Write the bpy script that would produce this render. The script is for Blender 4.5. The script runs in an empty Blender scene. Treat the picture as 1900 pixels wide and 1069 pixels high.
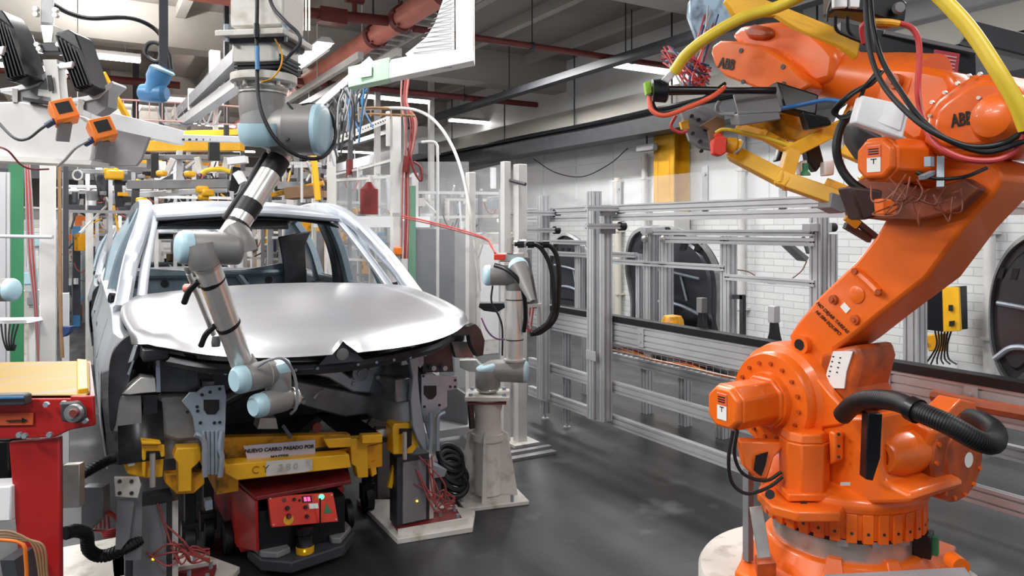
import bpy, bmesh, math, random
from math import sin, cos, pi, radians
from mathutils import Vector, Matrix
V = Vector
random.seed(7)
SC = bpy.context.scene
COL = SC.collection
# ---------------------------------------------------------------- camera
YAW = 30.25
FPX = 1372.0
CAMZ = 1.65
HOR = 425.0
Rv = V((cos(radians(YAW)), -sin(radians(YAW)), 0))
Fv = V((sin(radians(YAW)), cos(radians(YAW)), 0))
C0 = V((0, 0, CAMZ))
cam_d = bpy.data.cameras.new('camera')
cam = bpy.data.objects.new('camera', cam_d)
COL.objects.link(cam)
cam.location = C0
cam.rotation_euler = (pi/2, 0, -radians(YAW))
cam_d.sensor_width = 36
cam_d.lens = FPX*36/1900
cam_d.shift_y = -(534.5-HOR)/1900
cam_d.clip_start = 0.05
cam_d.clip_end = 200
SC.camera = cam
SC.view_settings.view_transform = 'Standard'
SC.view_settings.look = 'None'
SC.view_settings.exposure = 0.0
SC.view_settings.gamma = 1.0
SC.view_settings.use_curve_mapping = False
# ---------------------------------------------------------------- world and hall lights
wd = bpy.data.worlds.new('world'); SC.world = wd; wd.use_nodes = True
wd.node_tree.nodes['Background'].inputs[0].default_value = (0.86, 0.92, 1.0, 1)
wd.node_tree.nodes['Background'].inputs[1].default_value = 0.50

def area(name, loc, sx, sy, power, col=(1, 0.985, 0.96), rot=(0, 0, 0)):
    l = bpy.data.lights.new(name, 'AREA'); l.shape = 'RECTANGLE'; l.size = sx; l.size_y = sy
    l.energy = power; l.color = col
    o = bpy.data.objects.new(name, l); COL.objects.link(o); o.location = loc; o.rotation_euler = rot
    return o
# hall area lights: x, y, z, power (fixtures for the visible ones are modelled further down)
LAMPS = [(-3.2, 2.2, 3.9, 190), (-4.5, 6.0, 3.9, 190), (-0.6, 0.8, 3.9, 60), (1.9, -0.6, 3.9, 60), (0.4, 4.9, 4.0, 120), (2.9, 4.6, 4.0, 60), (-1.8, 3.6, 3.9, 90),  # leftmost lights added to brighten the car's left side
         (4.9, 5.6, 4.0, 120), (5.6, 1.5, 4.0, 70), (5.4, 9.2, 4.0, 130), (0.2, 9.5, 4.0, 160), (-3.0, 9.0, 4.0, 130),
         (3.0, 13.5, 4.0, 200), (-4.0, 17.0, 4.0, 220), (1.0, 19.0, 4.0, 260), (5.5, 18.0, 4.0, 200), (-2.0, 26.0, 4.0, 320), (4.0, 27.0, 4.0, 260)]
for i, (x, y, z, p) in enumerate(LAMPS):
    area('hall_light', (x, y, z), 0.35, 1.5, p*1.0)
    if y > 3 and x < 3.2: area('hall_light_up', (x, y, z+0.02), 0.3, 1.4, p*0.75, rot=(pi, 0, 0))  # upward lights added to brighten the ceiling on the left

# ---------------------------------------------------------------- pixel helpers (pixels of the 1900x1069 photo)
def ray(px, py):
    return Rv*((px-950)/FPX) + Fv + V((0, 0, 1))*((HOR-py)/FPX)
def D(px, py, d): return C0 + ray(px, py)*d
def onX(px, py, x): r = ray(px, py); return C0 + r*(x/r.x)
def onY(px, py, y): r = ray(px, py); return C0 + r*(y/r.y)
def onZ(px, py, z): r = ray(px, py); return C0 + r*((z-CAMZ)/r.z)
def PL(mode, val, pts):
    f = {'D': D, 'X': onX, 'Y': onY, 'Z': onZ}[mode]
    return [f(p[0], p[1], val) for p in pts]

# ---------------------------------------------------------------- mesh builder
def basis(ax, up=V((0, 0, 1))):
    ax = ax.normalized()
    if abs(ax.dot(up)) > 0.99: up = V((1, 0, 0)) if abs(ax.x) < 0.9 else V((0, 1, 0))
    a = up.cross(ax).normalized(); b = ax.cross(a).normalized()
    return a, b, ax
def smooth_path(pts, seg=6, closed=False):
    pts = [V(p) for p in pts]
    if len(pts) < 3: return pts
    out = []
    n = len(pts)
    rng = range(n if closed else n-1)
    for i in rng:
        if closed:
            p0, p1, p2, p3 = pts[(i-1) % n], pts[i], pts[(i+1) % n], pts[(i+2) % n]
        else:
            p1, p2 = pts[i], pts[i+1]
            p0 = pts[i-1] if i > 0 else p1*2-p2
            p3 = pts[i+2] if i+2 < n else p2*2-p1
        for k in range(seg):
            t = k/seg
            out.append(0.5*((2*p1)+(p2-p0)*t+(2*p0-5*p1+4*p2-p3)*t*t+(3*p1-p0-3*p2+p3)*t**3))
    if not closed: out.append(pts[-1])
    return out

class MB:
    def __init__(s): s.v = []; s.f = []; s.mi = []; s.m = 0; s.cut = []
    def add(s, vs, fs):
        o = len(s.v); s.cut.append((o, len(s.f))); s.v += [V(v) for v in vs]
        for f in fs: s.f.append([i+o for i in f]); s.mi.append(s.m)
        return s
    def box(s, c, size, rz=0, rx=0, ry=0):
        M = Matrix.Translation(V(c)) @ Matrix.Rotation(rz, 4, 'Z') @ Matrix.Rotation(ry, 4, 'Y') @ Matrix.Rotation(rx, 4, 'X')
        vs = [M @ V((x*size[0]/2, y*size[1]/2, z*size[2]/2)) for x in (-1, 1) for y in (-1, 1) for z in (-1, 1)]
        return s.add(vs, [(0, 1, 3, 2), (4, 6, 7, 5), (0, 4, 5, 1), (2, 3, 7, 6), (0, 2, 6, 4), (1, 5, 7, 3)])
    def bb(s, a, b):
        a = V(a); b = V(b); return s.box((a+b)/2, [abs(b[i]-a[i]) for i in range(3)])
    def beam(s, a, b, w, h, up=V((0, 0, 1))):
        a = V(a); b = V(b); x, y, z = basis(b-a, up)
        vs = [p + x*i*w/2 + y*j*h/2 for p in (a, b) for (i, j) in ((-1, -1), (1, -1), (1, 1), (-1, 1))]
        return s.add(vs, [(3, 2, 1, 0), (4, 5, 6, 7), (0, 1, 5, 4), (1, 2, 6, 5), (2, 3, 7, 6), (3, 0, 4, 7)])
    def cone(s, a, b, r0, r1, n=24, caps=True):
        a = V(a); b = V(b); x, y, z = basis(b-a)
        vs = []
        for p, r in ((a, r0), (b, r1)):
            vs += [p + x*cos(2*pi*k/n)*r + y*sin(2*pi*k/n)*r for k in range(n)]
        fs = [(k, (k+1) % n, n+(k+1) % n, n+k) for k in range(n)]
        if caps: fs += [tuple(range(n-1, -1, -1)), tuple(range(n, 2*n))]
        return s.add(vs, fs)
    def cyl(s, a, b, r, n=24, caps=True): return s.cone(a, b, r, r, n, caps)
    def lathe(s, o, ax, prof, n=32, caps=True):
        # prof: (distance along the axis, radius)
        o = V(o); x, y, z = basis(V(ax)); vs = []; m = len(prof)
        for (h, r) in prof:
            vs += [o + z*h + x*cos(2*pi*k/n)*r + y*sin(2*pi*k/n)*r for k in range(n)]
        fs = [(j*n+k, j*n+(k+1) % n, (j+1)*n+(k+1) % n, (j+1)*n+k) for j in range(m-1) for k in range(n)]
        if caps: fs += [tuple(range(n-1, -1, -1)), tuple(range((m-1)*n, m*n))]
        return s.add(vs, fs)
    def tube(s, pts, r, n=10, seg=6, smooth=True, radii=None, caps=True):
        P = smooth_path(pts, seg) if smooth else [V(p) for p in pts]
        m = len(P); vs = []
        t0 = (P[1]-P[0]).normalized(); x, y, _ = basis(t0)
        for i, p in enumerate(P):
            t = (P[min(i+1, m-1)]-P[max(i-1, 0)])
            if t.length < 1e-9: t = t0
            t.normalize()
            x = (x - t*x.dot(t)); 
            if x.length < 1e-6: x = basis(t)[0]
            x.normalize(); y = t.cross(x)
            rr = r if radii is None else radii(i/(m-1))
            vs += [p + x*cos(2*pi*k/n)*rr + y*sin(2*pi*k/n)*rr for k in range(n)]
        fs = [(j*n+k, j*n+(k+1) % n, (j+1)*n+(k+1) % n, (j+1)*n+k) for j in range(m-1) for k in range(n)]
        if caps: fs += [tuple(range(n-1, -1, -1)), tuple(range((m-1)*n, m*n))]
        return s.add(vs, fs)
    def prism(s, pts, ext, taper=None):
        # pts: 3D polygon, ext: extrusion vector
        pts = [V(p) for p in pts]; n = len(pts); ext = V(ext)
        top = [p+ext for p in pts]
        if taper:
            c = sum(top, V((0, 0, 0)))/n; top = [c+(p-c)*taper for p in top]
        fs = [tuple(range(n-1, -1, -1)), tuple(range(n, 2*n))] + [(k, (k+1) % n, n+(k+1) % n, n+k) for k in range(n)]
        return s.add(pts+top, fs)
    def grid(s, rows, closed=False):
        m = len(rows); n = len(rows[0]); vs = [p for r in rows for p in r]
        fs = [(j*n+k, j*n+k+1, (j+1)*n+k+1, (j+1)*n+k) for j in range(m-1) for k in range(n-1)]
        if closed: fs += [(j*n+n-1, j*n, (j+1)*n, (j+1)*n+n-1) for j in range(m-1)]
        return s.add(vs, fs)
    def sphere(s, c, r, n=16, sc=(1, 1, 1)):
        c = V(c); rows = []
        for j in range(n//2+1):
            a = -pi/2+pi*j/(n//2)
            rows.append([c+V((cos(a)*cos(2*pi*k/n)*r*sc[0], cos(a)*sin(2*pi*k/n)*r*sc[1], sin(a)*r*sc[2])) for k in range(n)])
        return s.grid(rows, True)
    def bolt(s, c, ax, r=0.008, h=0.008): return s.cyl(V(c), V(c)+V(ax).normalized()*h, r, 6)
    def build(s, name, mat, parent=None, bevel=0, ang=35, label=None, cat=None, group=None, kind=None, thick=0, sub=0, smooth=True):
        if parent is not None and name in SPLIT and len(s.cut) > 1:
            nm = SPLIT[name] or name; obs = []; cuts = s.cut+[(len(s.v), len(s.f))]
            for (v0, f0), (v1, f1) in zip(cuts, cuts[1:]):
                q = MB(); q.add(s.v[v0:v1], [[i-v0 for i in f] for f in s.f[f0:f1]])
                obs.append(q.build(nm, mat, parent, bevel, ang, label, cat, group, kind, thick, sub, smooth))
            return obs[0]
        me = bpy.data.meshes.new(name)
        root = V((0, 0, 0))
        if parent is not None: root = ROOT[parent.name]
        else:
            lo = [min(v[i] for v in s.v) for i in range(3)]; hi = [max(v[i] for v in s.v) for i in range(3)]
            root = V(((lo[0]+hi[0])/2, (lo[1]+hi[1])/2, lo[2]))
        me.from_pydata([v-root for v in s.v], [], s.f)
        mats = mat if isinstance(mat, (list, tuple)) else [mat]
        for m in mats: me.materials.append(m)
        me.polygons.foreach_set('material_index', s.mi)
        me.update()
        bm = bmesh.new(); bm.from_mesh(me); bmesh.ops.remove_doubles(bm, verts=bm.verts, dist=1e-5)
        bmesh.ops.recalc_face_normals(bm, faces=bm.faces); bm.to_mesh(me); bm.free()
        if smooth:
            me.polygons.foreach_set('use_smooth', [True]*len(me.polygons))
            me.set_sharp_from_angle(angle=radians(ang))
        o = bpy.data.objects.new(name, me); COL.objects.link(o)
        ROOT[o.name] = root
        if parent is not None: o.parent = parent
        else: o.location = root
        if sub:
            q = o.modifiers.new('s', 'SUBSURF'); q.levels = sub; q.render_levels = sub
        if thick:
            q = o.modifiers.new('t', 'SOLIDIFY'); q.thickness = thick; q.offset = 0
        if bevel:
            q = o.modifiers.new('b', 'BEVEL'); q.width = bevel; q.segments = 2; q.limit_method = 'ANGLE'; q.angle_limit = radians(40)
            q.harden_normals = False
        tag(o, label, cat, group, kind)
        return o
ROOT = {}
SPLIT = {k: None for k in ('duct_hanger', 'gusset', 'bulkhead_opening', 'stop_block', 'bolt', 'screw_hole', 'bolt_hole', 'cover_bolt', 'pocket_stud', 'bay_bolt', 'support_bolt', 'bracket_hole', 'hole', 'arch_tab', 'panel_opening', 'shut_line', 'firewall_stamping', 'heat_plate', 'bracket_rib', 'bulkhead_rib', 'arm_bolt', 'screw', 'plate_hole', 'black_module', 'white_sensor', 'white_suction_block', 'pivot_lug', 'bolt_recess', 'ridge', 'red_sensor', 'connector', 'bracket', 'pipe_bolt', 'dark_slot', 'strap', 'spacer', 'cross_bar', 'hanging_cable', 'lower_rod', 'looped_cable', 'white_ledge', 'bumper_pad', 'warning_text', 'leg_plate', 'rod_end')}
SPLIT.update({'flange_bolts': 'flange_bolt', 'drum_bolts': 'drum_bolt', 'screw_ring': 'ring_screw', 'cooling_fins': 'cooling_fin', 'stamped_slots': 'stamped_slot', 'slots': 'slot', 'arm_slots': 'arm_slot', 'notice_print': None, 'plate_print': None})
def tag(o, label=None, cat=None, group=None, kind=None):
    if label: o['label'] = label
    if cat: o['category'] = cat
    if group: o['group'] = group
    if kind: o['kind'] = kind
    return o
def thing(name, label, cat, loc, group=None):
    o = bpy.data.objects.new(name, None); COL.objects.link(o); o.location = V(loc); o.empty_display_size = 0.1
    ROOT[o.name] = V(loc); tag(o, label, cat, group)
    return o
def copy_tree(o, label=None, off=None, parent=None):
    c = o.copy(); COL.objects.link(c); ROOT[c.name] = ROOT[o.name] + (V(off) if off else V((0, 0, 0)))
    if parent is not None: c.parent = parent
    elif off is not None: c.location = o.location + V(off)
    if label: c['label'] = label
    for ch in list(o.children): 
        copy_tree(ch, None, None, c)
    return c
def text(name, s, size, o, xd, yd, mat, parent, ext=0.001, align='CENTER', bold=0.0, shear=0.0, xs=1.0):
    cu = bpy.data.curves.new('t', 'FONT'); cu.body = s; cu.size = size; cu.align_x = align; cu.align_y = 'CENTER'
    cu.extrude = ext; cu.offset = bold; cu.resolution_u = 3; cu.shear = shear
    t = bpy.data.objects.new('t', cu)
    COL.objects.link(t); bpy.context.view_layer.update()
    me = bpy.data.meshes.new_from_object(t.evaluated_get(bpy.context.evaluated_depsgraph_get()))
    bpy.data.objects.remove(t)
    xd = V(xd).normalized(); zd = xd.cross(V(yd)).normalized(); yd = zd.cross(xd)
    M = Matrix((xd, yd, zd)).transposed()
    root = ROOT[parent.name]
    for v in me.vertices: v.co = M @ V((v.co.x*xs, v.co.y, v.co.z)) + V(o) - root
    me.materials.clear(); me.materials.append(mat)
    ob = bpy.data.objects.new(name, me); COL.objects.link(ob); ob.parent = parent; ROOT[ob.name] = root
    return ob

# ---------------------------------------------------------------- materials
MT = {}
def mat(name, col, rough=0.5, metal=0.0, noise=0.0, nscale=8, bump=0.0, bscale=60, coat=0.0, trans=0, emit=None, estr=0, alpha=1, spec=0.5, dirt=None, stretch=None, rvar=0.0):
    m = bpy.data.materials.new(name); m.use_nodes = True; nt = m.node_tree; N = nt.nodes; L = nt.links
    b = N['Principled BSDF']
    c = tuple((x/255)**2.2 for x in col)+(1,)
    b.inputs['Base Color'].default_value = c; b.inputs['Roughness'].default_value = rough; b.inputs['Metallic'].default_value = metal
    b.inputs['Coat Weight'].default_value = coat; b.inputs['Coat Roughness'].default_value = 0.08
    b.inputs['Specular IOR Level'].default_value = spec
    if trans: b.inputs['Transmission Weight'].default_value = trans; b.inputs['IOR'].default_value = 1.1
    if alpha < 1: b.inputs['Alpha'].default_value = alpha
    if emit: b.inputs['Emission Color'].default_value = tuple((x/255)**2.2 for x in emit)+(1,); b.inputs['Emission Strength'].default_value = estr
    tc = N.new('ShaderNodeTexCoord'); mp = N.new('ShaderNodeMapping'); L.new(tc.outputs['Object'], mp.inputs[0])
    if stretch: mp.inputs['Scale'].default_value = stretch
    if noise or dirt or rvar:
        n = N.new('ShaderNodeTexNoise'); n.inputs['Scale'].default_value = nscale; n.inputs['Detail'].default_value = 5; L.new(mp.outputs[0], n.inputs['Vector'])
        r = N.new('ShaderNodeValToRGB'); L.new(n.outputs[0], r.inputs[0])
        d = dirt or tuple(x*(1-noise) for x in col)
        dc = tuple((x/255)**2.2 for x in d)+(1,)
        if dirt:
            r.color_ramp.elements[0].position = 0.30; r.color_ramp.elements[0].color = dc
            r.color_ramp.elements[1].position = 0.30+max(0.05, 0.25*(1-noise)); r.color_ramp.elements[1].color = c
        else:
            r.color_ramp.elements[0].position = 0.3; r.color_ramp.elements[0].color = dc
            r.color_ramp.elements[1].position = 0.7; r.color_ramp.elements[1].color = c
        if noise or dirt: L.new(r.outputs[0], b.inputs['Base Color'])
        if rvar:
            q = N.new('ShaderNodeMapRange'); L.new(n.outputs[0], q.inputs[0]); q.inputs[1].default_value = 0.3; q.inputs[2].default_value = 0.7
            q.inputs[3].default_value = max(0.02, rough-rvar); q.inputs[4].default_value = rough+rvar; L.new(q.outputs[0], b.inputs['Roughness'])
    if bump:
        n2 = N.new('ShaderNodeTexNoise'); n2.inputs['Scale'].default_value = bscale; L.new(mp.outputs[0], n2.inputs['Vector'])
        bp = N.new('ShaderNodeBump'); bp.inputs['Strength'].default_value = bump; bp.inputs['Distance'].default_value = 0.01
        L.new(n2.outputs[0], bp.inputs['Height']); L.new(bp.outputs[0], b.inputs['Normal'])
    MT[name] = m
    return m
orange = mat('robot_orange', (244, 110, 30), 0.33, noise=0.07, nscale=5, coat=0.25, bump=0.03, bscale=40)
orange_d = mat('robot_orange_worn', (200, 88, 34), 0.42, noise=0.3, nscale=14, coat=0.1)
orange_box = mat('orange_plastic', (236, 122, 40), 0.4, noise=0.08)
alu = mat('aluminium_profile', (208, 210, 214), 0.36, 0.35, noise=0.08, nscale=3)
steel = mat('brushed_steel', (214, 212, 206), 0.30, 0.7, noise=0.1, nscale=12)
tubealu = mat('polished_tube', (232, 230, 225), 0.28, 0.6, noise=0.06, nscale=5)
zinc = mat('car_panel_zinc', (176, 182, 191), 0.38, 0.5, noise=0.03, nscale=2.0)
hoodm = mat('hood_panel_metal', (176, 177, 183), 0.32, 0.74, noise=0.04, nscale=1.5, stretch=(1, 6, 1))
primer = mat('blue_grey_primer', (128, 146, 158), 0.45, 0.3, noise=0.15, nscale=9)
bracket = mat('galvanized_bracket', (160, 172, 184), 0.38, 0.45, noise=0.1, nscale=9)
engdark = mat('dark_bay_steel', (84, 86, 90), 0.35, 0.6, noise=0.35, nscale=7)
engmid = mat('grey_bay_steel', (158, 160, 162), 0.36, 0.55, noise=0.3, nscale=6)
black = mat('black_rubber', (24, 25, 28), 0.5, noise=0.2)
blackg = mat('black_plastic', (26, 27, 32), 0.3, noise=0.1)
darkgrey = mat('dark_grey_paint', (62, 64, 70), 0.5, noise=0.15)
midgrey = mat('mid_grey_paint', (132, 132, 136), 0.5, noise=0.1)
jointg = mat('joint_grey', (136, 134, 133), 0.42, 0.12, noise=0.06, nscale=4)
capblue = mat('pale_blue_cap', (172, 205, 218), 0.4, noise=0.06, nscale=6)
headw = mat('gantry_white', (198, 198, 198), 0.45, noise=0.08, nscale=5)
white = mat('white_paint', (214, 213, 211), 0.45, noise=0.08, nscale=5)
whitew = mat('worn_white_paint', (208, 205, 199), 0.5, noise=0.3, nscale=11, dirt=(172, 164, 154))
whitep = mat('white_plastic', (232, 233, 236), 0.4)
red = mat('red_paint', (176, 34, 34), 0.4, noise=0.15, nscale=4, coat=0.2)
redd = mat('dull_red_paint', (128, 40, 42), 0.5, noise=0.25, nscale=8)
redb = mat('bright_red_panel', (222, 62, 44), 0.4, noise=0.05)
redpipe = mat('lit_red_pipe_paint', (240, 146, 130), 0.4, noise=0.12, nscale=3)  # pale red: the light from below is put into the base colour
redpiped = mat('dark_red_pipe_paint', (120, 56, 54), 0.5, noise=0.1)
redcab = mat('red_cable', (190, 62, 62), 0.45)
yellow = mat('yellow_paint', (248, 184, 36), 0.4, noise=0.1, nscale=6, coat=0.15)
yelloww = mat('worn_yellow_paint', (226, 158, 24), 0.45, noise=0.3, nscale=11, dirt=(120, 84, 22))
yelcab = mat('yellow_cable', (232, 200, 60), 0.4, noise=0.08)
blue = mat('blue_plastic', (70, 128, 178), 0.4, noise=0.1)
blued = mat('blue_cable', (44, 66, 110), 0.5)
pinkwire = mat('pinkish_wire', (178, 142, 136), 0.5)
redmute = mat('muted_red_cable', (158, 74, 72), 0.5)
green = mat('green_curtain', (60, 132, 92), 0.5, noise=0.12, nscale=3)
greenp = mat('pale_green_paint', (170, 208, 178), 0.5, noise=0.05)
lime = mat('lime_plastic', (150, 200, 60), 0.4)
ceilm = mat('ceiling_paint', (152, 147, 142), 0.75, noise=0.12, nscale=0.7)
beamm = mat('ceiling_beam_paint', (180, 176, 170), 0.7, noise=0.08, nscale=1)
labelw = mat('white_label', (238, 238, 236), 0.5)
labelo = mat('orange_label', (236, 96, 40), 0.5)
ink = mat('black_ink', (18, 18, 20), 0.6)
cabgrey = mat('grey_cable', (150, 152, 156), 0.45)
doorp = mat('dark_door_panel', (84, 86, 92), 0.3, 0.55, noise=0.1, nscale=3)
glassm = mat('clear_panel', (235, 240, 244), 0.04, alpha=0.13)
netm = mat('mesh_guard', (150, 150, 150), 0.6)
brown = mat('brown_carton', (150, 116, 84), 0.7, noise=0.15)
skylamp = mat('lamp_tube', (255, 255, 255), 0.5, emit=(255, 252, 246), estr=9)
ledred = mat('red_led', (255, 60, 90), 0.5, emit=(255, 60, 110), estr=4)
ledgreen = mat('green_led', (60, 255, 140), 0.5, emit=(80, 255, 150), estr=3)
ledyel = mat('amber_led', (255, 190, 60), 0.5, emit=(255, 200, 60), estr=2.5)
panelw = mat('white_sheet_panel', (226, 228, 230), 0.4, noise=0.05, nscale=2)

def floor_mat():
    m = bpy.data.materials.new('polished_dark_concrete'); m.use_nodes = True; nt = m.node_tree; N = nt.nodes; L = nt.links; b = N['Principled BSDF']
    tc = N.new('ShaderNodeTexCoord'); mp = N.new('ShaderNodeMapping'); L.new(tc.outputs['Object'], mp.inputs[0]); mp.inputs['Scale'].default_value = (2.2, 0.22, 1)
    n = N.new('ShaderNodeTexNoise'); n.inputs['Scale'].default_value = 1.6; n.inputs['Detail'].default_value = 6; L.new(mp.outputs[0], n.inputs['Vector'])
    r = N.new('ShaderNodeValToRGB'); r.color_ramp.elements[0].position = 0.35; r.color_ramp.elements[0].color = (0.020, 0.020, 0.023, 1)
    r.color_ramp.elements[1].position = 0.72; r.color_ramp.elements[1].color = (0.056, 0.056, 0.060, 1); L.new(n.outputs[0], r.inputs[0])
    n3 = N.new('ShaderNodeTexNoise'); n3.inputs['Scale'].default_value = 3.0; n3.inputs['Detail'].default_value = 8; L.new(tc.outputs['Object'], n3.inputs['Vector'])
    r3 = N.new('ShaderNodeValToRGB'); r3.color_ramp.elements[0].position = 0.60; r3.color_ramp.elements[0].color = (0, 0, 0, 1); r3.color_ramp.elements[1].position = 0.78; r3.color_ramp.elements[1].color = (1, 1, 1, 1)
    L.new(n3.outputs[0], r3.inputs[0])
    mx = N.new('ShaderNodeMixRGB'); L.new(r3.outputs[0], mx.inputs[0]); L.new(r.outputs[0], mx.inputs[1]); mx.inputs[2].default_value = (0.13, 0.13, 0.135, 1)
    b.inputs['Specular IOR Level'].default_value = 0.35
    L.new(mx.outputs[0], b.inputs['Base Color'])
    q = N.new('ShaderNodeMapRange'); L.new(n3.outputs[0], q.inputs[0]); q.inputs[3].default_value = 0.24; q.inputs[4].default_value = 0.55; L.new(q.outputs[0], b.inputs['Roughness'])
    bp = N.new('ShaderNodeBump'); bp.inputs['Strength'].default_value = 0.15; bp.inputs['Distance'].default_value = 0.01; L.new(n3.outputs[0], bp.inputs['Height']); L.new(bp.outputs[0], b.inputs['Normal'])
    return m
def brick_mat():
    m = bpy.data.materials.new('white_painted_brick'); m.use_nodes = True; nt = m.node_tree; N = nt.nodes; L = nt.links; b = N['Principled BSDF']
    tc = N.new('ShaderNodeTexCoord'); sp = N.new('ShaderNodeSeparateXYZ'); cb = N.new('ShaderNodeCombineXYZ'); L.new(tc.outputs['Object'], sp.inputs[0])
    L.new(sp.outputs['Y'], cb.inputs[0]); L.new(sp.outputs['Z'], cb.inputs[1])
    br = N.new('ShaderNodeTexBrick'); L.new(cb.outputs[0], br.inputs['Vector']); br.inputs['Scale'].default_value = 1.0
    br.inputs['Brick Width'].default_value = 0.30; br.inputs['Row Height'].default_value = 0.085; br.inputs['Mortar Size'].default_value = 0.006; br.inputs['Mortar Smooth'].default_value = 0.3
    br.inputs['Color1'].default_value = (0.72, 0.73, 0.74, 1); br.inputs['Color2'].default_value = (0.64, 0.65, 0.66, 1); br.inputs['Mortar'].default_value = (0.54, 0.55, 0.56, 1)
    L.new(br.outputs[0], b.inputs['Base Color']); b.inputs['Roughness'].default_value = 0.55
    bp = N.new('ShaderNodeBump'); bp.inputs['Strength'].default_value = 0.6; bp.inputs['Distance'].default_value = 0.02; bp.invert = True; L.new(br.outputs['Fac'], bp.inputs['Height']); L.new(bp.outputs[0], b.inputs['Normal'])
    return m
floorm = floor_mat(); brickm = brick_mat()

# extruded aluminium profile with T-slots; w across 'a', h across 'b'
def alu_profile(mb, p0, p1, w=0.08, h=0.08, up=V((0, 0, 1)), pitch=0.04):
    p0 = V(p0); p1 = V(p1); x, y, z = basis(p1-p0, up)
    def side(L, n):
        out = []; st = L/n
        for k in range(n):
            c = -L/2+st*(k+0.5)
            out += [(c-0.0045, 0), (c-0.0045, -0.010), (c+0.0045, -0.010), (c+0.0045, 0)]
        return out
    nw = max(1, round(w/pitch)); nh = max(1, round(h/pitch)); pts = []
    for (t, d) in side(w, nw): pts.append((t, -h/2-d))
    pts = [(-w/2, -h/2)] + pts + [(w/2, -h/2)]
    pts += [(w/2+d, t) for (t, d) in side(h, nh)] + [(w/2, h/2)]
    pts += [(-t, h/2+d) for (t, d) in side(w, nw)] + [(-w/2, h/2)]
    pts += [(-w/2-d, -t) for (t, d) in side(h, nh)]
    mb.prism([p0+x*a+y*b for a, b in pts], p1-p0)
    return mb
# ================================================================= SETTING
def struct(name, mb, m, **k): return mb.build(name, m, kind='structure', **k)
struct('floor', MB().bb((-14, -3, -0.1), (8.2, 40, 0)), floorm, smooth=False)
struct('ceiling', MB().bb((-14, -3, 4.65), (8.2, 40, 4.8)), ceilm, smooth=False)
WX = 7.5
wl = MB().bb((WX, -3, 0), (WX+0.25, 40, 1.95)); struct('wall_right', wl, brickm, smooth=False)
up = MB(); up.bb((WX-0.02, -3, 1.95), (WX+0.23, 40, 4.65))
for k in range(40): up.bb((WX-0.035, -2+k*1.05, 1.95), (WX-0.02, -1.975+k*1.05, 3.6))
for z in (1.95, 2.75, 3.25): up.bb((WX-0.04, -3, z), (WX-0.02, 40, z+0.03))
struct('wall_right', up, panelw, smooth=False)
struct('wall_back', MB().bb((-14, 38, 0), (8, 38.3, 4.65)), beamm)
struct('wall_left', MB().bb((-14.3, -3, 0), (-14, 38.3, 4.65)), beamm)
for i, y in enumerate((0.9, 5.9, 10.9, 15.9, 20.9, 25.9, 30.9)):
    struct('trim_%d' % (i+1), MB().bb((-14, y, 4.1), (WX, y+0.4, 4.65)), beamm, smooth=False)
for i, x in enumerate((-9.0, -5.2, -1.4, 1.1, 2.0, 4.35, 5.3, 6.6)):
    struct('trim_%d' % (i+11), MB().bb((x, -3, 4.5), (x+0.12, 38, 4.65)), beamm, smooth=False)
struct('trim_20', MB().bb((WX-0.5, -3, 3.3), (WX-0.05, 38, 3.62)), beamm, smooth=False)
# steel columns at the wall
def icol(x, y, z1, m, label, cat='column', w=0.42, group=None):
    b = MB()
    b.bb((x-0.02, y-w/2, 0), (x+0.0, y+w/2, z1)); b.bb((x-0.3, y-w/2, 0), (x-0.28, y+w/2, z1)); b.bb((x-0.28, y-0.012, 0), (x-0.02, y+0.012, z1))
    for k in (-0.12, 0.12): b.bb((x-0.305, y+k-0.004, 0.0), (x-0.3, y+k+0.004, z1))
    t = thing('steel_column', label, cat, (x, y, 0), group); b.build('column_shaft', m, t)
    q = MB(); q.bb((x-.31, y-w/2-.01, 0), (x+.0, y+w/2+.01, 1.90)); q.build('white_casing', whitew if False else white, t, bevel=.01)
    return t
p = onX(1236, 300, WX-0.3)
yw_plain = mat('column_yellow', (226, 166, 30), 0.45, noise=0.15, nscale=3)
icol(WX-0.05, p.y, 3.2, yw_plain, 'yellow painted steel column standing against the white wall behind the hanging tool')

# ------------------------------------------------- ceiling services
def xpipe(y, z, x0, x1, r, m, label, hang=()):
    t = thing('ceiling_pipe', label, 'pipe', (x0, y, z))
    MB().cyl((x0, y, z), (x1, y, z), r, 14).build('pipe', m, t)
    for h in hang:
        q = MB(); q.cyl((h, y, z), (h, y, 4.65), 0.008, 6); q.cyl((h-0.02, y, z), (h+0.02, y, z), r*1.25, 14); q.build('hanger', darkgrey, t)
    return t
xpipe(7.9, 3.95, -6, 1.95, 0.045, redpipe, 'red sprinkler pipe crossing the ceiling above the car, ending at the thick pipe', (-4, -1.5, 0.4))
xpipe(7.9, 3.95, 3.3, 7.3, 0.04, redpiped, 'red sprinkler pipe, coloured darker for shade, crossing the ceiling right of the white gusset', (3.6, 4.9, 6.5))  # same pipe as the lit stretch; shade is put into the darker red
xpipe(11.6, 3.95, 2.4, 7.3, 0.05, redpiped, 'dark red pipe behind the lit ceiling beam, farther of the two on the right', (3.4, 5.8))
xpipe(13.2, 4.0, -9, 1.4, 0.06, redpiped, 'dull red pipe crossing the ceiling above the blue hanging robot joint', (-5, -2))
t = thing('main_pipe', 'thick salmon red pipe running lengthwise under the ceiling beside the hanging robot column', 'pipe', (3.1, 3, 4.0))
MB().cyl((3.1, 5.5, 4.0), (3.1, 24, 4.0), 0.125, 24).build('pipe', redpipe, t)
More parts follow.
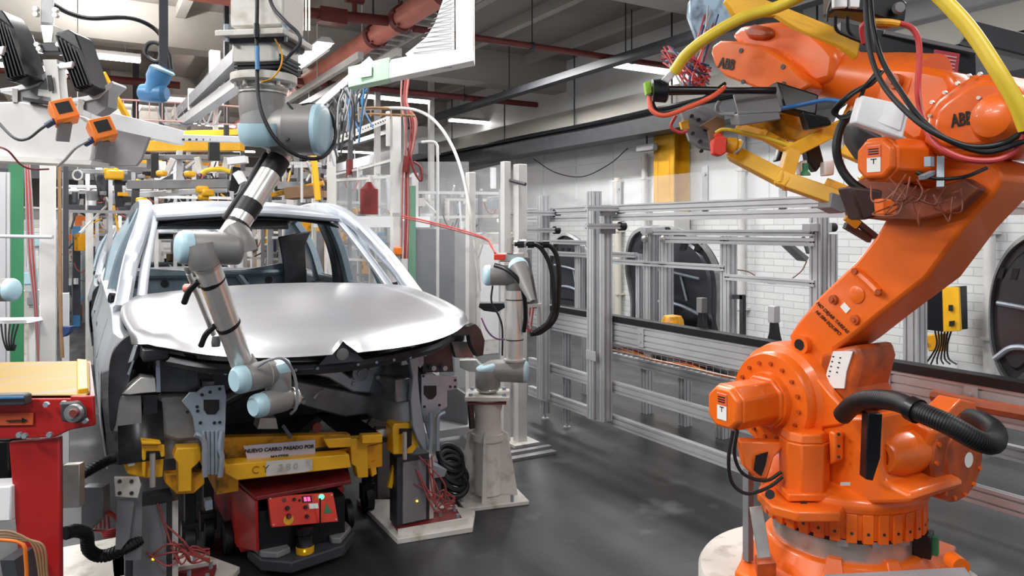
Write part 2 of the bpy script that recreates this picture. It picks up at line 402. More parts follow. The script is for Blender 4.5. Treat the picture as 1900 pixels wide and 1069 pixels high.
for y in (6.6, 7.75, 8.6, 12, 16):
    q = MB(); q.cyl((3.1, y-0.05, 4.0), (3.1, y+0.05, 4.0), 0.15, 24)
    for a in range(6): q.bolt((3.1+0.15*cos(a), y-0.05, 4.0+0.15*sin(a)), (0, -1, 0), 0.015, 0.1)
    q.build('pipe_collar', redpiped, t)
    q = MB(); q.cyl((3.1, y+.1, 4.1), (3.1, y+.1, 4.65), 0.012, 6); q.build('hanger', darkgrey, t)
q = MB(); q.cyl((3.1, 7.9, 4.0), (2.0, 7.9, 3.95), 0.06, 12); q.box((2.35, 7.9, 3.95), (0.3, 0.16, 0.16)); q.cyl((2.6, 7.9, 3.95), (2.6, 7.9, 4.2), 0.03); q.cyl((2.5, 7.9, 4.2), (2.7, 7.9, 4.2), 0.07, 12)
q.build('valve', redpiped, t)
# white strip conduits beside the thick pipe, with lamps
def rail(a, b, w, h, m, label, name='cable_conduit', cat='conduit', group=None):
    a = V(a); b = V(b); q = MB().beam(a, b, w, h); n = max(2, int((b-a).length/3))
    for k in range(n): p = a.lerp(b, (k+.5)/n); q.cyl(p, (p.x, p.y, 4.66), 0.008, 6)
    return q.build(name, m, label=label, cat=cat, group=group)
rail((2.91, 8.6, 3.74), (2.91, 20, 3.74), 0.07, 0.09, white, 'long white conduit running beside the thick red pipe, nearest to it')
rail((3.12, 7.9, 3.66), (3.12, 13, 3.66), 0.07, 0.09, white, 'short white conduit behind the green ended beam')
rail((2.52, 8.65, 3.8), (2.52, 12, 3.8), 0.06, 0.07, white, 'white lamp rail above the bright luminaire beside the hanging column')
rail((6.07, 3.0, 3.86), (6.07, 24, 3.86), 0.16, 0.10, darkgrey, 'dark steel rail crossing diagonally under the ceiling towards the orange robot', 'ceiling_rail', 'rail')
t = thing('service_duct', 'wide dark cable duct along the top of the white wall', 'duct', (6.9, 3, 2.95))
MB().bb((6.75, 2.5, 2.98), (7.15, 30, 3.22)).build('tray', darkgrey, t)
b = MB()
for k in range(6): b.tube([(6.7+0.07*k, 2.5+j*2.2, 3.25+0.03*random.random()) for j in range(12)], 0.03, 6)
b.build('cable', blackg, t)
b = MB()
for k in range(12): b.cyl((6.95, 3+k*2.3, 3.2), (6.95, 3+k*2.3, 4.65), 0.012, 6)
b.build('duct_hanger', darkgrey, t)
rail((6.2, 14.0, 3.3), (6.2, 30, 3.3), 0.5, 0.22, midgrey, 'grey ventilation duct far down the hall near the wall', 'ventilation_duct', 'duct')

def lamp(p0, p1, label, group=None, both=True):
    p0 = V(p0); p1 = V(p1)
    t = thing('ceiling_lamp', label, 'lamp', (p0+p1)/2, group)
    b = MB(); up = V((0, 0, 1)); x, y, z = basis(p1-p0)
    b.prism([p0+x*(-0.10)+up*0.03, p0+x*0.10+up*0.03, p0+x*0.05+up*0.09, p0-x*0.05+up*0.09], p1-p0); b.build('housing', white, t)
    b = MB()
    for s in (-0.045, 0.045): b.cyl(p0+x*s, p1+x*s, 0.018, 10)
    b.build('tube', skylamp, t)
    b = MB()
    for q in (p0.lerp(p1, 0.15), p0.lerp(p1, 0.85)): b.cyl(q+up*0.08, V((q.x, q.y, 4.65)), 0.006, 6)
    b.build('hanger', cabgrey, t)
    return t
c = onZ(572, 108, 3.72); lamp((c.x, c.y-0.75, 3.72), (c.x, c.y+0.75, 3.72), 'glaring ceiling lamp just right of the hanging robot column')
c = onZ(1215, 132, 3.9); lamp((c.x-.75, c.y, 3.9), (c.x+.75, c.y, 3.9), 'bright ceiling lamp beside the yellow hose of the orange robot')
c = onZ(890, 228, 3.9); lamp((c.x-.7, c.y, 3.9), (c.x+.7, c.y, 3.9), 'bright ceiling lamp above the curved white conduit, over the far hall')
c = onZ(38, 88, 3.8); lamp((c.x-.3, c.y-0.7, 3.8), (c.x-.3, c.y+0.7, 3.8), 'bright ceiling lamp behind the black light bars of the camera rig')
c = onZ(165, 104, 3.9); lamp((c.x-.6, c.y, 3.9), (c.x+.6, c.y, 3.9), 'small ceiling lamp seen right of the tilted black light bar')
c = onZ(360, 188, 3.9); lamp((c.x-.5, c.y, 3.9), (c.x+.5, c.y, 3.9), 'small round looking ceiling lamp left of the hanging robot')
c = onZ(700, 285, 3.9); lamp((c.x-1.2, c.y, 3.9), (c.x+1.2, c.y, 3.9), 'distant ceiling lamp left of the tall white gantry post')
c = onZ(140, 365, 3.4); lamp((c.x-1.6, c.y, 3.4), (c.x+1.6, c.y, 3.4), 'long distant lamp glowing right of the white post on the left')
ORD = ['leftmost', 'second from the left', 'third from the left', 'fourth from the left', 'fifth from the left', 'sixth from the left', 'seventh from the left', 'eighth from the left', 'ninth from the left', 'tenth from the left', 'eleventh from the left', 'twelfth from the left', 'thirteenth from the left', 'fourteenth from the left', 'fifteenth from the left', 'sixteenth from the left', 'seventeenth from the left', 'eighteenth from the left', 'nineteenth from the left', 'twentieth from the left', 'fifth from the right', 'fourth from the right', 'third from the right', 'second from the right', 'rightmost', 'farthest right']
def pxof(x, y): p = V((x, y, 0)); return 950+FPX*p.dot(Rv)/p.dot(Fv)
for i, (x, y) in enumerate(sorted(((-3, 6.4), (-0.6, 12.6), (4.8, 12.4), (-4, 13), (2.6, 17.5), (-2, 21), (3.8, 23), (-6, 18)), key=lambda p: pxof(*p))):
    lamp((x-.7, y, 3.95), (x+.7, y, 3.95), 'far hall ceiling lamp between concrete beams, %s of eight' % ORD[i], 'lamps of the far hall')

# curled black cable, dark drop rods and the blue hanging joint on the left
b = MB(); b.tube([D(98, 8, 3.6), D(130, 25, 3.7), D(170, 34, 3.8), D(240, 33, 3.9), D(285, 52, 4.0), D(305, 80, 4.0), D(303, 108, 4.0), D(288, 114, 4.0), D(270, 100, 4.0), D(275, 82, 4.0), D(292, 80, 4.0), D(312, 98, 4.0), D(318, 130, 4.0)], 0.012, 8)
b.build('black_cable', black, label='thin black cable curling down to the blue hanging joint', cat='cable')
def drop(px, y0, y1, d, w, m, label, name='drop_rod'):
    a = D(px, y0, d); c = V((a.x, a.y, 4.65)); e = D(px, y1, d)
    return MB().beam(e, c, w, w, V((0, 1, 0))).build(name, m, label=label, cat='rod', bevel=0.003)
drop(303, 0, 128, 4.0, 0.045, darkgrey, 'dark square drop rod carrying the blue joint')
drop(252, 140, 228, 12.6, 0.09, darkgrey, 'dark drop rod behind the yellow bracket')
t = thing('hanging_robot_joint', 'blue wrapped robot joint hanging from a dark rod on the left', 'robot joint', D(290, 150, 4))
MB().lathe(D(301, 124, 4), D(283, 172, 4)-D(301, 124, 4), [(0, .035), (.02, .06), (.07, .062), (.1, .05), (.16, .052), (.17, .04)], 20).build('arm_section', blue, t)
MB().lathe(D(262, 172, 4), D(306, 174, 4)-D(262, 172, 4), [(-.01, .03), (0, .045), (.03, .05), (.12, .05), (.14, .035)], 18).build('elbow', blue, t)
b = MB(); b.lathe(D(303, 127, 3.99), D(296, 145, 3.99)-D(303, 127, 3.99), [(0, .055), (.01, .066), (.02, .055)], 18); b.build('clear_wrap', capblue, t)

# pink pneumatic line frame across the hall
t = thing('wire_tray', 'pinkish wire cable tray spanning behind the hanging robot on the left', 'cable tray', D(300, 200, 7))
b = MB()
for dy in (0, 0.16): b.tube([D(205, 184, 6)+V((0, 0, -dy)), D(330, 190, 6.2)+V((0, 0, -dy)), D(445, 198, 6.4)+V((0, 0, -dy))], 0.008, 6, smooth=False)
for k in range(10):
    p = D(205+24*k, 184+1.4*k, 6+0.04*k); b.cyl(p, p+V((0, 0, -0.16)), 0.004, 5)
b.build('wire', pinkwire, t)
b = MB()
for k in range(6):
    p = D(290+16*k, 198, 6.2); b.tube([p, p+V((.04, 0, -.12)), p+V((.12, 0, -.14)), p+V((.17, 0, -.02))], 0.008, 6)
b.build('looped_cable', cabgrey, t)
t = thing('wire_tray', 'brown wire tray crossing behind the blue capped hanging robot towards the gantry post', 'cable tray', D(680, 210, 6))
b = MB()
for dy in (0, 12): b.tube([D(610, 205+dy, 6), D(690, 200+dy, 6.1), D(770, 203+dy, 6.2)], 0.012, 6, smooth=False)
for k in range(9): b.cyl(D(612+19*k, 204, 6), D(612+19*k, 217, 6), 0.006, 5)
b.build('wire', brown, t)
# ladder cable trays running lengthwise
def ladder(x, z, y0, y1, w, label):
    t = thing('ladder_tray', label, 'cable tray', (x, y0, z))
    b = MB(); 
    for s in (-w/2, w/2): b.beam((x+s, y0, z), (x+s, y1, z), 0.02, 0.1)
    for k in range(int((y1-y0)/0.3)): b.beam((x-w/2, y0+.15+k*.3, z-0.03), (x+w/2, y0+.15+k*.3, z-0.03), 0.03, 0.02)
    b.build('ladder', white, t)
    return t
ladder(3.75, 4.35, 5.2, 12, 0.5, 'white ladder cable tray at the top beside the white gusset')
c0 = thing('slanted_trough', 'wide white trough slanting down behind the hanging column on the left', 'cable trough', D(330, 200, 5))
b = MB(); b.beam(D(452, 95, 4.6), D(330, 215, 6.6), 0.07, 0.09); b.build('upper_channel', midgrey, c0)
b = MB(); b.beam(D(450, 150, 4.8), D(340, 228, 6.4), 0.08, 0.07); b.build('lower_channel', headw, c0)
b = MB(); b.beam(D(398, 95, 5.6), D(398, 165, 5.6), 0.07, 0.07); b.beam(D(355, 165, 6.0), D(355, 205, 6.0), 0.05, 0.05); b.build('bracket', white, c0)
# bundle of hanging wires between hanging robot and gantry
t = thing('hanging_wires', 'tangle of dark and blue wires hanging below the green ended beam', 'wires', D(650, 200, 5))
for m, n in ((darkgrey, 24), (cabgrey, 20), (blue, 6)):
    b = MB()
    for k in range(n):
        x = random.uniform(600, 672); d = random.uniform(4.8, 6); y0 = 210-(x-600)*1.1+random.uniform(-10, 10)
        if m is blue: x = random.uniform(645, 690); y0 = 160
        b.tube([D(x, y0, d), D(x+random.uniform(-15, 15), y0+30, d), D(x+random.uniform(-12, 12), y0+random.uniform(50, 110), d)], 0.007, 5, 4)
    b.build('wire', m, t, kind='stuff')
b = MB(); b.beam(D(545, 235, 5.5), D(690, 110, 5.5), 0.03, 0.05); b.build('wire_duct', white, t)
t = thing('hanging_rods', 'four thin pale rods hanging from the ceiling right of the column', 'rods', D(568, 50, 6))
for k in range(4): MB().cyl(D(556+6*k, 0, 6), D(556+6*k, 57, 6), 0.008, 6).build('rod', whitew, t)

# white gusset beam with the green end
t = thing('gusset_beam', 'white sheet metal beam with pale green end and lattice gusset hanging top centre', 'beam', D(800, 110, 4.4))
up_ = V((0, 0, 1))
n = (D(880, 0, 4.0)-D(845, 0, 4.1)); 
b = MB(); b.prism([D(845, -70, 3.9), D(878, -70, 3.75), D(879, 112, 3.75), D(846, 118, 3.9)], Fv*0.12); b.build('upright', white, t, bevel=0.004)
b = MB(); b.prism([D(846, 92, 3.9), D(879, 92, 3.75), D(879, 113, 3.75), D(690, 152, 4.5), D(690, 118, 4.5), D(760, 103, 4.25)], Fv*0.12); b.build('lower_beam', white, t, bevel=0.003)
b = MB(); b.prism([D(722, 106, 4.35), D(722, 146, 4.35), D(646, 162, 4.7), D(646, 124, 4.7)], Fv*0.13-Rv*0.002); b.build('green_end', greenp, t, bevel=0.003)
MB().prism([D(665, 127, 4.58), D(690, 122, 4.48), D(690, 141, 4.48), D(665, 145, 4.58)], -Fv*0.006).build('label_plate', white, t)
b = MB(); poly = [D(843, -40, 3.93), D(843, 92, 3.93), D(760, 108, 4.23), D(752, 100, 4.25), D(790, 70, 4.1), D(806, 45, 4.05), D(822, 0, 4.0), D(822, -40, 4.0)]
b.prism(poly, Fv*0.02); b.build('gusset_panel', panelw, t)
b = MB()
for k in range(17):
    y = -10+k*9; x0 = 838; x1 = 824-(max(0, y-5))*0.62
    if y > 5 and x1 < x0-4: b.tube([D(x0, y-9, 3.925), D(max(x1, 758), y, 4.23-(max(x1, 758)-756)*0.0036-0.003)], 0.0022, 5, smooth=False)
b.build('lattice_line', cabgrey, t)
def smooth2(pts, seg=4):
    P = smooth_path([V((a, b, 0)) for a, b in pts], seg, True); return [(p.x, p.y) for p in P]
domem = mat('dull_dome_steel', (176, 176, 176), 0.35, 0.4, noise=0.2, nscale=5)
# ================================================================= CAR BODY
CX = 0.97
def car(label, name='car_body'):
    t = thing(name, label, 'car body', (CX, 3.07, 0.45))
    def sm(a, b, x):
        x = max(0, min(1, (x-a)/(b-a))); return x*x*(3-2*x)
    # hood
    def hood_pt(s, q, lift=0.0):
        a = abs(s)
        yf = 3.07+0.16*a**2+0.24*a**5; yb = 4.34-0.09*a*a
        hw = 0.785+0.03*sin(pi*q)-0.01*q
        notch = max(0, 1-a/0.07)
        x = CX+s*hw
        y = yf+(yb-yf)*q + (0.035*notch if q < 0.02 else 0)
        z0 = 1.122+0.078*a**3+0.045*notch*(1 if q < 0.02 else 0)
        zb = 1.325-0.035*a*a
        z = z0+(zb-z0)*(1-(1-q)**2.2)
        cr = 0.66+0.20*(1-q)**1.5
        z += 0.026*sm(0, 0.07, q)*(1-0.6*q) - 0.020*sm(cr-0.03, cr+0.06, a)*sin(pi*min(1, q*0.9+.12)) - 0.022*sm(0.93, 1.0, a)
        return V((x, y, z-lift))
    rows = []
    qs = [0, 0.015, 0.04, 0.08]+[0.08+0.92*(k+1)/14 for k in range(14)]
    ss = [-1+2*k/56 for k in range(57)]
    for q in qs: rows.append([hood_pt(s, q) for s in ss])
    lip = [p+V((0, 0.03, -0.006)) for p in rows[0]]
    MB().grid([lip]+rows).build('hood', hoodm, t, thick=0.006, ang=60)
    b = MB(); inn = [[hood_pt(s*0.93, 0.05+q*0.9, 0.05) for s in ss[::4]] for q in (0, .25, .5, .75, 1)]
    b.grid(inn); b.build('hood_inner_panel', engdark, t, thick=0.004)
    # emblem recess
    b = MB(); b.prism([V((CX-.10, 3.112, 1.075)), V((CX+.10, 3.112, 1.075)), V((CX+.03, 3.12, 1.145)), V((CX, 3.12, 1.152)), V((CX-.03, 3.12, 1.145))], (0, 0.02, 0)); b.build('emblem_carrier', engdark, t)
    MB().lathe((CX, 3.112, 1.113), (0, -1, -0.1), [(0, .027), (.006, .027), (.009, .02), (.009, .0)], 20, False).build('emblem', midgrey, t)
    # outer side skins with wheel arches
    def hwid(y):
        return 0.885 - 0.105*(1-sm(3.40, 3.80, y)) - 0.05*sm(6.6, 7.5, y)**1.3
    def belt(y): return 1.155+0.085*sm(3.4, 4.4, y)+0.02*sm(4.4, 6.5, y)+0.05*sm(6.5, 7.4, y)
    def low(y):
        z = 0.44
        for c, r in ((3.86, 0.39), (6.60, 0.38)):
            if abs(y-c) < r: z = max(z, 0.60+math.sqrt(r*r-(y-c)**2))
        if y < 3.86: z = max(0.99+0.12*((3.86-y)/0.40)**1.5, 0)
        return z
    ys = sorted(set([3.50+3.92*k/60 for k in range(61)]+[3.52, 4.25, 4.245, 6.22, 6.225, 6.98, 6.975]))
    for sd in (-1, 1):
        rows = []
        for y in ys:
            z0, z1 = low(y), belt(y); z1 = max(z1, z0+0.02); r = []
            for k in range(13):
                f = k/12; z = z0+(z1-z0)*f
                off = -0.05*sm(1.0, 1.25, z) - 0.03*(1-sm(0.44, 0.7, z)) + 0.012*math.exp(-((z-0.98)/0.03)**2)*sm(3.9, 4.4, y)
                r.append(V((CX+sd*(hwid(y)+off), y, z)))
            # roll the top edge inwards
            r.append(V((CX+sd*(hwid(y)-0.085), y, z1+0.015)))
            rows.append(r)
        MB().grid(rows).build('side_panel', zinc, t, thick=0.006, ang=50)
        # door shut lines
        b = MB()
        for y, za in ((4.42, .5), (5.55, .5), (6.35, .95)):
            b.tube([V((CX+sd*(hwid(y)-.03*(1-sm(.44, .7, z))-.05*sm(1.0, 1.25, z)+.012*math.exp(-((z-0.98)/0.03)**2)+.001), y, z)) for z in (za, .7, .85, .94, .98, 1.02, 1.1, 1.18)], 0.003, 4, smooth=False)
        b.build('shut_line', engdark, t)
        for y in (5.42, 6.2):
            MB().box((CX+sd*(hwid(y)-0.004), y-.05, 1.05), (0.01, 0.12, 0.035)).build('handle_recess', engdark, t, bevel=0.005)
        b = MB(); b.cyl((CX+sd*.80, 4.60, 1.27), (CX+sd*.835, 4.59, 1.275), 0.028, 12); b.build('mirror_hole_plug', blackg, t)
        # pillars and window frame
        def bar(pts, w, h, nm, m, ss=8):
            P = smooth_path(pts, ss); rws = []
            for i, p in enumerate(P):
                d = (P[min(i+1, len(P)-1)]-P[max(i-1, 0)]).normalized(); a = V((1, 0, 0)); a = (a-d*a.dot(d)).normalized(); c = d.cross(a)
                rws.append([p+a*w/2*u+c*h/2*v for u, v in ((-1, -.7), (-.7, -1), (.7, -1), (1, -.7), (1, .7), (.7, 1), (-.7, 1), (-1, .7))])
            bb = MB(); bb.grid(rws, True); bb.add(rws[0], [tuple(range(8))]); bb.add(rws[-1], [tuple(range(8))]); return bb.build(nm, m, t, ang=45)
        x = lambda v: CX+sd*v
        bar([(x(.795), 4.17, 1.24), (x(.735), 4.52, 1.47), (x(.64), 4.95, 1.71), (x(.605), 5.4, 1.80), (x(.60), 5.9, 1.81), (x(.61), 6.4, 1.76), (x(.66), 6.85, 1.56), (x(.74), 7.15, 1.30)], 0.075, 0.075, 'roof_rail', zinc)
        bar([(x(.70), 4.30, 1.25), (x(.655), 4.62, 1.45), (x(.585), 5.02, 1.69), (x(.54), 5.2, 1.73)], 0.05, 0.03, 'windshield_frame', zinc)
        bar([(x(.80), 4.72, 1.22), (x(.70), 4.86, 1.52), (x(.63), 5.12, 1.74)], 0.04, 0.05, 'door_frame', primer)
        bar([(x(.80), 5.50, 1.22), (x(.73), 5.52, 1.5), (x(.62), 5.56, 1.77)], 0.06, 0.13, 'pillar', primer)
        bar([(x(.74), 5.6, .6), (x(.745), 5.6, 1.2), (x(.70), 5.6, 1.5), (x(.60), 5.62, 1.76)], 0.05, 0.16, 'pillar', engdark)
        bar([(x(.80), 6.3, 1.22), (x(.74), 6.42, 1.5), (x(.62), 6.5, 1.72)], 0.07, 0.12, 'pillar', primer)
        # inner door panel with holes
        b = MB(); pr = [[V((x(.755-.02*math.cos(5*y)), y, z)) for z in (0.5, .7, .9, 1.05, 1.18, 1.21)] for y in [4.5+0.2*k for k in range(10)]]
        b.grid(pr); b.build('inner_side_panel', primer, t, thick=0.01)
        b = MB()
        for k in range(7): b.cyl((x(.74), 4.65+.26*k, 1.05), (x(.73), 4.65+.26*k, 1.05), 0.045, 14); b.cyl((x(.74), 4.75+.26*k, .8), (x(.73), 4.75+.26*k, .8), 0.06, 14)
        b.build('panel_opening', engdark, t)
        bar([(x(.79), 4.3, 1.23), (x(.80), 5.2, 1.235), (x(.80), 6.4, 1.25), (x(.77), 7.1, 1.29)], 0.05, 0.05, 'belt_rail', zinc)
    # roof
    rows = []
    for k in range(15):
        q = k/14; y = 5.0+1.75*q
        zc = 1.755+0.10*sin(pi*min(1, (q*0.80+0.07)))**0.8
        rows.append([V((CX+s*(0.595+0.02*sin(pi*q)), y+0.05*(s*s)*(1-2*q), zc-0.055*abs(s)**2.6-0.02*(1-sm(0, .06, q)))) for s in [-1+2*j/20 for j in range(21)]])
    MB().grid(rows).build('roof', zinc, t, thick=0.008, ang=50)
    b = MB(); b.grid([[p+V((0, 0.05, -0.05)) for p in r] for r in rows[:3]]); b.grid([[p+V((0, 0, -0.04)) for p in r] for r in rows[3:]]); b.build('roof_lining_frame', engdark, t, thick=0.01)
    for k in range(4):
        y = 5.3+.35*k; MB().tube([V((CX-.56, y, 1.75)), V((CX, y, 1.79)), V((CX+.56, y, 1.75))], .018, 6).build('roof_bow', engmid, t)
    MB().tube([V((CX-.57, 5.02, 1.72)), V((CX, 4.99, 1.755)), V((CX+.57, 5.02, 1.72))], .022, 8).build('windshield_header', zinc, t)
    MB().grid([[V((CX+s*.57, 6.45, 1.66)), V((CX+s*.58, 6.62, 1.76))] for s in (-1, -.5, 0, .5, 1)]).build('rear_header', engmid, t, thick=.03)
    # cowl and dash
    MB().grid([[V((CX+s*.73, 4.34-0.08*s*s, 1.30-.02*s*s)), V((CX+s*.73, 4.46-.08*s*s, 1.27-.02*s*s)), V((CX+s*.73, 4.5-.08*s*s, 1.2))] for s in [-1+k/8 for k in range(17)]]).build('cowl', engdark, t, thick=.01)
    b = MB(); b.bb((CX-.74, 4.42, .5), (CX+.74, 4.46, 1.2)); b.build('firewall', engdark, t)
    b = MB()
    b.tube([(CX-.4, 4.41, .62), (CX-.1, 4.40, .75), (CX+.3, 4.40, .72), (CX+.7, 4.4, .8)], .04, 8); b.box((CX+.1, 4.40, 1.0), (.4, .04, .1)); b.box((CX-.3, 4.40, 1.0), (.25, .05, .2)); b.box((CX+.35, 4.40, .66), (.22, .05, .2)); b.tube([(CX-.7, 4.40, 1.12), (CX, 4.38, 1.14), (CX+.7, 4.40, 1.12)], .025, 6)
    b.build('firewall_stamping', engmid, t, bevel=.006)
    # rear bulkhead
    b = MB(); b.prism([V(p) for p in ((CX-.72, 6.42, .55), (CX+.72, 6.42, .55), (CX+.72, 6.42, 1.30), (CX+.5, 6.42, 1.36), (CX+.2, 6.42, 1.31), (CX-.2, 6.42, 1.31), (CX-.5, 6.42, 1.34), (CX-.72, 6.42, 1.30))], (0, .03, 0)); b.build('rear_bulkhead', primer, t, bevel=.004)
    b = MB()
    for k in range(7): b.cyl((CX-.6+.2*k, 6.42, 1.22), (CX-.6+.2*k, 6.41, 1.22), .03, 12)
    for k in range(6): b.box((CX-.5+.2*k, 6.415, 1.05), (.09, .012, .11)); b.cyl((CX-.52+.2*k, 6.42, .88), (CX-.52+.2*k, 6.41, .88), .045, 12)
    b.build('bulkhead_opening', engdark, t)
    b = MB(); b.prism(PL('Y', 6.34, [(516, 440), (578, 428), (566, 455), (570, 535), (528, 535), (524, 480)]), (0, .03, 0)); b.build('rear_wheelhouse', engdark, t, bevel=.01)
    b = MB(); b.tube([(CX-.7, 6.4, .6), (CX-.35, 6.39, 1.0), (CX-.15, 6.40, 1.27)], .03, 6); b.tube([(CX+.7, 6.4, .6), (CX+.35, 6.39, 1.0), (CX+.15, 6.40, 1.27)], .03, 6); b.tube([(CX-.7, 6.4, 1.29), (CX, 6.40, 1.28), (CX+.7, 6.4, 1.29)], .025, 6); b.build('bulkhead_rib', primer, t)
    MB().bb((CX-.72, 6.45, 1.22), (CX+.72, 7.0, 1.25)).build('parcel_shelf', primer, t)
    b = MB(); b.bb((CX-.82, 4.3, .44), (CX+.82, 7.3, .5)); b.bb((CX-.86, 4.3, .44), (CX-.76, 6.2, .6)); b.bb((CX+.76, 4.3, .44), (CX+.86, 6.2, .6)); b.bb((CX-.1, 4.5, .5), (CX+.1, 6.3, .68)); b.build('underbody', engmid, t)
    for k in range(2):
        MB().box((CX-.35+.7*k, 5.45, .58), (.5, .12, .16)).build('seat_crossmember', primer, t, bevel=.02)
    MB().grid([[V((CX+s*.76, 7.42-.06*s*s, z)) for z in (.55, .8, 1.0, 1.2, 1.28)] for s in [-1+k/6 for k in range(13)]]).build('tailgate', zinc, t, thick=.01)
    # ------------ front end without bumper
    Y0 = 3.62
    # longitudinal rails
    for sd in (-1, 1):
        b = MB(); b.beam((CX+sd*.50, 3.66, .80), (CX+sd*.46, 4.42, .74), .09, .13); b.build('longitudinal_rail', engmid, t, bevel=.01)
        # strut tower dome and wheelhouse
        b = MB(); rows = []
        for j in range(9):
            a = j/8*pi/2
            rows.append([V((CX+sd*(.60), 3.93, .62)) + V((cos(a)*cos(th)*.20, cos(a)*sin(th)*.30, sin(a)*.34)) for th in [2*pi*k/24 for k in range(24)]])
        b.grid(rows, True); b.build('wheelhouse', engmid, t)
        b = MB(); rows = []
        for k in (range(13) if sd < 0 else range(7, 13)):
            a = radians(10+14*k); rows.append([V((CX+sd*.66, 3.86-cos(a)*.385, .60+sin(a)*.39)), V((CX+sd*.835, 3.86-cos(a)*.385, .60+sin(a)*.39))])
        b.grid(rows); b.build('wheel_arch_liner', engdark, t, thick=.005)
        MB().cyl((CX+sd*.58, 3.95, .93), (CX+sd*.58, 3.95, 1.02), .11, 20).build('strut_mount', engmid, t)
        MB().beam((CX+sd*.70, 3.38, 1.13), (CX+sd*.74, 4.4, 1.17), .10, .05).build('fender_rail', engdark, t, bevel=.006)
    # upper radiator support
    MB().tube([V((CX-.66, 3.42, 1.10)), V((CX-.45, 3.27, 1.07)), V((CX, 3.20, 1.045)), V((CX+.45, 3.27, 1.07)), V((CX+.66, 3.42, 1.10))], .028, 8).build('radiator_support', engdark, t)
    b = MB()
    for k in range(-5, 6): 
        if k: b.cyl((CX+k*.09, 3.19+.0035*k*k, 1.05), (CX+k*.09, 3.165+.0035*k*k, 1.05), .007, 8)
    b.build('support_bolt', bracket, t)
    # crossmember with S curve seen in the middle
    b = MB(); b.prism(PL('Y', 3.95, [(535, 668), (575, 668), (620, 678), (650, 700), (680, 690), (690, 676), (760, 674), (760, 700), (700, 712), (690, 730), (655, 728), (610, 702), (560, 690), (535, 690)]), (0, .08, 0)); b.build('crossmember', zinc, t, bevel=.008)
    b = MB(); b.prism(PL('Y', 3.98, [(545, 705), (690, 735), (700, 765), (640, 775), (540, 748)]), (0, .1, 0)); b.build('subframe', engmid, t, bevel=.01)
    MB().lathe(onY(667, 692, 3.93), (0, -1, 0), [(0, .045), (.02, .045), (.02, .02), (.03, .02)], 16).build('bushing', engmid, t)
    b = MB(); b.prism(PL('Y', 4.2, [(702, 722), (735, 720), (738, 762), (700, 762)]), (0, .03, 0)); b.prism(PL('Y', 4.15, [(690, 775), (735, 758), (742, 790), (680, 792)]), (0, .03, 0)); b.build('heat_plate', midgrey, t)
    b = MB(); b.tube(PL('Y', 3.8, [(583, 740), (592, 728), (600, 723)]), .008, 6); b.build('bright_stud', steel, t)
    b = MB()
    for px, py in ((560, 735), (562, 745), (655, 712), (700, 700)): b.bolt(onY(px, py, 3.85), (0, -1, 0), .012, .015)
    b.build('bay_bolt', bracket, t)
    # left inner box and headlight area (drawn in planes y = const)
    b = MB(); b.prism(PL('Y', 3.52, [(292, 632), (360, 650), (368, 690), (370, 728), (292, 728)]), (0, .22, 0)); b.build('headlight_pocket', engdark, t, bevel=.004)
    b = MB(); b.prism(PL('Y', 3.50, [(290, 640), (330, 648), (366, 680), (366, 690), (330, 660), (296, 650), (298, 728), (290, 728)]), (0, .03, 0)); b.build('pocket_flange', bracket, t)
    b = MB(); b.prism(PL('Y', 3.50, [(229, 731), (246, 714), (262, 700), (288, 702), (290, 728), (262, 730), (240, 733)]), (0, .10, 0)); b.build('bright_bracket', tubealu, t, bevel=.003)
    b = MB(); b.prism(PL('Y', 3.54, [(200, 735), (262, 733), (264, 800), (240, 805), (210, 800)]), (0, .06, 0)); b.build('inner_fender', domem, t, bevel=.004)
    b = MB(); b.prism(PL('Y', 3.53, smooth2([(205, 668), (218, 640), (240, 622), (260, 624), (262, 650), (246, 680), (238, 712), (222, 740), (214, 790), (204, 795), (201, 720)])), (0, .04, 0)); b.build('arch_flange', engdark, t, bevel=.003)
    b = MB(); b.prism(PL('Y', 3.505, [(236, 694), (246, 668), (249, 669), (240, 696)]), (0, -.01, 0)); b.build('arch_tab', bracket, t)
    b = MB(); b.prism(PL('Y', 3.56, [(266, 733), (292, 733), (292, 800), (266, 800)]), (0, .05, 0)); b.build('inner_fender', engdark, t)
    # silver dome
    b = MB(); ctr = onY(344, 770, 3.62); rr = []
    b.prism(PL('Y', 3.60, [(292, 732), (366, 728), (368, 760), (378, 780), (386, 806), (370, 818), (330, 822), (298, 812), (290, 790)]), (0, .12, 0)); b.build('shock_dome', domem, t, bevel=.02)
    # grey brackets with cut-outs
    def brk(pts, hole, y, nm='front_bracket'):
        o = PL('Y', y, pts); 
        b = MB(); b.prism(o, (0, .012, 0)); ob = b.build(nm, bracket, t, bevel=.002)
        MB().prism(PL('Y', y-.004, hole), (0, .004, 0)).build('bracket_hole', black, ob)
        return ob
    lb = brk([(337, 745), (352, 728), (365, 728), (380, 716), (416, 714), (420, 735), (418, 800), (415, 845), (402, 850), (400, 880), (380, 880), (376, 815), (362, 802), (358, 775), (350, 760)], [(378, 742), (407, 742), (407, 760), (400, 769), (384, 769), (378, 760)], 3.46)
    rb = brk([(782, 695), (805, 694), (806, 697), (848, 698), (849, 722), (830, 725), (830, 755), (818, 762), (812, 770), (812, 820), (798, 822), (782, 760)], [(787, 716), (810, 716), (810, 733), (803, 741), (795, 741), (787, 732)], 3.62)
    for o, y, pp in ((lb, 3.455, ((366, 755), (367, 763), (375, 733), (390, 728), (408, 722), (372, 785), (398, 785), (408, 784), (348, 765))), (rb, 3.615, ((786, 698), (845, 706), (845, 718), (836, 718), (788, 755), (816, 752)))):
        b = MB()
        for px, py in pp: c = onY(px, py, y); b.cyl(c, c+V((0, .006, 0)), .007, 8)
        b.build('bracket_hole', black, o)
    b = MB()
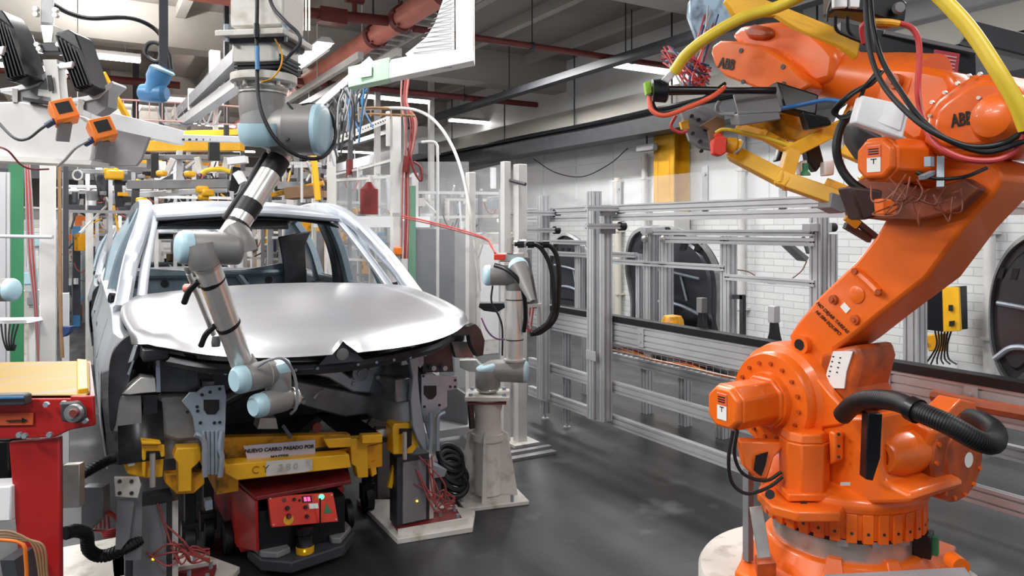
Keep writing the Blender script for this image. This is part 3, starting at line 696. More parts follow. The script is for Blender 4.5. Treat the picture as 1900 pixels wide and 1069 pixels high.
    for dx in (-8, 0, 8, 16): b.tube(PL('Y', 3.452, [(386+dx, 800), (386+dx, 850), (386+dx, 880)]), .008, 6, smooth=False)
    b.tube(PL('Y', 3.44, [(362, 806), (374, 812), (380, 830), (380, 885)]), .012, 6); b.tube(PL('Y', 3.44, [(412, 800), (408, 830), (412, 850), (408, 885)]), .012, 6)
    b.build('bracket_rib', bracket, t)
    b = MB(); b.prism(PL('Y', 3.60, [(762, 640), (778, 640), (776, 700), (780, 745), (788, 790), (796, 836), (786, 836), (774, 815), (765, 790), (762, 740), (766, 700), (760, 670)]), (0, .04, 0)); b.build('front_upright', bracket, t, bevel=.006)
    b = MB(); b.tube(PL('Y', 3.58, [(799, 765), (800, 800), (798, 835)]), .012, 8); b.tube(PL('Y', 3.58, [(825, 765), (814, 772), (812, 790), (812, 836)]), .012, 8); b.build('bracket_rib', bracket, t)
    b = MB(); b.prism(PL('Y', 3.66, [(782, 648), (838, 636), (842, 690), (784, 692)]), (0, .1, 0)); b.build('headlight_pocket', engdark, t, bevel=.004)
    b = MB(); 
    for px in (801, 822): c = onY(px, 682, 3.64); b.cyl(c, c-V((0, .03, 0)), .014, 10)
    b.prism(PL('Y', 3.63, [(774, 656), (786, 654), (786, 676), (780, 683), (773, 676)]), (0, .01, 0)); b.prism(PL('Y', 3.6, [(746, 652), (757, 647), (752, 664), (757, 676), (745, 678)]), (0, .02, 0))
    b.build('pocket_stud', bracket, t)
    b = MB(); b.prism(PL('Y', 3.64, [(838, 634), (850, 632), (868, 634), (878, 660), (880, 664), (846, 664)]), (0, .04, 0)); b.build('inner_fender', engmid, t, bevel=.004)
    b = MB(); b.prism(PL('Y', 3.52, [(868, 606), (882, 600), (893, 612), (900, 632), (897, 660), (885, 662), (874, 640)]), (0, .05, 0)); b.build('arch_flange', engdark, t, bevel=.004)
    b = MB(); b.prism(PL('Y', 3.50, [(372, 646), (392, 648), (392, 695), (372, 690)]), (0, .02, 0)); b.prism(PL('Y', 3.7, [(375, 708), (398, 708), (396, 722), (376, 722)]), (0, .08, 0)); b.build('latch_bracket', engmid, t)
    return t
car1 = car('silver unpainted car body with its hood fitted and no bumper, standing on the yellow carrier')
# ================================================================= ORANGE ROBOT
RX, RY = 2.75, 1.98
def q_(px, py, x): return onX(px, py, x)
rb = thing('industrial_robot', 'large orange six-axis industrial robot in the right foreground, bent over to the left', 'robot', (RX, RY, 0.2))
O = V((RX, RY, 0)); UP = V((0, 0, 1))
# base
b = MB(); b.lathe(O, UP, [(.20, .40), (.23, .40), (.25, .36), (.37, .30), (.372, .0)], 40)
b.prism([O+V((-.50, -.10, .20)), O+V((-.50, .12, .20)), O+V((-.2, .3, .20)), O+V((-.2, -.30, .20))], (0, 0, .09))
b.prism([O+V((.50, -.20, .20)), O+V((.50, .12, .20)), O+V((.2, .3, .20)), O+V((.2, -.30, .20))], (0, 0, .09))
b.prism([O+V((-.2, -.55, .20)), O+V((.28, -.55, .20)), O+V((.3, -.2, .20)), O+V((-.25, -.2, .20))], (0, 0, .08))
b.build('base_casting', orange, rb, bevel=.012)
b = MB()
for a in (-2.6, -1.85, -1.0): 
    u = V((cos(a), sin(a), 0)); w = V((-sin(a), cos(a), 0))
    b.prism([O+u*.37+w*.06+UP*.25, O+u*.37-w*.06+UP*.25, O+u*.29-w*.025+UP*.385, O+u*.29+w*.025+UP*.385], -u*.06)
b.build('gusset', orange, rb, bevel=.004)
MB().lathe(O, UP, [(.365, .272), (.455, .272)], 48).build('bearing_ring', steel, rb)
MB().lathe(O, UP, [(.45, .29), (.475, .29)], 48).build('shadow_gap_ring', black, rb)
b = MB(); b.lathe(O, UP, [(.47, .29), (.47, .305), (.575, .315)], 60)
for k in range(34):
    a = 2*pi*k/34; u = V((cos(a), sin(a), 0)); w = V((-sin(a), cos(a), 0))
    b.prism([O+u*.30+w*.019+UP*.462, O+u*.30-w*.019+UP*.462, O+u*.318-w*.019+UP*.462, O+u*.318+w*.019+UP*.462], UP*.11)
b.build('turning_ring', orange, rb, bevel=.002)
b = MB()
for k in range(34):
    a = 2*pi*k/34; u = V((cos(a), sin(a), 0)); b.cyl(O+u*.317+UP*.50, O+u*.3195+UP*.50, .006, 8)
b.build('screw_ring', engdark, rb)
b = MB()
for k in (0, 1, 2): 
    a = -2.5+.42*k; u = V((cos(a), sin(a), 0)); w = V((-sin(a), cos(a), 0)); b.prism([O+u*.275+w*.02+UP*.44, O+u*.275-w*.02+UP*.44, O+u*.30-w*.02+UP*.44, O+u*.30+w*.02+UP*.44], UP*.025)
b.build('stop_block', steel, rb)
u = V((cos(-1.15), sin(-1.15), 0)); MB().box(O+u*.30+UP*.41, (.09, .07, .09), rz=.4).build('socket', blackg, rb, bevel=.005)
MB().box(O+u*.345+UP*.41+V((-.0, 0, 0)), (.03, .02, .07), rz=.4).build('connector', green, rb)
# waist
b = MB(); b.lathe(O, UP, [(.57, .318), (.60, .33), (.625, .32), (.65, .26), (.66, 0)], 48)
lug = [onZ(px, py, .60) for px, py in ((1405, 912), (1409, 900), (1440, 888), (1520, 880), (1600, 900), (1560, 950), (1480, 950), (1432, 938))]
b.prism(lug, (0, 0, -.04)); b.build('waist_plate', orange, rb, bevel=.008)
b = MB()
for px, py in ((1428, 917), (1491, 940)): c = D(px, py, 2.83); b.lathe(c, -Fv, [(0, .018), (.006, .018)], 16)
b.build('bolt_recess', engdark, rb)
# upright frame
fr = PL('X', 2.56, [(1452, 800), (1478, 760), (1500, 740), (1530, 740), (1560, 772), (1600, 772), (1634, 768), (1634, 862), (1640, 892), (1690, 918), (1690, 935), (1455, 938)])
b = MB(); b.prism(fr, (.34, 0, 0)); b.build('upright_frame', orange, rb, bevel=.018)
b = MB(); b.prism(PL('X', 2.545, [(1500, 680), (1540, 730), (1570, 765), (1560, 790), (1486, 800), (1470, 700)]), (.05, 0, 0)); b.build('frame_web', orange, rb, bevel=.01)
b = MB(); b.prism(PL('X', 2.55, [(1552, 796), (1566, 800), (1566, 852), (1554, 860)]), (-.05, 0, 0)); ob = b.build('bolted_lug', orange, rb, bevel=.008)
b = MB()
for py in (806, 828, 848): c = q_(1557, py, 2.498); b.cyl(c, c-V((.004, 0, 0)), .006, 8)
b.build('bolt_hole', engdark, ob)
b = MB(); b.prism([D(1611, 768, 2.62), D(1638, 768, 2.62), D(1634, 850, 2.64), D(1620, 893, 2.66), D(1606, 890, 2.66)], Fv*.05); b.build('black_cover_strip', blackg, rb, bevel=.004)
# shoulder hub (axis 2) with flange bolts
HY, HZ = 2.13, .935
A2 = V((-1, 0, 0)); H = V((2.75, HY, HZ))
b = MB(); b.lathe((2.95, HY, HZ), A2, [(0, .20), (.02, .235), (.36, .235), (.40, .225), (.42, .20)], 56); b.build('shoulder_hub', orange, rb)
b = MB(); b.lathe((2.53, HY, HZ), A2, [(0, .20), (.03, .20), (.045, .19), (.05, .12), (.075, .115), (.08, 0)], 48); b.build('hub_flange', orange, rb)
b = MB()
for k in range(16): a = 2*pi*k/16+.1; c = V((2.483, HY+cos(a)*.155, HZ+sin(a)*.155)); b.cyl(c, c-V((.010, 0, 0)), .0085, 8)
b.build('flange_bolts', orange_d, rb)
# axis 2 motor, octagonal
def octa(c0, c1, r, up=UP, n=8, ch=.5):
    x, y, z = basis(V(c1)-V(c0), up)
    pts = []
    for i, j in ((-1, -ch), (-ch, -1), (ch, -1), (1, -ch), (1, ch), (ch, 1), (-ch, 1), (-1, ch)): pts.append(V(c0)+x*i*r+y*j*r)
    return pts, V(c1)-V(c0)
b = MB(); p_, e_ = octa((2.46, HY, HZ), (2.24, HY, HZ), .088); b.prism(p_, e_); p_, e_ = octa((2.24, HY, HZ), (2.215, HY, HZ), .085); b.prism(p_, e_, .9); p_, e_ = octa((2.50, HY, HZ), (2.44, HY, HZ), .10); b.prism(p_, e_); mo = b.build('shoulder_motor', orange, rb, bevel=.008)
def sticker(parent, c, ax, upv, w, h):
    ax = V(ax).normalized(); x, y, z = basis(ax, V(upv)); c = V(c)
    MB().prism([c+x*i*w/2+y*j*h/2 for i, j in ((-1, -1), (1, -1), (1, 1), (-1, 1))], ax*.001).build('sticker', labelw, parent)
    k = MB(); k.prism([c+ax*.001+x*i*w/2+y*(j*h*.22+h*.27) for i, j in ((-1, -1), (1, -1), (1, 1), (-1, 1))], ax*.001)
    k.build('sticker_band', labelo, parent)
    k = MB()
    for j in range(3): k.prism([c+ax*.002+x*i*w*.38+y*(q*h*.025+h*(.36-.09*j)) for i, q in ((-1, -1), (1, -1), (1, 1), (-1, 1))], ax*.0006)
    k.prism([c+ax*.001+x*i*w*.22+y*(q*h*.02-h*.02) for i, q in ((-1, -1), (1, -1), (1, 1), (-1, 1))], ax*.0006)
    k.prism([c+ax*.001+x*(i*w*.04)+y*(q*h*.10-h*.10) for i, q in ((-1, -1), (1, -1), (1, 1), (-1, 1))], ax*.0006)
    k.build('sticker_print', ink, parent)
sticker(mo, (2.213, HY-.0, HZ+.005), A2, UP, .05, .105)
# front base motor (vertical octagonal)
c = D(1492, 900, 2.93); c.z = .62
b = MB(); p_, e_ = octa(c, c+UP*.20, .085, Fv); b.prism(p_, e_); p_, e_ = octa(c+UP*.20, c+UP*.235, .082, Fv); b.prism(p_, e_, .88); b.box(c+V((0, 0, .0)), (.2, .2, .03), rz=-radians(YAW)); b.build('waist_motor', orange, rb, bevel=.006)
b = MB(); p_ = D(1560, 901, 2.75); b.prism([p_, p_+Rv*.035, p_+Rv*.035+UP*.012, p_+UP*.012], -Fv*.002); b.build('small_label', labelw, rb)
# left bracket under the motor
b = MB(); b.prism([D(1372, 818, 2.95), D(1462, 822, 2.95), D(1436, 850, 2.93), D(1424, 890, 2.93), D(1405, 890, 2.93), D(1382, 868, 2.93)], Fv*.06); b.build('cable_bracket', orange, rb, bevel=.008)
b = MB(); b.prism([D(1402, 845, 2.92), D(1425, 838, 2.92), D(1420, 862, 2.92), D(1412, 884, 2.92), D(1398, 872, 2.92)], -Fv*.004); b.build('bracket_window', black, rb)
# balancer at the back
BC = V((2.95, 1.62, .765))
b = MB(); b.lathe(BC, (0, -1, 0), [(-.42, .10), (-.36, .14), (-.14, .15), (-.10, .178), (0, .178), (.012, .168), (.012, .10), (.018, .095), (.018, 0)], 44); b.build('balancer_drum', orange_d, rb)
b = MB()
for k in range(14): a = 2*pi*k/14; p_ = BC+V((cos(a)*.158, 0, sin(a)*.158)); b.cyl(p_, p_+V((0, -.02, 0)), .009, 8)
b.build('drum_bolts', orange, rb)
b = MB(); b.prism([BC+V((.0, -.02, .17)), BC+V((-.14, -.02, .10)), BC+V((-.15, -.02, .16)), BC+V((.0, -.02, .225)), BC+V((.1, -.02, .20)), BC+V((.14, -.02, .10))], (0, .09, 0)); b.build('drum_bracket', orange, rb, bevel=.006)
p_ = D(1780, 858, 2.66); MB().lathe(BC+V((.055, -.019, -.02)), (0, -1, 0), [(0, .03), (.001, .03)], 16).build('round_sticker', labelw, rb)
b = MB(); hb = q_(1672, 838, 2.72); b.lathe(hb, A2, [(-.2, .085), (.06, .085), (.10, .07), (.12, .068), (.13, .06), (.13, .036), (.12, .032), (.12, .024), (.135, .02), (.135, 0)], 32); b.build('balancer_pivot', orange, rb)
b = MB(); b.prism(PL('X', 2.76, [(1640, 775), (1700, 778), (1735, 800), (1712, 850), (1700, 900), (1660, 880), (1640, 860)]), (.2, 0, 0)); b.build('rear_housing', orange, rb, bevel=.02)
b = MB()
for dz in (.105, -.105): b.cyl(hb+V((-.03, 0, dz)), hb+V((.05, 0, dz)), .022, 14)
b.build('pivot_lug', orange, rb)
# lower arm
AXn = 2.60
pts = [(1470, 640), (1462, 625), (1480, 597), (1519, 550), (1588, 484), (1624, 439), (1645, 402), (1655, 330), (1700, 296), (1790, 286), (1845, 300), (1862, 330), (1838, 368), (1788, 422), (1719, 517), (1627, 588), (1570, 634), (1549, 648), (1545, 700), (1500, 700)]
side = PL('X', AXn, pts)
b = MB(); b.prism(side, (.23, 0, 0)); b.build('lower_arm', orange, rb, bevel=.014)
b = MB(); b.prism(PL('X', AXn-.004, [(1520, 655), (1549, 648), (1590, 640), (1598, 668), (1585, 720), (1600, 765), (1545, 765), (1530, 720), (1518, 690)]), (.235, 0, 0)); b.build('arm_root', orange_d, rb, bevel=.02)
b = MB(); b.prism(PL('X', AXn-.011, [(1546, 652), (1582, 652), (1570, 690), (1566, 721), (1529, 720), (1534, 690)]), (.006, 0, 0)); rl = b.build('warning_plate', labelw, rb)
b = MB()
for k in range(9): c = q_(1546+13*(k % 2)-2*(k//2), 662+9*(k//2)+2*(k % 2), AXn-.012); b.box(c, (.002, .007, .005))
b.build('plate_print', ink, rl)
b = MB(); hc = q_(1483, 640, AXn-.03); b.lathe(hc, A2, [(-.06, .04), (.0, .04), (.0, .024)], 20); b.build('lifting_eye', orange, rb)
MB().lathe(hc+A2*.002, A2, [(-.02, .024), (-.001, .024)], 20).build('eye_hole', black, rb)
b = MB(); b.tube([q_(1586, 503, AXn-.006), q_(1607, 520, AXn-.006), q_(1630, 543, AXn-.006)], .018, 8); hd = b.build('arm_recess_rib', orange, rb)
b = MB()
for px, py in ((1586, 503), (1630, 542)): c = q_(px, py, AXn-.025); b.cyl(c, c+A2*.006, .012, 10)
b.build('screw', orange_d, hd)
MB().lathe(q_(1590, 547, AXn), A2, [(-.01, .034), (.004, .034), (.006, .03)], 28).build('round_cover', orange, rb)
b = MB()
for px, py in ((1548, 556), (1588, 593)): b.lathe(q_(px, py, AXn), A2, [(0, .02), (.012, .018), (.013, .009), (.02, .008)], 16)
b.build('arm_bolt', orange_d, rb)
c = q_(1568, 572, AXn-.002); yy = V((0, 1, 0))
MB().prism(PL('X', AXn-.002, [(1559, 569), (1567, 561), (1578, 573), (1570, 582)]), (-.001, 0, 0)).build('arm_sticker', labelw, rb)
def xtext(name, s, size, px, py, px2, py2, x, m, parent, bold=.0, flip=False, shear=0., xs=1.):
    a = onX(px, py, x); b_ = onX(px2, py2, x); xd = (b_-a).normalized(); zd = V((-1, 0, 0)); yd = zd.cross(xd)
    return text(name, s, size, (a+b_)/2, xd, yd, m, parent, bold=bold, shear=shear, xs=xs)
xtext('handwriting', 'NO DEJAR TAREAS', .021, 1520, 566, 1568, 612, AXn-.003, ink, rb, shear=.3)
xtext('handwriting', 'NI SIN EQUIPO', .021, 1512, 576, 1560, 622, AXn-.003, ink, rb, shear=.3)
# dark tape marks on the back edge
b = MB()
for (x0, y0), (x1, y1) in (((1800, 448), (1788, 468)), ((1812, 428), (1804, 442)), ((1852, 385), (1842, 400))):
    a = q_(x0, y0, 2.70); c = q_(x1, y1, 2.70)
b.box(q_(1838, 388, 2.80)+V((.0, -.003, 0)), (.05, .01, .05), rx=-.4)
b.build('tape_mark', blackg, rb)
# elbow
EX = 2.52
b = MB(); b.prism(PL('X', EX, [(1716, 232), (1721, 203), (1738, 182), (1800, 138), (1848, 136), (1885, 160), (1902, 195), (1905, 245), (1880, 276), (1810, 290), (1735, 290), (1708, 272)]), (.42, 0, 0)); b.build('elbow_housing', orange, rb, bevel=.022)
b = MB(); b.prism(PL('X', EX-.03, [(1732, 232), (1738, 205), (1756, 188), (1808, 152), (1845, 150), (1872, 170), (1885, 200), (1886, 240), (1868, 262), (1810, 272), (1745, 272), (1730, 262)]), (.04, 0, 0)); b.build('elbow_cover', orange, rb, bevel=.014)
b = MB()
for px, py in ((1727, 215), (1731, 190), (1755, 172), (1778, 155), (1800, 141), (1820, 138), (1845, 140), (1818, 182)): b.bolt(q_(px, py, EX-.001 if (px, py) != (1818, 182) else EX-.031), A2, .007, .01)
b.build('cover_bolt', steel, rb)
b = MB(); b.lathe(q_(1866, 222, EX-.03), A2, [(0, .085), (.05, .08), (.09, .06), (.10, .04), (.102, 0)], 32); b.build('elbow_boss', orange, rb)
xtext('lettering', 'ABB', .060, 1766, 226, 1802, 219, EX-.033, ink, rb, bold=.0015, xs=.62)
b = MB(); b.prism(PL('X', 2.62, [(1625, 122), (1660, 118), (1712, 122), (1760, 132), (1775, 165), (1730, 215), (1716, 262), (1690, 270), (1650, 235), (1622, 200)]), (.26, 0, 0)); b.build('upper_arm_root', orange, rb, bevel=.03)
b = MB(); b.lathe(q_(1664, 152, 2.62), A2, [(0, .03), (.03, .028), (.03, .012), (.035, .01)], 14); b.build('root_boss', orange_d, rb)
# upper arm tube
U0 = V((2.75, 1.70, 2.20)); U1 = V((2.75, 2.16, 2.345)); ud = (U1-U0).normalized()
b = MB(); b.lathe(U0, ud, [(-.1, .135), (.05, .125), (.15, .112), (.42, .098), (.50, .098)], 36); b.build('upper_arm', orange, rb)
b = MB(); b.lathe(U0+ud*.46, ud, [(0, .128), (.03, .135), (.05, .125), (.10, .115)], 36); b.build('upper_arm_flange', orange, rb)
b = MB()
for k in range(12):
    a = 2*pi*k/12; x_, y_, z_ = basis(ud); c = U0+ud*.455+(x_*cos(a)+y_*sin(a))*.118; b.bolt(c, -ud, .008, .012)
b.build('flange_bolts', engdark, rb)
# wrist
b = MB(); b.prism(PL('X', 2.63, [(1352, 66), (1372, 48), (1425, 40), (1470, 38), (1505, 52), (1535, 78), (1552, 100), (1546, 150), (1510, 160), (1480, 140), (1430, 120), (1375, 90)]), (.22, 0, 0)); b.build('wrist_body', orange, rb, bevel=.03)
b = MB(); b.prism(PL('X', 2.60, [(1375, 52), (1395, 44), (1425, 50), (1432, 66), (1412, 74), (1385, 72)]), (.08, 0, 0)); b.build('wrist_lobe', orange_d, rb, bevel=.02)
b = MB(); b.prism(PL('X', 2.57, [(1318, 98), (1322, 84), (1336, 75), (1365, 76), (1412, 84), (1432, 96), (1462, 116), (1482, 138), (1500, 150), (1502, 160), (1482, 172), (1456, 179), (1420, 170), (1380, 155), (1344, 142), (1326, 122)]), (.20, 0, 0)); wr = b.build('wrist_housing', orange, rb, bevel=.03)
b = MB()
for px, py in ((1375, 94), (1453, 124), (1454, 156), (1379, 152)): c = q_(px, py, 2.568); b.cyl(c, c+A2*.003, .011, 12)
b.build('screw_hole', engdark, wr)
xtext('lettering', 'ABB', .066, 1334, 117, 1362, 122, 2.567, ink, rb, bold=.002, xs=.85)
# axis 3 motor with sticker
mc = q_(1690, 300, 2.52)
b = MB(); e0 = q_(1668, 297, 2.33); e0 = V((2.33, mc.y, mc.z)); p_, e_ = octa(V((2.56, mc.y, mc.z)), e0, .074); b.prism(p_, e_); p_, e_ = octa(e0, e0+A2*.02, .07); b.prism(p_, e_, .88); m3 = b.build('elbow_motor', orange, rb, bevel=.007)
sticker(m3, e0+A2*.021+V((0, -.0, .0)), A2, UP, .05, .09)
b = MB(); b.prism([D(1600, 176, 2.5), D(1690, 196, 2.42), D(1676, 258, 2.42), D(1586, 226, 2.5)], Fv*.05); gb = b.build('junction_box', whitep, rb, bevel=.006)
b = MB(); b.prism([D(1614, 188, 2.497), D(1678, 201, 2.43), D(1668, 244, 2.43), D(1604, 220, 2.497)], -Fv*.01); b.build('box_lid', whitep, gb, bevel=.003)
mat('robot_orange_grime', (150, 70, 38), .45, noise=.35, nscale=12)
b = MB(); b.prism(PL('X', 2.53, [(1560, 350), (1600, 330), (1650, 330), (1720, 350), (1790, 330), (1820, 350), (1780, 390), (1700, 412), (1640, 410), (1600, 405)]), (.05, 0, 0)); b.build('elbow_cable_tray', MT['robot_orange_grime'], rb, bevel=.01)
b = MB(); b.prism([D(1637, 368, 2.38), D(1668, 372, 2.38), D(1664, 400, 2.38), D(1640, 398, 2.38)], Fv*.06); b.build('small_orange_box', orange, rb, bevel=.004)
b = MB(); b.prism([D(1575, 345, 2.5), D(1640, 352, 2.45), D(1632, 402, 2.45), D(1600, 410, 2.5)], Fv*.1); b.build('dark_cable_guard', mat('grimy_maroon', (66, 42, 40), .5, noise=.3), rb, bevel=.01)
b = MB()
for k in range(11):
    x0 = random.uniform(1640, 1800); y0 = random.uniform(315, 370)
    b.tube([D(x0, y0, 2.30), D(x0+random.uniform(-30, 10), y0+random.uniform(20, 50), 2.28), D(x0+random.uniform(-60, 10), y0+random.uniform(10, 60), 2.30), D(x0+random.uniform(-60, 40), y0+random.uniform(0, 20), 2.36)], .0026, 5)
b.build('thin_wires', mat('grimy_orange', (150, 74, 44), .5, noise=.3, nscale=12), rb, kind='stuff')
b = MB(); b.box(D(1745, 320, 2.27), (.02, .02, .10), rz=.5, ry=.3); b.box(D(1724, 300, 2.27), (.02, .02, .03)); b.box(D(1720, 325, 2.27), (.06, .02, .012), ry=-.3); b.build('terminal_bracket', bracket, rb)
# white round plate under the robot
MB().lathe(O, UP, [(0, .58), (.185, .58), (.2, .57)], 64).build('floor_plate', whitew, label='round white steel plate under the orange robot base', cat='base plate')
b = MB(); t = thing('mounting_bracket', 'upright bare metal bracket standing left of the orange robot base', 'bracket', D(1410, 1030, 2.95))
b.beam(D(1402, 940, 2.95), D(1418, 1035, 2.9), .05, .012, Fv); b.build('plate', steel, t, bevel=.002)
MB().beam(D(1388, 870, 3.05), D(1388, 1040, 3.02), .03, .03).build('post', midgrey, t)
MB().prism([D(1400, 1030, 2.95), D(1432, 1028, 2.95), D(1440, 1045, 2.85), D(1405, 1048, 2.85)], (0, 0, -.05)).build('foot', orange_d, t)
b = MB(); b.prism([D(1530, 1066, 2.55), D(1790, 1052, 2.45), D(1815, 1085, 2.30), D(1530, 1095, 2.4)], (0, 0, -.02)); b.build('cover_plate', midgrey, label='grey sheet cover in front of the orange robot base at the bottom edge', cat='cover plate', bevel=.003)
b = MB(); c = D(1778, 1048, 2.6); b.lathe(c, Fv, [(-.02, .03), (.04, .03)], 18); b.build('lifting_lug', orange, rb)
# ---------------- hoses of the robot
def hose(name, pts, r, m, label, cat='hose', ribs=0, n=10):
    b = MB(); b.tube(pts, r, n); 
    if ribs:
        P = smooth_path(pts, ribs)
        for i in range(1, len(P)-1): b.cone(P[i]-(P[i+1]-P[i-1]).normalized()*.0035, P[i]+(P[i+1]-P[i-1]).normalized()*.0035, r*1.10, r*1.10, 14)
    return b.build(name, m, label=label, cat=cat)
hose('corrugated_hose', [D(1562, 772, 2.78), D(1585, 750, 2.70), D(1620, 741, 2.6), D(1665, 746, 2.5), D(1700, 762, 2.42), D(1760, 788, 2.33), D(1815, 818, 2.3), D(1843, 822, 2.36), D(1846, 800, 2.48), D(1822, 782, 2.6), D(1800, 775, 2.72)], .031, black, 'thick black corrugated hose looping over the lower back of the orange robot', ribs=14, n=16)
b = MB(); c = D(1690, 757, 2.44); b.cyl(c, c+(D(1700, 762, 2.42)-c).normalized()*.03, .042, 16); b.build('hose_clamp', blackg, label='black clamp round the corrugated hose', cat='clamp')
hose('yellow_hose', [D(1250, 134, 2.9), D(1275, 100, 2.86), D(1320, 65, 2.80), D(1380, 32, 2.75), D(1445, 12, 2.72), D(1520, -25, 2.6), D(1620, -70, 2.4), D(1700, -40, 2.25), D(1745, -5, 2.2), D(1800, 55, 2.15), D(1850, 130, 2.10), D(1885, 190, 2.08), D(1905, 240, 2.08)], .022, yelcab, 'thick yellow hose arching over the orange robot from wrist to elbow', n=14)
hose('red_hose', [D(1603, 80, 2.5), D(1600, 50, 2.48), D(1622, 41, 2.46), D(1680, 46, 2.44), D(1702, 68, 2.43), D(1706, 110, 2.42), D(1703, 160, 2.38), D(1708, 205, 2.3), D(1730, 260, 2.2), D(1780, 292, 2.15), D(1840, 298, 2.13), D(1880, 282, 2.12), D(1900, 250, 2.1)], .0095, redcab, 'red hose hanging in a loop along the orange robot elbow')
b = MB(); b.tube([D(1622, 41, 2.455), D(1650, 42, 2.45), D(1668, 45, 2.445)], .0125, 10); b.build('hose_wrap', yelloww, label='worn yellow wrapping on the top of the red hose', cat='hose wrap')
hose('black_cable', [D(1606, -10, 2.42), D(1608, 40, 2.4), D(1615, 100, 2.38), D(1640, 160, 2.3), D(1690, 215, 2.22), D(1740, 250, 2.17), D(1800, 272, 2.14), D(1860, 266, 2.12), D(1905, 240, 2.1)], .0085, black, 'upper black cable sweeping across the orange elbow housing', 'cable')
hose('black_cable', [D(1614, -10, 2.43), D(1620, 50, 2.41), D(1636, 110, 2.37), D(1668, 165, 2.3), D(1710, 222, 2.21), D(1760, 260, 2.16), D(1830, 282, 2.13), D(1900, 262, 2.1)], .0085, black, 'second black cable running below the first across the orange elbow housing', 'cable')
hose('black_cable', [D(1700, 320, 2.3), D(1740, 332, 2.26), D(1790, 328, 2.24), D(1830, 312, 2.26)], .006, black, 'short black cable sagging below the elbow housing', 'cable')
for k, (dx, dy) in enumerate(((0, 0), (6, 2), (-6, 5))):
    hose('black_cable', [D(1632+dx, 130+dy, 2.5), D(1610+dx, 155+dy, 2.5), D(1575, 175+3*k, 2.55), D(1545+4*k, 205, 2.6), D(1560, 216+2*k, 2.6), D(1585, 205+3*k, 2.55), D(1605, 160, 2.5)], .006, black, ['black cable looped over the upper arm, outermost of three', 'black cable looped over the upper arm, middle of three', 'black cable looped over the upper arm, innermost of three'][k], 'cable')
hose('black_hose', [D(1580, 210, 2.6), D(1560, 235, 2.6), D(1552, 275, 2.6), D(1560, 310, 2.6), D(1580, 338, 2.58), D(1612, 360, 2.55)], .015, black, 'thick black hose curving down behind the yellow gripper frame')
hose('black_cable', [D(1360, 800, 2.9), D(1352, 850, 2.9), D(1358, 895, 2.9), D(1385, 916, 2.9), D(1425, 905, 2.9), D(1452, 885, 2.9)], .007, black, 'outer black cable loop hanging left of the orange robot base', 'cable')
hose('black_cable', [D(1368, 798, 2.92), D(1363, 845, 2.92), D(1380, 880, 2.92), D(1420, 892, 2.92), D(1450, 876, 2.92)], .007, black, 'inner black cable loop hanging left of the orange robot base', 'cable')
# black beam with red notice behind the robot, and valve block on top
t = thing('overhead_beam', 'black overhead beam carrying a red notice behind the orange robot', 'beam', D(1700, 110, 4.2))
b = MB(); b.prism([D(1560, 40, 4.2), D(1810, 95, 4.1), D(1812, 150, 4.1), D(1700, 165, 4.15), D(1560, 130, 4.2)], Fv*.2); b.build('beam', blackg, t, bevel=.004)
MB().beam(D(1640, 60, 4.15), D(1815, 97, 4.05), .02, .02).build('edge_strip', midgrey, t)
MB().beam(D(1790, 60, 4.3), D(1990, 110, 4.1), .12, .12).build('motor_shaft', darkgrey, t, bevel=.01)
b = MB(); b.prism([D(1733, 92, 4.08), D(1780, 100, 4.06), D(1776, 138, 4.06), D(1727, 130, 4.08)], -Fv*.005); nt_ = b.build('notice', mat('faded_red_notice', (196, 70, 84), .5), t)
b = MB()
for k in range(5): b.beam(D(1735-k*1.2, 100+6.4*k, 4.07), D(1775-k*1.2, 107+6.4*k, 4.05), .003, .007)
b.build('notice_print', mat('notice_ink', (240, 190, 190), .5), nt_)
t = thing('valve_block', 'black and white valve block with cables above the orange upper arm', 'valve block', D(1600, 20, 2.6))
b = MB(); b.prism([D(1548, 18, 2.6), D(1600, 22, 2.6), D(1655, 40, 2.6), D(1680, 40, 2.6), D(1684, 4, 2.6), D(1655, -20, 2.6), D(1548, -20, 2.6)], Fv*.10); b.build('block', blackg, t, bevel=.008)
b = MB(); b.prism([D(1542, -6, 2.58), D(1568, -6, 2.58), D(1568, 16, 2.58), D(1543, 17, 2.58)], -Fv*.02); b.prism([D(1573, -6, 2.58), D(1592, -6, 2.58), D(1590, 17, 2.58), D(1573, 16, 2.58)], -Fv*.02); b.build('connector', whitep, t, bevel=.003)
b = MB(); b.tube([D(1550, 30, 2.58), D(1552, 55, 2.6), D(1575, 68, 2.6), D(1600, 78, 2.6)], .006, 6); b.tube([D(1572, 30, 2.58), D(1576, 60, 2.6), D(1605, 82, 2.6)], .006, 6); b.tube([D(1543, 0, 2.6), D(1536, 20, 2.6), D(1534, 40, 2.6)], .004, 6); b.build('cable', black, t)
b = MB(); b.lathe(D(1665, 16, 2.58), -Fv, [(0, .02), (.02, .018)], 14); b.build('round_port', midgrey, t)
# ================================================================= GRIPPER
gp = thing('gripper_tool', 'yellow tubular gripper frame with grey boxes held by the orange robot', 'gripper', D(1450, 300, 3.0))
def ybar(pts, w, h=None):
    b = MB()
    for a, c in zip(pts, pts[1:]): 
        dd = (c-a).normalized()*w*.45; b.beam(a-dd, c+dd, w, h or w, Fv)
    return b
ybar([D(1367, 288, 3.15), D(1455, 334, 3.02), D(1546, 366, 2.92)], .062).build('frame_bar', yellow, gp, bevel=.004)
ybar([D(1455, 334, 3.02), D(1470, 280, 3.05), D(1560, 234, 3.05)], .056).build('frame_bar', yellow, gp, bevel=.004)
ybar([D(1470, 280, 3.05), D(1420, 252, 3.15), D(1375, 240, 3.25)], .04).build('frame_bar', yelloww, gp, bevel=.004)
ybar([D(1560, 234, 3.05), D(1572, 210, 3.1)], .05).build('frame_bar', yellow, gp, bevel=.004)
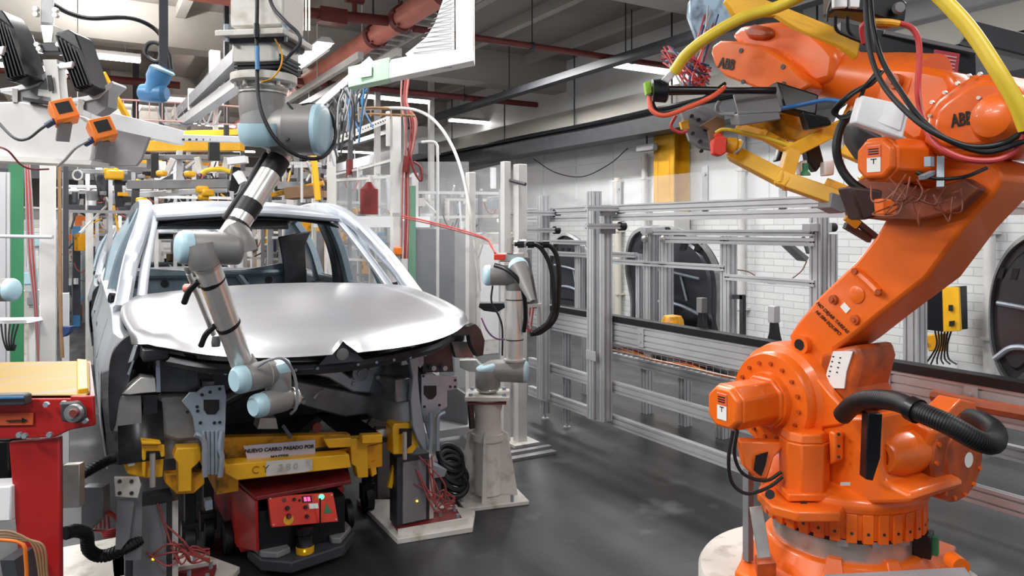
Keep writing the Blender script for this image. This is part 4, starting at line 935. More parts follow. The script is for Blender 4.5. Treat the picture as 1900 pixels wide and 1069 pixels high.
ybar([D(1540, 345, 2.95), D(1590, 365, 2.9)], .045).build('frame_bar', yelloww, gp, bevel=.004)
ybar([D(1570, 282, 2.95), D(1612, 300, 2.9), D(1638, 322, 2.9)], .04).build('frame_bar', yellow, gp, bevel=.004)
ybar([D(1605, 332, 2.9), D(1632, 312, 2.88)], .04).build('frame_bar', yellow, gp, bevel=.004)
b = MB(); b.prism([D(1382, 222, 3.2), D(1480, 205, 3.2), D(1530, 225, 3.15), D(1535, 245, 3.15), D(1480, 262, 3.15), D(1410, 248, 3.2)], Fv*.12); b.build('frame_plate', yelloww, gp, bevel=.008)
b = MB(); b.prism([D(1345, 0, 3.1), D(1362, -14, 3.1), D(1410, -6, 3.0), D(1545, 48, 2.8), D(1598, 76, 2.75), D(1592, 108, 2.75), D(1560, 84, 2.78), D(1480, 52, 2.9), D(1440, 28, 2.98), D(1362, 28, 3.1)], Fv*.04+V((0, 0, 0))); b.build('upper_frame_bar', yellow, gp, bevel=.006)
b = MB(); b.prism([D(1264, 208, 3.2), D(1305, 196, 3.2), D(1345, 215, 3.15), D(1338, 282, 3.15), D(1300, 275, 3.2), D(1280, 260, 3.2)], Fv*.04); mp_ = b.build('mounting_plate', midgrey, gp, bevel=.004)
b = MB()
for px, py in ((1284, 215), (1297, 222), (1286, 247), (1300, 262), (1310, 240), (1302, 284-4)): c = D(px, py, 3.17); b.cyl(c, c-Fv*.003+Fv*.02, .008, 10)
b.build('plate_hole', black, mp_)
b = MB(); b.prism([D(1301, 232, 3.12), D(1330, 215, 3.12), D(1345, 222, 3.12), D(1343, 248, 3.12), D(1320, 262, 3.12), D(1316, 240, 3.12)], Fv*.04); b.build('rusty_bracket', brown, gp, bevel=.004)
MB().prism([D(1368, 212, 3.0), D(1446, 208, 2.95), D(1450, 222, 2.95), D(1372, 234, 3.0)], Fv*.12+V((0, 0, .02))).build('grey_module', midgrey, gp, bevel=.006)
MB().prism([D(1360, 180, 3.1), D(1440, 178, 3.05), D(1450, 208, 2.95), D(1369, 213, 3.0)], (0, 0, .012)).build('module_lid', midgrey, gp, bevel=.003)
b = MB(); b.prism([D(1316, 262, 3.1), D(1328, 255, 3.1), D(1342, 256, 3.08), D(1342, 285, 3.08), D(1332, 292, 3.1), D(1318, 288, 3.1)], -Fv*.05); b.prism([D(1322, 250, 3.1), D(1334, 246, 3.1), D(1340, 256, 3.1), D(1326, 260, 3.1)], -Fv*.03); b.build('red_sensor', redb, gp, bevel=.006)
b = MB(); b.lathe(D(1345, 268, 3.08), Rv+V((0, 0, -.2)), [(0, .03), (.04, .035), (.05, .028), (.06, .035)], 16); b.build('copper_joint', yelloww, gp)
b = MB(); b.prism([D(1543, 357, 2.88), D(1572, 365, 2.86), D(1576, 390, 2.86), D(1562, 396, 2.88), D(1540, 385, 2.88)], Fv*.12); b.build('grey_pad', midgrey, gp, bevel=.004)
b = MB(); b.prism([D(1598, 362, 2.78), D(1612, 358, 2.78), D(1604, 402, 2.78), D(1590, 408, 2.78)], Fv*.05); b.prism([D(1612, 335, 2.78), D(1626, 330, 2.78), D(1622, 345, 2.78), D(1614, 350, 2.78)], Fv*.05); b.build('white_sensor', whitep, gp, bevel=.003)
MB().prism([D(1601, 370, 2.775), D(1607, 367, 2.775), D(1600, 392, 2.775), D(1596, 394, 2.775)], -Fv*.002).build('sensor_window', ink, gp)
b = MB(); b.lathe(D(1572, 392, 2.9), Rv+V((0, 0, -.1)), [(0, .02), (.05, .03), (.06, .02)], 14); b.beam(D(1570, 402, 2.9), D(1592, 418, 2.9), .02, .03); b.build('end_clamp', yelloww, gp)
b = MB(); b.beam(D(1568, 418, 2.95), D(1614, 445, 2.98), .02, .025); b.beam(D(1588, 405, 2.95), D(1588, 430, 2.98), .02, .02); b.beam(D(1590, 412, 2.95), D(1625, 440, 2.98), .022, .02); b.build('lower_rod', darkgrey, gp)
b = MB(); b.prism([D(1450, 265, 3.1), D(1465, 258, 3.1), D(1462, 295, 3.1), D(1440, 300, 3.1)], Fv*.05); b.prism([D(1495, 270, 3.1), D(1520, 262, 3.1), D(1530, 300, 3.1), D(1515, 320, 3.1), D(1500, 300, 3.1)], Fv*.06); b.prism([D(1440, 150, 3.1), D(1520, 175, 3.0), D(1515, 215, 3.0), D(1455, 200, 3.05)], Fv*.1)
b.prism([D(1490, 205, 3.0), D(1540, 218, 2.95), D(1545, 232, 2.95), D(1500, 240, 3.0)], Fv*.06); b.build('black_module', blackg, gp, bevel=.008)
b = MB(); b.prism([D(1484, 300, 3.08), D(1498, 296, 3.08), D(1500, 320, 3.08), D(1485, 325, 3.08)], Fv*.05); b.prism([D(1530, 300, 3.05), D(1550, 296, 3.05), D(1548, 325, 3.05), D(1530, 326, 3.05)], Fv*.05); b.build('white_suction_block', whitep, gp, bevel=.006)
b = MB(); b.lathe(D(1494, 303, 3.04), (0, 0, -1), [(0, .012), (.03, .012), (.04, .02), (.05, .022)], 14); b.build('suction_cup', green, gp)
b = MB(); b.prism([D(1580, 222, 2.7), D(1640, 250, 2.65), D(1648, 275, 2.65), D(1612, 300, 2.7), D(1585, 262, 2.7)], Fv*.10); b.build('dark_manifold', darkgrey, gp, bevel=.02)
b = MB(); b.tube([D(1328, 246, 3.08), D(1345, 240, 3.06), D(1390, 248, 3.05), D(1440, 262, 3.05), D(1468, 272, 3.03)], .0075, 8); b.build('yellow_wire', yelcab, gp)
b = MB(); b.tube([D(1362, 285, 3.06), D(1375, 275, 3.05), D(1380, 262, 3.05)], .005, 6); b.tube([D(1335, 188, 3.1), D(1330, 200, 3.1), D(1336, 210, 3.1), D(1365, 212, 3.05)], .009, 8)
b.build('cable', cabgrey, gp)
b = MB(); b.prism([D(1280, 0, 3.3), D(1300, -14, 3.3), D(1362, 0, 3.2), D(1362, 30, 3.2), D(1338, 60, 3.25), D(1318, 82, 3.3), D(1302, 96, 3.3), D(1290, 60, 3.3), D(1278, 28, 3.3)], Fv*.05); b.build('stained_metal_shield', mat('stained_steel', (150, 172, 192), .35, .7, noise=.2, nscale=14, dirt=(96, 104, 116)), gp, bevel=.008)
b = MB(); b.lathe(D(1210, 168, 3.0), Rv, [(0, .045), (.055, .05), (.06, .044), (.065, .02), (.30, .015), (.31, .013), (.5, .015)], 24); b.build('black_spindle', blackg, gp)
b = MB(); b.prism([D(1196, 152, 3.0), D(1208, 150, 3.0), D(1210, 172, 3.0), D(1200, 176, 3.0)], Fv*.04); b.build('lime_plug', lime, gp, bevel=.003)
b = MB(); b.prism([D(1228, 146, 2.95), D(1248, 126, 2.92), D(1256, 136, 2.92), D(1240, 155, 2.95)], Fv*.04); b.build('hose_end_fitting', whitep, gp, bevel=.004)
b = MB(); b.prism([D(1262, 226, 3.15), D(1278, 222, 3.15), D(1280, 240, 3.15), D(1266, 240, 3.15)], Fv*.03); b.build('yellow_tag', yellow, gp, bevel=.003)
# red wires bundle at the wrist
t = thing('wire_bundle', 'messy bundle of thin red and grey wires left of the robot wrist', 'wires', D(1300, 130, 3.1))
for m, n in ((redcab, 22), (cabgrey, 8), (blued, 5)):
    b = MB()
    for k in range(n):
        a = (random.uniform(1225, 1250), random.uniform(85, 120)); e = (random.uniform(1300, 1320), random.uniform(120, 170))
        mid = (random.uniform(1265, 1300), random.uniform(105, 165))
        if k % 3 == 0: a = (random.uniform(1305, 1335), random.uniform(10, 60))
        b.tube([D(*a, 3.15+.2*random.random()), D(*mid, 3.05+.2*random.random()), D(*e, 3.15)], .0042, 5)
    b.build('wire', m, t, kind='stuff')
hose('orange_hose', [D(1204, 180, 3.0), D(1210, 205, 2.98), D(1235, 214, 2.96), D(1280, 198, 2.95), D(1320, 180, 2.95), D(1345, 162, 3.0)], .010, mat('orange_red_hose', (224, 92, 66), .4), 'orange red hose sagging left of the robot wrist')
hose('black_hose', [D(1206, 176, 3.04), D(1220, 207, 3.04), D(1255, 205, 3.03), D(1310, 180, 3.0), D(1345, 155, 3.05)], .008, black, 'thin black hose just behind the orange red one at the wrist')
hose('blue_hose', [D(1430, 205, 2.98), D(1480, 196, 2.97), D(1530, 186, 2.9), D(1560, 188, 2.85)], .009, mat('blue_hose', (40, 104, 170), .35), 'glossy blue hose under the orange upper arm')
hose('red_wires', [D(1254, 215, 3.1), D(1245, 235, 3.1), D(1262, 246, 3.1), D(1275, 243, 3.1)], .007, redcab, 'short loop of red wire under the black spindle', 'wire')
# ================================================================= COBOTS
def seg(name, a, b, r, m, parent, r1=None, rnd=.15, n=32, bevel=0):
    a = V(a); b = V(b); L = (b-a).length; r1 = r1 or r; q = MB()
    q.lathe(a, b-a, [(0, r*.55), (0.004, r*.8), (.012, r*.95), (.022, r), (L-.022, r1), (L-.012, r1*.95), (L-.004, r1*.8), (L, r1*.55)], n)
    return q.build(name, m, parent)
def cap(a, dirv, r, parent, name='joint_cap', h=.028):
    a = V(a); q = MB(); q.lathe(a, dirv, [(-.012, r*1.015), (0, r*1.03), (h*.35, r*1.03), (h*.75, r*.95), (h, r*.78), (h*1.1, 0)], 36)
    ob = q.build(name, capblue, parent)
    return ob
def band(c, ax, r, h, parent, name='strap', m=None):
    ax = V(ax).normalized(); q = MB(); q.lathe(V(c)-ax*h/2, ax, [(0, r*.98), (0, r*1.04), (h, r*1.04), (h, r*.98)], 32); return q.build(name, m or black, parent)
def ring(c, ax, r, h, parent): return band(c, ax, r, h, parent, 'joint_ring', steel)
# hanging column
hc = thing('hanging_column', 'thick worn white square column hanging from the ceiling above the car hood', 'column', D(497, 60, 2.5))
ct = D(497, 60, 2.5)
cr_ = radians(-8)
b = MB(); b.box((ct.x, ct.y, (ct.z+4.65)/2), (.185, .16, 4.65-ct.z), rz=-radians(YAW)+cr_); b.build('column_tube', whitew, hc, bevel=.006)
b = MB(); p_ = D(493, 76, 2.5); b.box(p_, (.235, .235, .02), rz=-radians(YAW)+cr_); b.build('flange_plate', whitew, hc, bevel=.003)
b = MB()
for i in (-1, 1):
    for j in (-1, 1): c = p_+Rv*i*.095+Fv*j*.09+UP*.01; b.cyl(c, c+UP*.02, .012, 6); b.cyl(c-UP*.035, c, .007, 6)
b.build('flange_bolts', bracket, hc)
b = MB(); p_ = D(494, 102, 2.5); b.box(p_, (.165, .15, .08), rz=-radians(YAW)+cr_); b.build('neck_block', steel, hc, bevel=.004)
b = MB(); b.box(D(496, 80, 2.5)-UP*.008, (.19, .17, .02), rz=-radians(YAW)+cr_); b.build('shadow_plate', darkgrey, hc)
b = MB()
for k in range(4): b.box(D(498, 113+7*k, 2.5), (.165, .15, .008), rz=-radians(YAW)+cr_)
b.box(D(498, 124, 2.5), (.15, .135, .055), rz=-radians(YAW)+cr_); b.build('black_spacer', blackg, hc)
b = MB(); b.lathe(D(490, 148, 2.5), UP, [(-.016, .095), (-.012, .108), (.012, .108), (.014, .10)], 40)
for k in range(10): a = 2*pi*k/10; c = D(490, 148, 2.5)+V((cos(a)*.09, sin(a)*.09, -.03)); b.cyl(c, c+UP*.02, .007, 6)
b.build('mounting_ring', whitew, hc)
# hanging cobot
cb = thing('collaborative_robot', 'grey and steel collaborative robot arm with pale blue caps hanging over the silver hood', 'robot arm', D(490, 160, 2.5))
d0 = 2.5
seg('base_collar', D(491, 150, d0), D(491, 176, d0), .079, steel, cb)
b = MB(); b.tube([D(487, 172, d0), D(487, 205, d0), D(493, 228, d0+.01), D(512, 240, d0+.01), D(550, 241, d0-.03), D(592, 241, d0-.04)], .0755, 32, 8); b.build('shoulder_joint', jointg, cb, ang=60)
b = MB(); b.lathe(D(489, 195, d0), -UP, [(0, .05), (.01, .074), (.055, .076), (.1, .0765), (.12, .07), (.125, 0)], 36); b.build('shoulder_housing', jointg, cb)
cap(D(489, 236, d0-.035), -UP+Fv*.15, .080, cb, h=.062)
b = MB(); b.lathe(D(585, 241, d0-.04), Rv, [(-.09, .0855), (0, .0855)], 36); b.build('shoulder_housing', jointg, cb)
cap(D(594, 241, d0-.04), Rv-Fv*.1, .084, cb, h=.022)
ring(D(487, 174, d0), UP, .077, .006, cb)
# upper arm
ua = D(536, 266, 2.55); ub = D(424, 443, 2.36); ux = (ub-ua).normalized(); L = (ub-ua).length
def on(f): return ua.lerp(ub, f)
q = MB(); q.cyl(ua, ub, .0375, 36); q.build('upper_arm_tube', tubealu, cb)
seg('tube_collar', on(.0), on(.16), .0395, steel, cb)
for f, h, r in ((.255, .062, .0385), (.70, .05, .0385), (.86, .012, .0385)): band(on(f), ux, r, h, cb, 'black_band')
q = MB(); q.tube([on(.12)-Rv*.045-Fv*.03, on(.3)-Rv*.045-Fv*.03, on(.45)-Rv*.038-Fv*.03, on(.62)-Rv*.043-Fv*.03, on(.8)-Rv*.045-Fv*.03], .0085, 8); q.build('arm_cable', black, cb)
# elbow
ea = D(338, 459, 2.28); eb = D(452, 462, 2.36)
seg('elbow_joint', ea+(eb-ea)*.05, eb, .052, jointg, cb)
q = MB(); q.tube([D(452, 468, 2.36), D(445, 445, 2.36), D(432, 428, 2.37)], .043, 28, 6); q.build('elbow_joint', jointg, cb, ang=60)
q = MB(); q.tube([D(370, 456, 2.28), D(375, 475, 2.28), D(380, 492, 2.29)], .046, 28, 6); q.build('elbow_joint', jointg, cb, ang=60)
cap(D(346, 459, 2.28), (ea-eb)-Fv*.05, .051, cb)
# forearm
fa = D(382, 487, 2.30); fb = D(448, 672, 2.55); fx = (fb-fa).normalized()
def fo(f): return fa.lerp(fb, f)
q = MB(); q.cone(fa, fb, .0405, .0375, 36); q.build('forearm_tube', tubealu, cb)
ring(fo(.02), fx, .042, .012, cb)
for f in (.17, .60):
    band(fo(f), (fx+Rv*.25).normalized(), .0395, .014, cb, 'black_strap')
    c = fo(f); q = MB(); q.tube([c-Rv*.03-Fv*.035, c-Rv*.065-Fv*.02-UP*.03, c-Rv*.09-UP*.07], .010, 8); q.build('strap_tail', black, cb)
q = MB(); r0 = fo(.10)-Rv*.066; r1 = fo(.70)-Rv*.060+UP*.0; q.cyl(r0, r1, .009, 12); q.build('side_rod', tubealu, cb)
q = MB(); c = fo(.40)-Rv*.075; q.lathe(fo(.24)-Rv*.085, -Rv+Fv*.3, [(-.02, .012), (0, .014), (.012, .014)], 14); q.build('red_clamp', redpipe, cb)
q = MB(); q.lathe(fo(.72)-Rv*.055, -UP, [(0, .012), (.02, .016), (.035, .014)], 14); q.lathe(fo(.10)-Rv*.066, UP, [(0, .008), (.012, .014), (.02, .014)], 12); q.build('rod_end', engmid, cb)
# wrists
w1a = D(448, 704, 2.50); w1b = D(512, 690, 2.60)
seg('wrist_joint', w1a, w1b, .047, jointg, cb)
q = MB(); q.tube([D(462, 690, 2.56), D(454, 678, 2.56), D(448, 668, 2.56)], .042, 24, 5); q.build('wrist_joint', jointg, cb, ang=60)
cap(w1a, (w1a-w1b), .046, cb)
seg('wrist_joint', D(516, 680, 2.60), D(517, 745, 2.60), .044, jointg, cb)
cap(D(516, 684, 2.60), UP-Fv*.25, .043, cb)
w3a = D(482, 752, 2.52); w3b = D(536, 738, 2.62)
seg('wrist_joint', w3a, w3b, .043, jointg, cb)
cap(w3a, (w3a-w3b), .040, cb)
seg('tool_flange', w3b, D(546, 738, 2.64), .037, steel, cb)
q = MB(); q.lathe(D(546, 738, 2.64), w3b-w3a, [(0, .03), (.01, .03), (.01, .02), (.018, .02)], 20)
for k in range(4): 
    x_, y_, z_ = basis(w3b-w3a); c = D(546, 738, 2.64)+(x_*cos(k*1.57)+y_*sin(k*1.57))*.026; q.bolt(c, z_, .005, .014)
q.build('flange_plate', bracket, cb)
ring((w1a+w1b)/2+(w1b-w1a)*.2, w1b-w1a, .0475, .004, cb)
hose('grey_cable', [D(478, 680, 2.5), D(500, 668, 2.48), D(525, 666, 2.5), D(544, 690, 2.55), D(551, 725, 2.58), D(550, 755, 2.6), D(540, 768, 2.62)], .0052, cabgrey, 'grey cable looping around the wrist of the hanging robot arm', 'cable')
hose('black_cable', [D(478, -60, 2.38), D(477, 20, 2.38), D(476, 70, 2.38), D(477, 120, 2.37), D(479, 175, 2.36), D(490, 220, 2.35), D(515, 262, 2.35), D(555, 290, 2.38), D(595, 293, 2.42), D(618, 270, 2.5), D(622, 240, 2.52), D(610, 208, 2.5), D(580, 194, 2.45), D(560, 196, 2.42)], .0062, black, 'black cable running down the white column and circling the hanging shoulder joint', 'cable')
b = MB(); b.cyl(D(476, 44, 2.37), D(476, 70, 2.37), .009, 12); b.build('black_plug', blackg, label='black plug in the cable in front of the white hanging column', cat='plug')
b = MB(); b.cyl(D(477, 86, 2.37), D(478, 130, 2.36), .0072, 12); b.build('blue_tape', blue, label='blue tape wound on the cable below the column flange', cat='tape')
hose('grey_cable', [D(495, -30, 2.4), D(505, 10, 2.4), D(530, 40, 2.38), D(553, 62, 2.38), D(556, 82, 2.38), D(540, 100, 2.4), D(530, 112, 2.42)], .006, darkgrey, 'dark grey cable curving down the right side of the white hanging column', 'cable')
hose('thin_cable', [D(510, 72, 2.37), D(523, 100, 2.38), D(520, 125, 2.38), D(505, 145, 2.38), D(485, 152, 2.38)], .0028, yelloww, 'thin yellowish wire in front of the black spacer of the column', 'wire')
hose('black_cable', [D(533, 190, 2.40), D(550, 215, 2.40), D(548, 240, 2.40), D(532, 262, 2.38)], .0035, black, 'thin black cable pressed on the grey shoulder joint', 'cable')

# ---------------- standing cobot on pedestal
PD = 4.6
pc = D(905, 900, 4.55); pc.z = 0
pd = thing('robot_pedestal', 'white cast pedestal with ribs carrying the standing robot arm right of the car', 'pedestal', (pc.x, pc.y, 0))
zt = D(905, 730, 4.55).z
b = MB(); b.lathe(pc, UP, [(.03, .085), (zt-.28, .082), (zt-.28, .10), (zt-.24, .10), (zt-.24, .085), (zt-.12, .08), (zt-.06, .095), (zt-.02, .11)], 28); b.build('post', whitew, pd)
b = MB(); b.box(pc+UP*(zt-.01), (.27, .24, .025), rz=-radians(YAW)); b.build('top_plate', whitew, pd, bevel=.003)
b = MB(); b.prism([pc+Rv*i*.115+Fv*j*.105+UP*(zt-.045) for i, j in ((-1, -1), (1, -1), (1, 1), (-1, 1))], UP*.012); b.build('rusty_edge', redpiped, pd)
b = MB(); b.box(pc+UP*.012, (.40, .40, .024), rz=-radians(12)); b.build('foot_plate', whitew, pd, bevel=.004)
for k in range(4):
    a = radians(33+90*k+20); u = V((cos(a), sin(a), 0)); w = V((-sin(a), cos(a), 0))*.008
    b = MB(); b.prism([pc+u*.08+UP*.024-w, pc+u*.185+UP*.024-w, pc+u*.125+UP*(zt*.62)-w, pc+u*.08+UP*(zt*.66)-w], w*2); b.build('rib', whitew, pd, bevel=.002)
b = MB()
for i in (-1, 1):
    for j in (-1, 1): c = pc+Rv*i*.15+Fv*j*.14+UP*.024; b.cyl(c, c+UP*.04, .01, 6)
for i in (-1, 1):
    for j in (-1, 1): c = pc+Rv*i*.10+Fv*j*.09+UP*(zt); b.cyl(c, c+UP*.018, .012, 6)
b.build('bolt', bracket, pd)
sb = thing('collaborative_robot', 'small grey robot arm standing upright on the white pedestal right of the car', 'robot arm', pc+UP*zt)
def S(px, py, dd=0): return D(px, py, 4.55+dd)
seg('base_collar', S(905, 728), S(905, 716), .07, steel, sb)
seg('base_joint', S(905, 722), S(905, 680), .077, jointg, sb)
b = MB(); b.tube([S(905, 700), S(912, 690), S(930, 688), S(972, 690)], .068, 28, 6); b.build('base_joint', jointg, sb, ang=60)
cap(S(972, 690), Rv-Fv*.1, .066, sb); cap(S(905, 684), UP-Rv*.3, .074, sb)
seg('lower_tube_joint', S(955, 700), S(955, 666), .064, jointg, sb)
q = MB(); q.cyl(S(955, 672), S(955, 538), .052, 32); q.build('arm_tube', tubealu, sb); ring(S(955, 668), UP, .066, .012, sb)
for py in (556, 630): band(S(955, py), UP, .0525, .006, sb, 'thin_band')
seg('elbow_joint', S(955, 542), S(955, 500), .056, jointg, sb)
b = MB(); b.tube([S(905, 511, -.02), S(930, 511, -.02), S(958, 512, -.01)], .062, 28, 6); b.build('elbow_joint', jointg, sb, ang=60)
cap(S(906, 511, -.02), -Rv-Fv*.2, .062, sb)
q = MB(); q.cone(S(962, 496, -.10), S(988, 560, -.25), .06, .018, 28); q.build('forearm', jointg, sb)
cap(S(962, 496, -.10), UP*.5-Fv-Rv*.2, .06, sb)
q = MB(); q.prism([S(973, 478, .1), S(983, 478, .1), S(1000, 570, .05), S(990, 572, .05)], Fv*.03); q.build('back_plate', midgrey, sb)
b = MB(); b.prism([S(924, 470), S(972, 470), S(974, 486), S(926, 486)], Fv*.12); b.build('top_block', steel, sb, bevel=.005)
b = MB(); b.cyl(S(946, 470), S(947, 440), .022, 14); b.lathe(S(946, 452), Rv, [(0, .018), (.06, .018), (.06, .025), (.1, .025)], 12); b.build('gripper_body', steel, sb)
b = MB(); b.box(S(927, 477, -.03), (.07, .05, .035), rz=-.5); b.build('red_plug', redb, sb, bevel=.004)
hose('black_hose', [S(955, 453, -.02), S(985, 453), S(1003, 460), S(1020, 490), S(1027, 530), S(1028, 570), S(1015, 600), S(990, 618)], .015, black, 'inner black hose arching right of the standing robot arm', n=10)
hose('black_hose', [S(975, 452, .05), S(1012, 453, .05), S(1030, 468, .05), S(1037, 500, .05), S(1036, 545, .05), S(1030, 590, .05), S(1005, 615, .03), S(985, 620)], .016, black, 'outer black hose arching right of the standing robot arm', n=10)
for px, w in ((965, 'left'), (984, 'middle'), (1012, 'right')): b = MB(); b.cyl(S(px-5, 453, -.02), S(px+7, 453, -.02), .024, 14); b.build('hose_fitting', blackg, label='black hose fitting on top of the standing robot arm, %s one of three' % w, cat='fitting', group='black hose fittings')
hose('black_hose', [S(918, 492, -.12), S(940, 500, -.16), S(962, 520, -.18), S(972, 545, -.16), S(975, 585, -.1), S(972, 615, -.05)], .014, blackg, 'black hose lying over the elbow of the standing robot arm')
hose('cable', [S(914, 530, -.05), S(912, 560, -.05), S(925, 585, -.05), S(932, 610, -.05), S(932, 660, -.05)], .006, black, 'thin black cable hanging left of the standing steel tube', 'cable')
hose('red_cable', [S(985, 560), S(982, 590), S(977, 605), S(984, 612), S(990, 570)], .005, redcab, 'thin red cable right of the standing steel tube', 'cable')
hose('purple_cable', [S(893, 590, -.2), S(905, 615, -.2), S(920, 628, -.15), S(936, 630, -.1)], .005, mat('purple_cable', (130, 80, 130), .5), 'purple cable between the car corner and the standing robot arm', 'cable')
b = MB(); b.prism([S(890, 563, .2), S(935, 563, .2), S(937, 571, .2), S(922, 580, .2), S(898, 577, .2), S(888, 570, .2)], Fv*.1); b.build('black_tray', blackg, label='black plate behind the standing robot arm beside the hood corner', cat='plate')
b = MB(); b.beam(S(978, 568, 0), S(1005, 566, 0), .02, .02); b.beam(S(978, 568, 0), S(984, 610, 0), .012, .012); b.beam(S(1001, 568, 0), S(1003, 610, 0), .012, .012); b.build('valve_holder', steel, label='small metal holder right of the standing robot tube', cat='holder')
# silver funnel shaped metal and plates left of pedestal
b = MB(); b.prism([S(852, 668, .1), S(884, 668, .1), S(900, 684, .1), S(885, 692, .1), S(870, 690, .1), S(853, 682, .1)], Fv*.05); b.build('crumpled_foil', steel, label='crumpled silver foil left of the standing robot base joint', cat='foil', bevel=.004)
b = MB(); b.beam(D(872, 735, 4.5), D(876, 795, 4.5), .025, .03); b.build('black_strip', blackg, label='black strip left of the white pedestal top', cat='strip')
# ================================================================= CARRIER, AGV, LIFTERS, RED TABLE
FY = 3.60
cr = thing('body_carrier', 'yellow steel carrier frame under the silver car with a paper notice', 'carrier', (CX, 4.2, .25))
b = MB(); b.prism(PL('Y', FY, [(412, 845), (420, 862), (648, 843), (652, 868), (440, 892), (418, 880)]), (0, .10, 0)); b.build('front_beam', yellow, cr, bevel=.006)
fbm = b
b = MB(); b.prism(PL('Y', FY+.12, [(412, 812), (650, 806), (652, 838), (418, 852)]), (0, .06, 0)); b.build('upper_beam', yelloww, cr, bevel=.004)
b = MB(); b.prism(PL('Y', FY+.06, [(452, 828), (585, 816), (585, 846), (460, 856)]), (0, .01, 0)); nt = b.build('paper_notice', mat('laminated_paper', (196, 190, 204), .25, noise=.06), cr)
a_ = onY(456, 838, FY+.055); b_ = onY(582, 829, FY+.055)
text('notice_text', 'NUEVO CARRO PASADO POR', .0245, onY(520, 833, FY+.055), (b_-a_), UP, ink, cr, bold=.0006)
text('notice_text', 'MASTER', .024, onY(519, 848, FY+.055), (b_-a_), UP, ink, cr, bold=.0006)
b = MB(); b.prism(PL('Y', FY-.004, [(494, 856), (566, 852), (580, 852), (580, 872), (566, 876), (494, 884)]), (0, .004, 0)); b.build('white_tape', whitew, cr)
text('handwriting', 'C Y', .05, onY(483, 872, FY-.003), (b_-a_), UP, mat('faded_marker', (150, 100, 30), .6), cr)
text('handwriting', '2 8 0', .045, onY(535, 867, FY-.006), (b_-a_), UP, mat('pale_marker', (170, 165, 160), .6), cr)
b = MB(); b.bb((.55, FY+.12, .52), (1.40, 6.9, .545)); b.build('carrier_deck', engdark, cr)
for x in (.60, 1.32): MB().bb((x-.05, FY+.1, .40), (x+.05, 7.0, .52)).build('side_beam', yelloww, cr, bevel=.004)
for y in (5.0, 6.6): MB().bb((.15, y, .38), (1.8, y+.08, .50)).build('cross_beam', yelloww, cr, bevel=.004)
for pts_, y, th in (([(222, 846), (236, 822), (262, 826), (300, 826), (304, 850), (302, 886), (270, 888), (236, 880)], 3.52, .06), ([(263, 826), (305, 826), (306, 848), (298, 850), (296, 838), (272, 838), (270, 888), (263, 884)], 3.48, .05), ([(328, 832), (372, 830), (374, 852), (366, 862), (356, 870), (356, 912), (330, 914), (330, 860), (322, 850)], 3.50, .08), ([(306, 880), (378, 876), (380, 898), (360, 916), (328, 918), (306, 896)], 3.56, .06), ([(262, 818), (300, 822), (298, 826), (262, 826)], 3.45, .1), ([(380, 855), (410, 850), (412, 872), (380, 878)], 3.55, .05)):
    b = MB(); b.prism(PL('Y', y, pts_), (0, th, 0)); b.build('left_bracket', yelloww if pts_[0][0] in (306, 380) else yellow, cr, bevel=.005)
for pts_, y, th in (([(650, 815), (705, 812), (706, 822), (682, 828), (684, 886), (664, 888), (660, 866), (652, 862)], 3.66, .07), ([(728, 792), (732, 786), (765, 784), (768, 800), (776, 815), (778, 826), (765, 842), (730, 844)], 3.64, .10), ([(672, 808), (710, 806), (710, 822), (672, 824)], 3.60, .05), ([(686, 856), (696, 850), (700, 880), (690, 886)], 3.7, .05), ([(600, 815), (652, 812), (652, 830), (610, 832)], 3.66, .05), ([(735, 845), (720, 905), (728, 908), (742, 850)], 3.8, .03)):
    b = MB(); b.prism(PL('Y', y, pts_), (0, th, 0)); b.build('right_bracket', yellow, cr, bevel=.005)
for px, py, y in ((283, 842, 3.46), (751, 802, 3.60)):
    c = onY(px, py, y); b = MB(); b.cyl(c, c-UP*.14, .012, 14); b.build('locating_pin', steel, cr)
b = MB(); b.prism(PL('Y', 3.47, [(272, 838), (296, 838), (294, 850), (274, 850)]), (0, .01, 0)); b.prism(PL('Y', 3.628, [(742, 796), (764, 796), (764, 826), (756, 832), (754, 800), (742, 806)]), (0, .01, 0)); b.build('dark_slot', black, cr)
b = MB(); b.prism(PL('Y', 3.50, [(236, 852), (248, 850), (250, 862), (238, 864)]), (0, -.01, 0)); b.build('tag_plate', labelw, cr)
for px, y in ((350, 4.05), (384, 4.15), (680, 4.15)):
    c = onY(px, 925, y); c.z = .075
    b = MB(); b.lathe(c+V((-.02, 0, 0)), (1, 0, 0), [(0, .06), (.005, .075), (.045, .075), (.05, .06)], 24); w_ = b.build('caster_wheel', black, cr)
    b = MB(); b.bb((c.x-.035, c.y-.03, .08), (c.x+.045, c.y+.03, .17)); b.bb((c.x-.02, c.y-.03, .17), (c.x+.03, c.y+.03, .42)); b.build('caster_fork', blackg, cr, bevel=.003)  # black fork colour stands in for the deep shade under the car
b = MB(); b.prism(PL('Y', 3.62, [(381, 930), (394, 928), (395, 945), (382, 948)]), (0, .05, 0)); b.build('caster_brake', bracket, cr)
# dark clutter on the deck seen through the bay
b = MB()
b.prism(PL('Y', 3.85, [(575, 800), (598, 780), (615, 795), (640, 812), (560, 812)]), (0, .1, 0)); b.build('deck_wedge', engmid, cr)
MB().beam(onY(525, 790, 3.75), onY(540, 812, 3.7), .012, .012).build('deck_strut', bracket, cr)
MB().lathe(onY(585, 790, 3.8), (0, -1, 0), [(0, .025), (.04, .025)], 14).build('red_knob', redpiped, cr)
b = MB(); b.prism(PL('Y', 3.8, [(483, 776), (512, 776), (516, 796), (478, 796)]), (0, .1, 0)); b.build('light_block', whitew, cr)
b = MB(); b.prism(PL('Y', 3.75, [(700, 800), (725, 795), (730, 812), (722, 822), (712, 812)]), (0, .02, 0)); b.build('crumpled_film', whitep, cr)
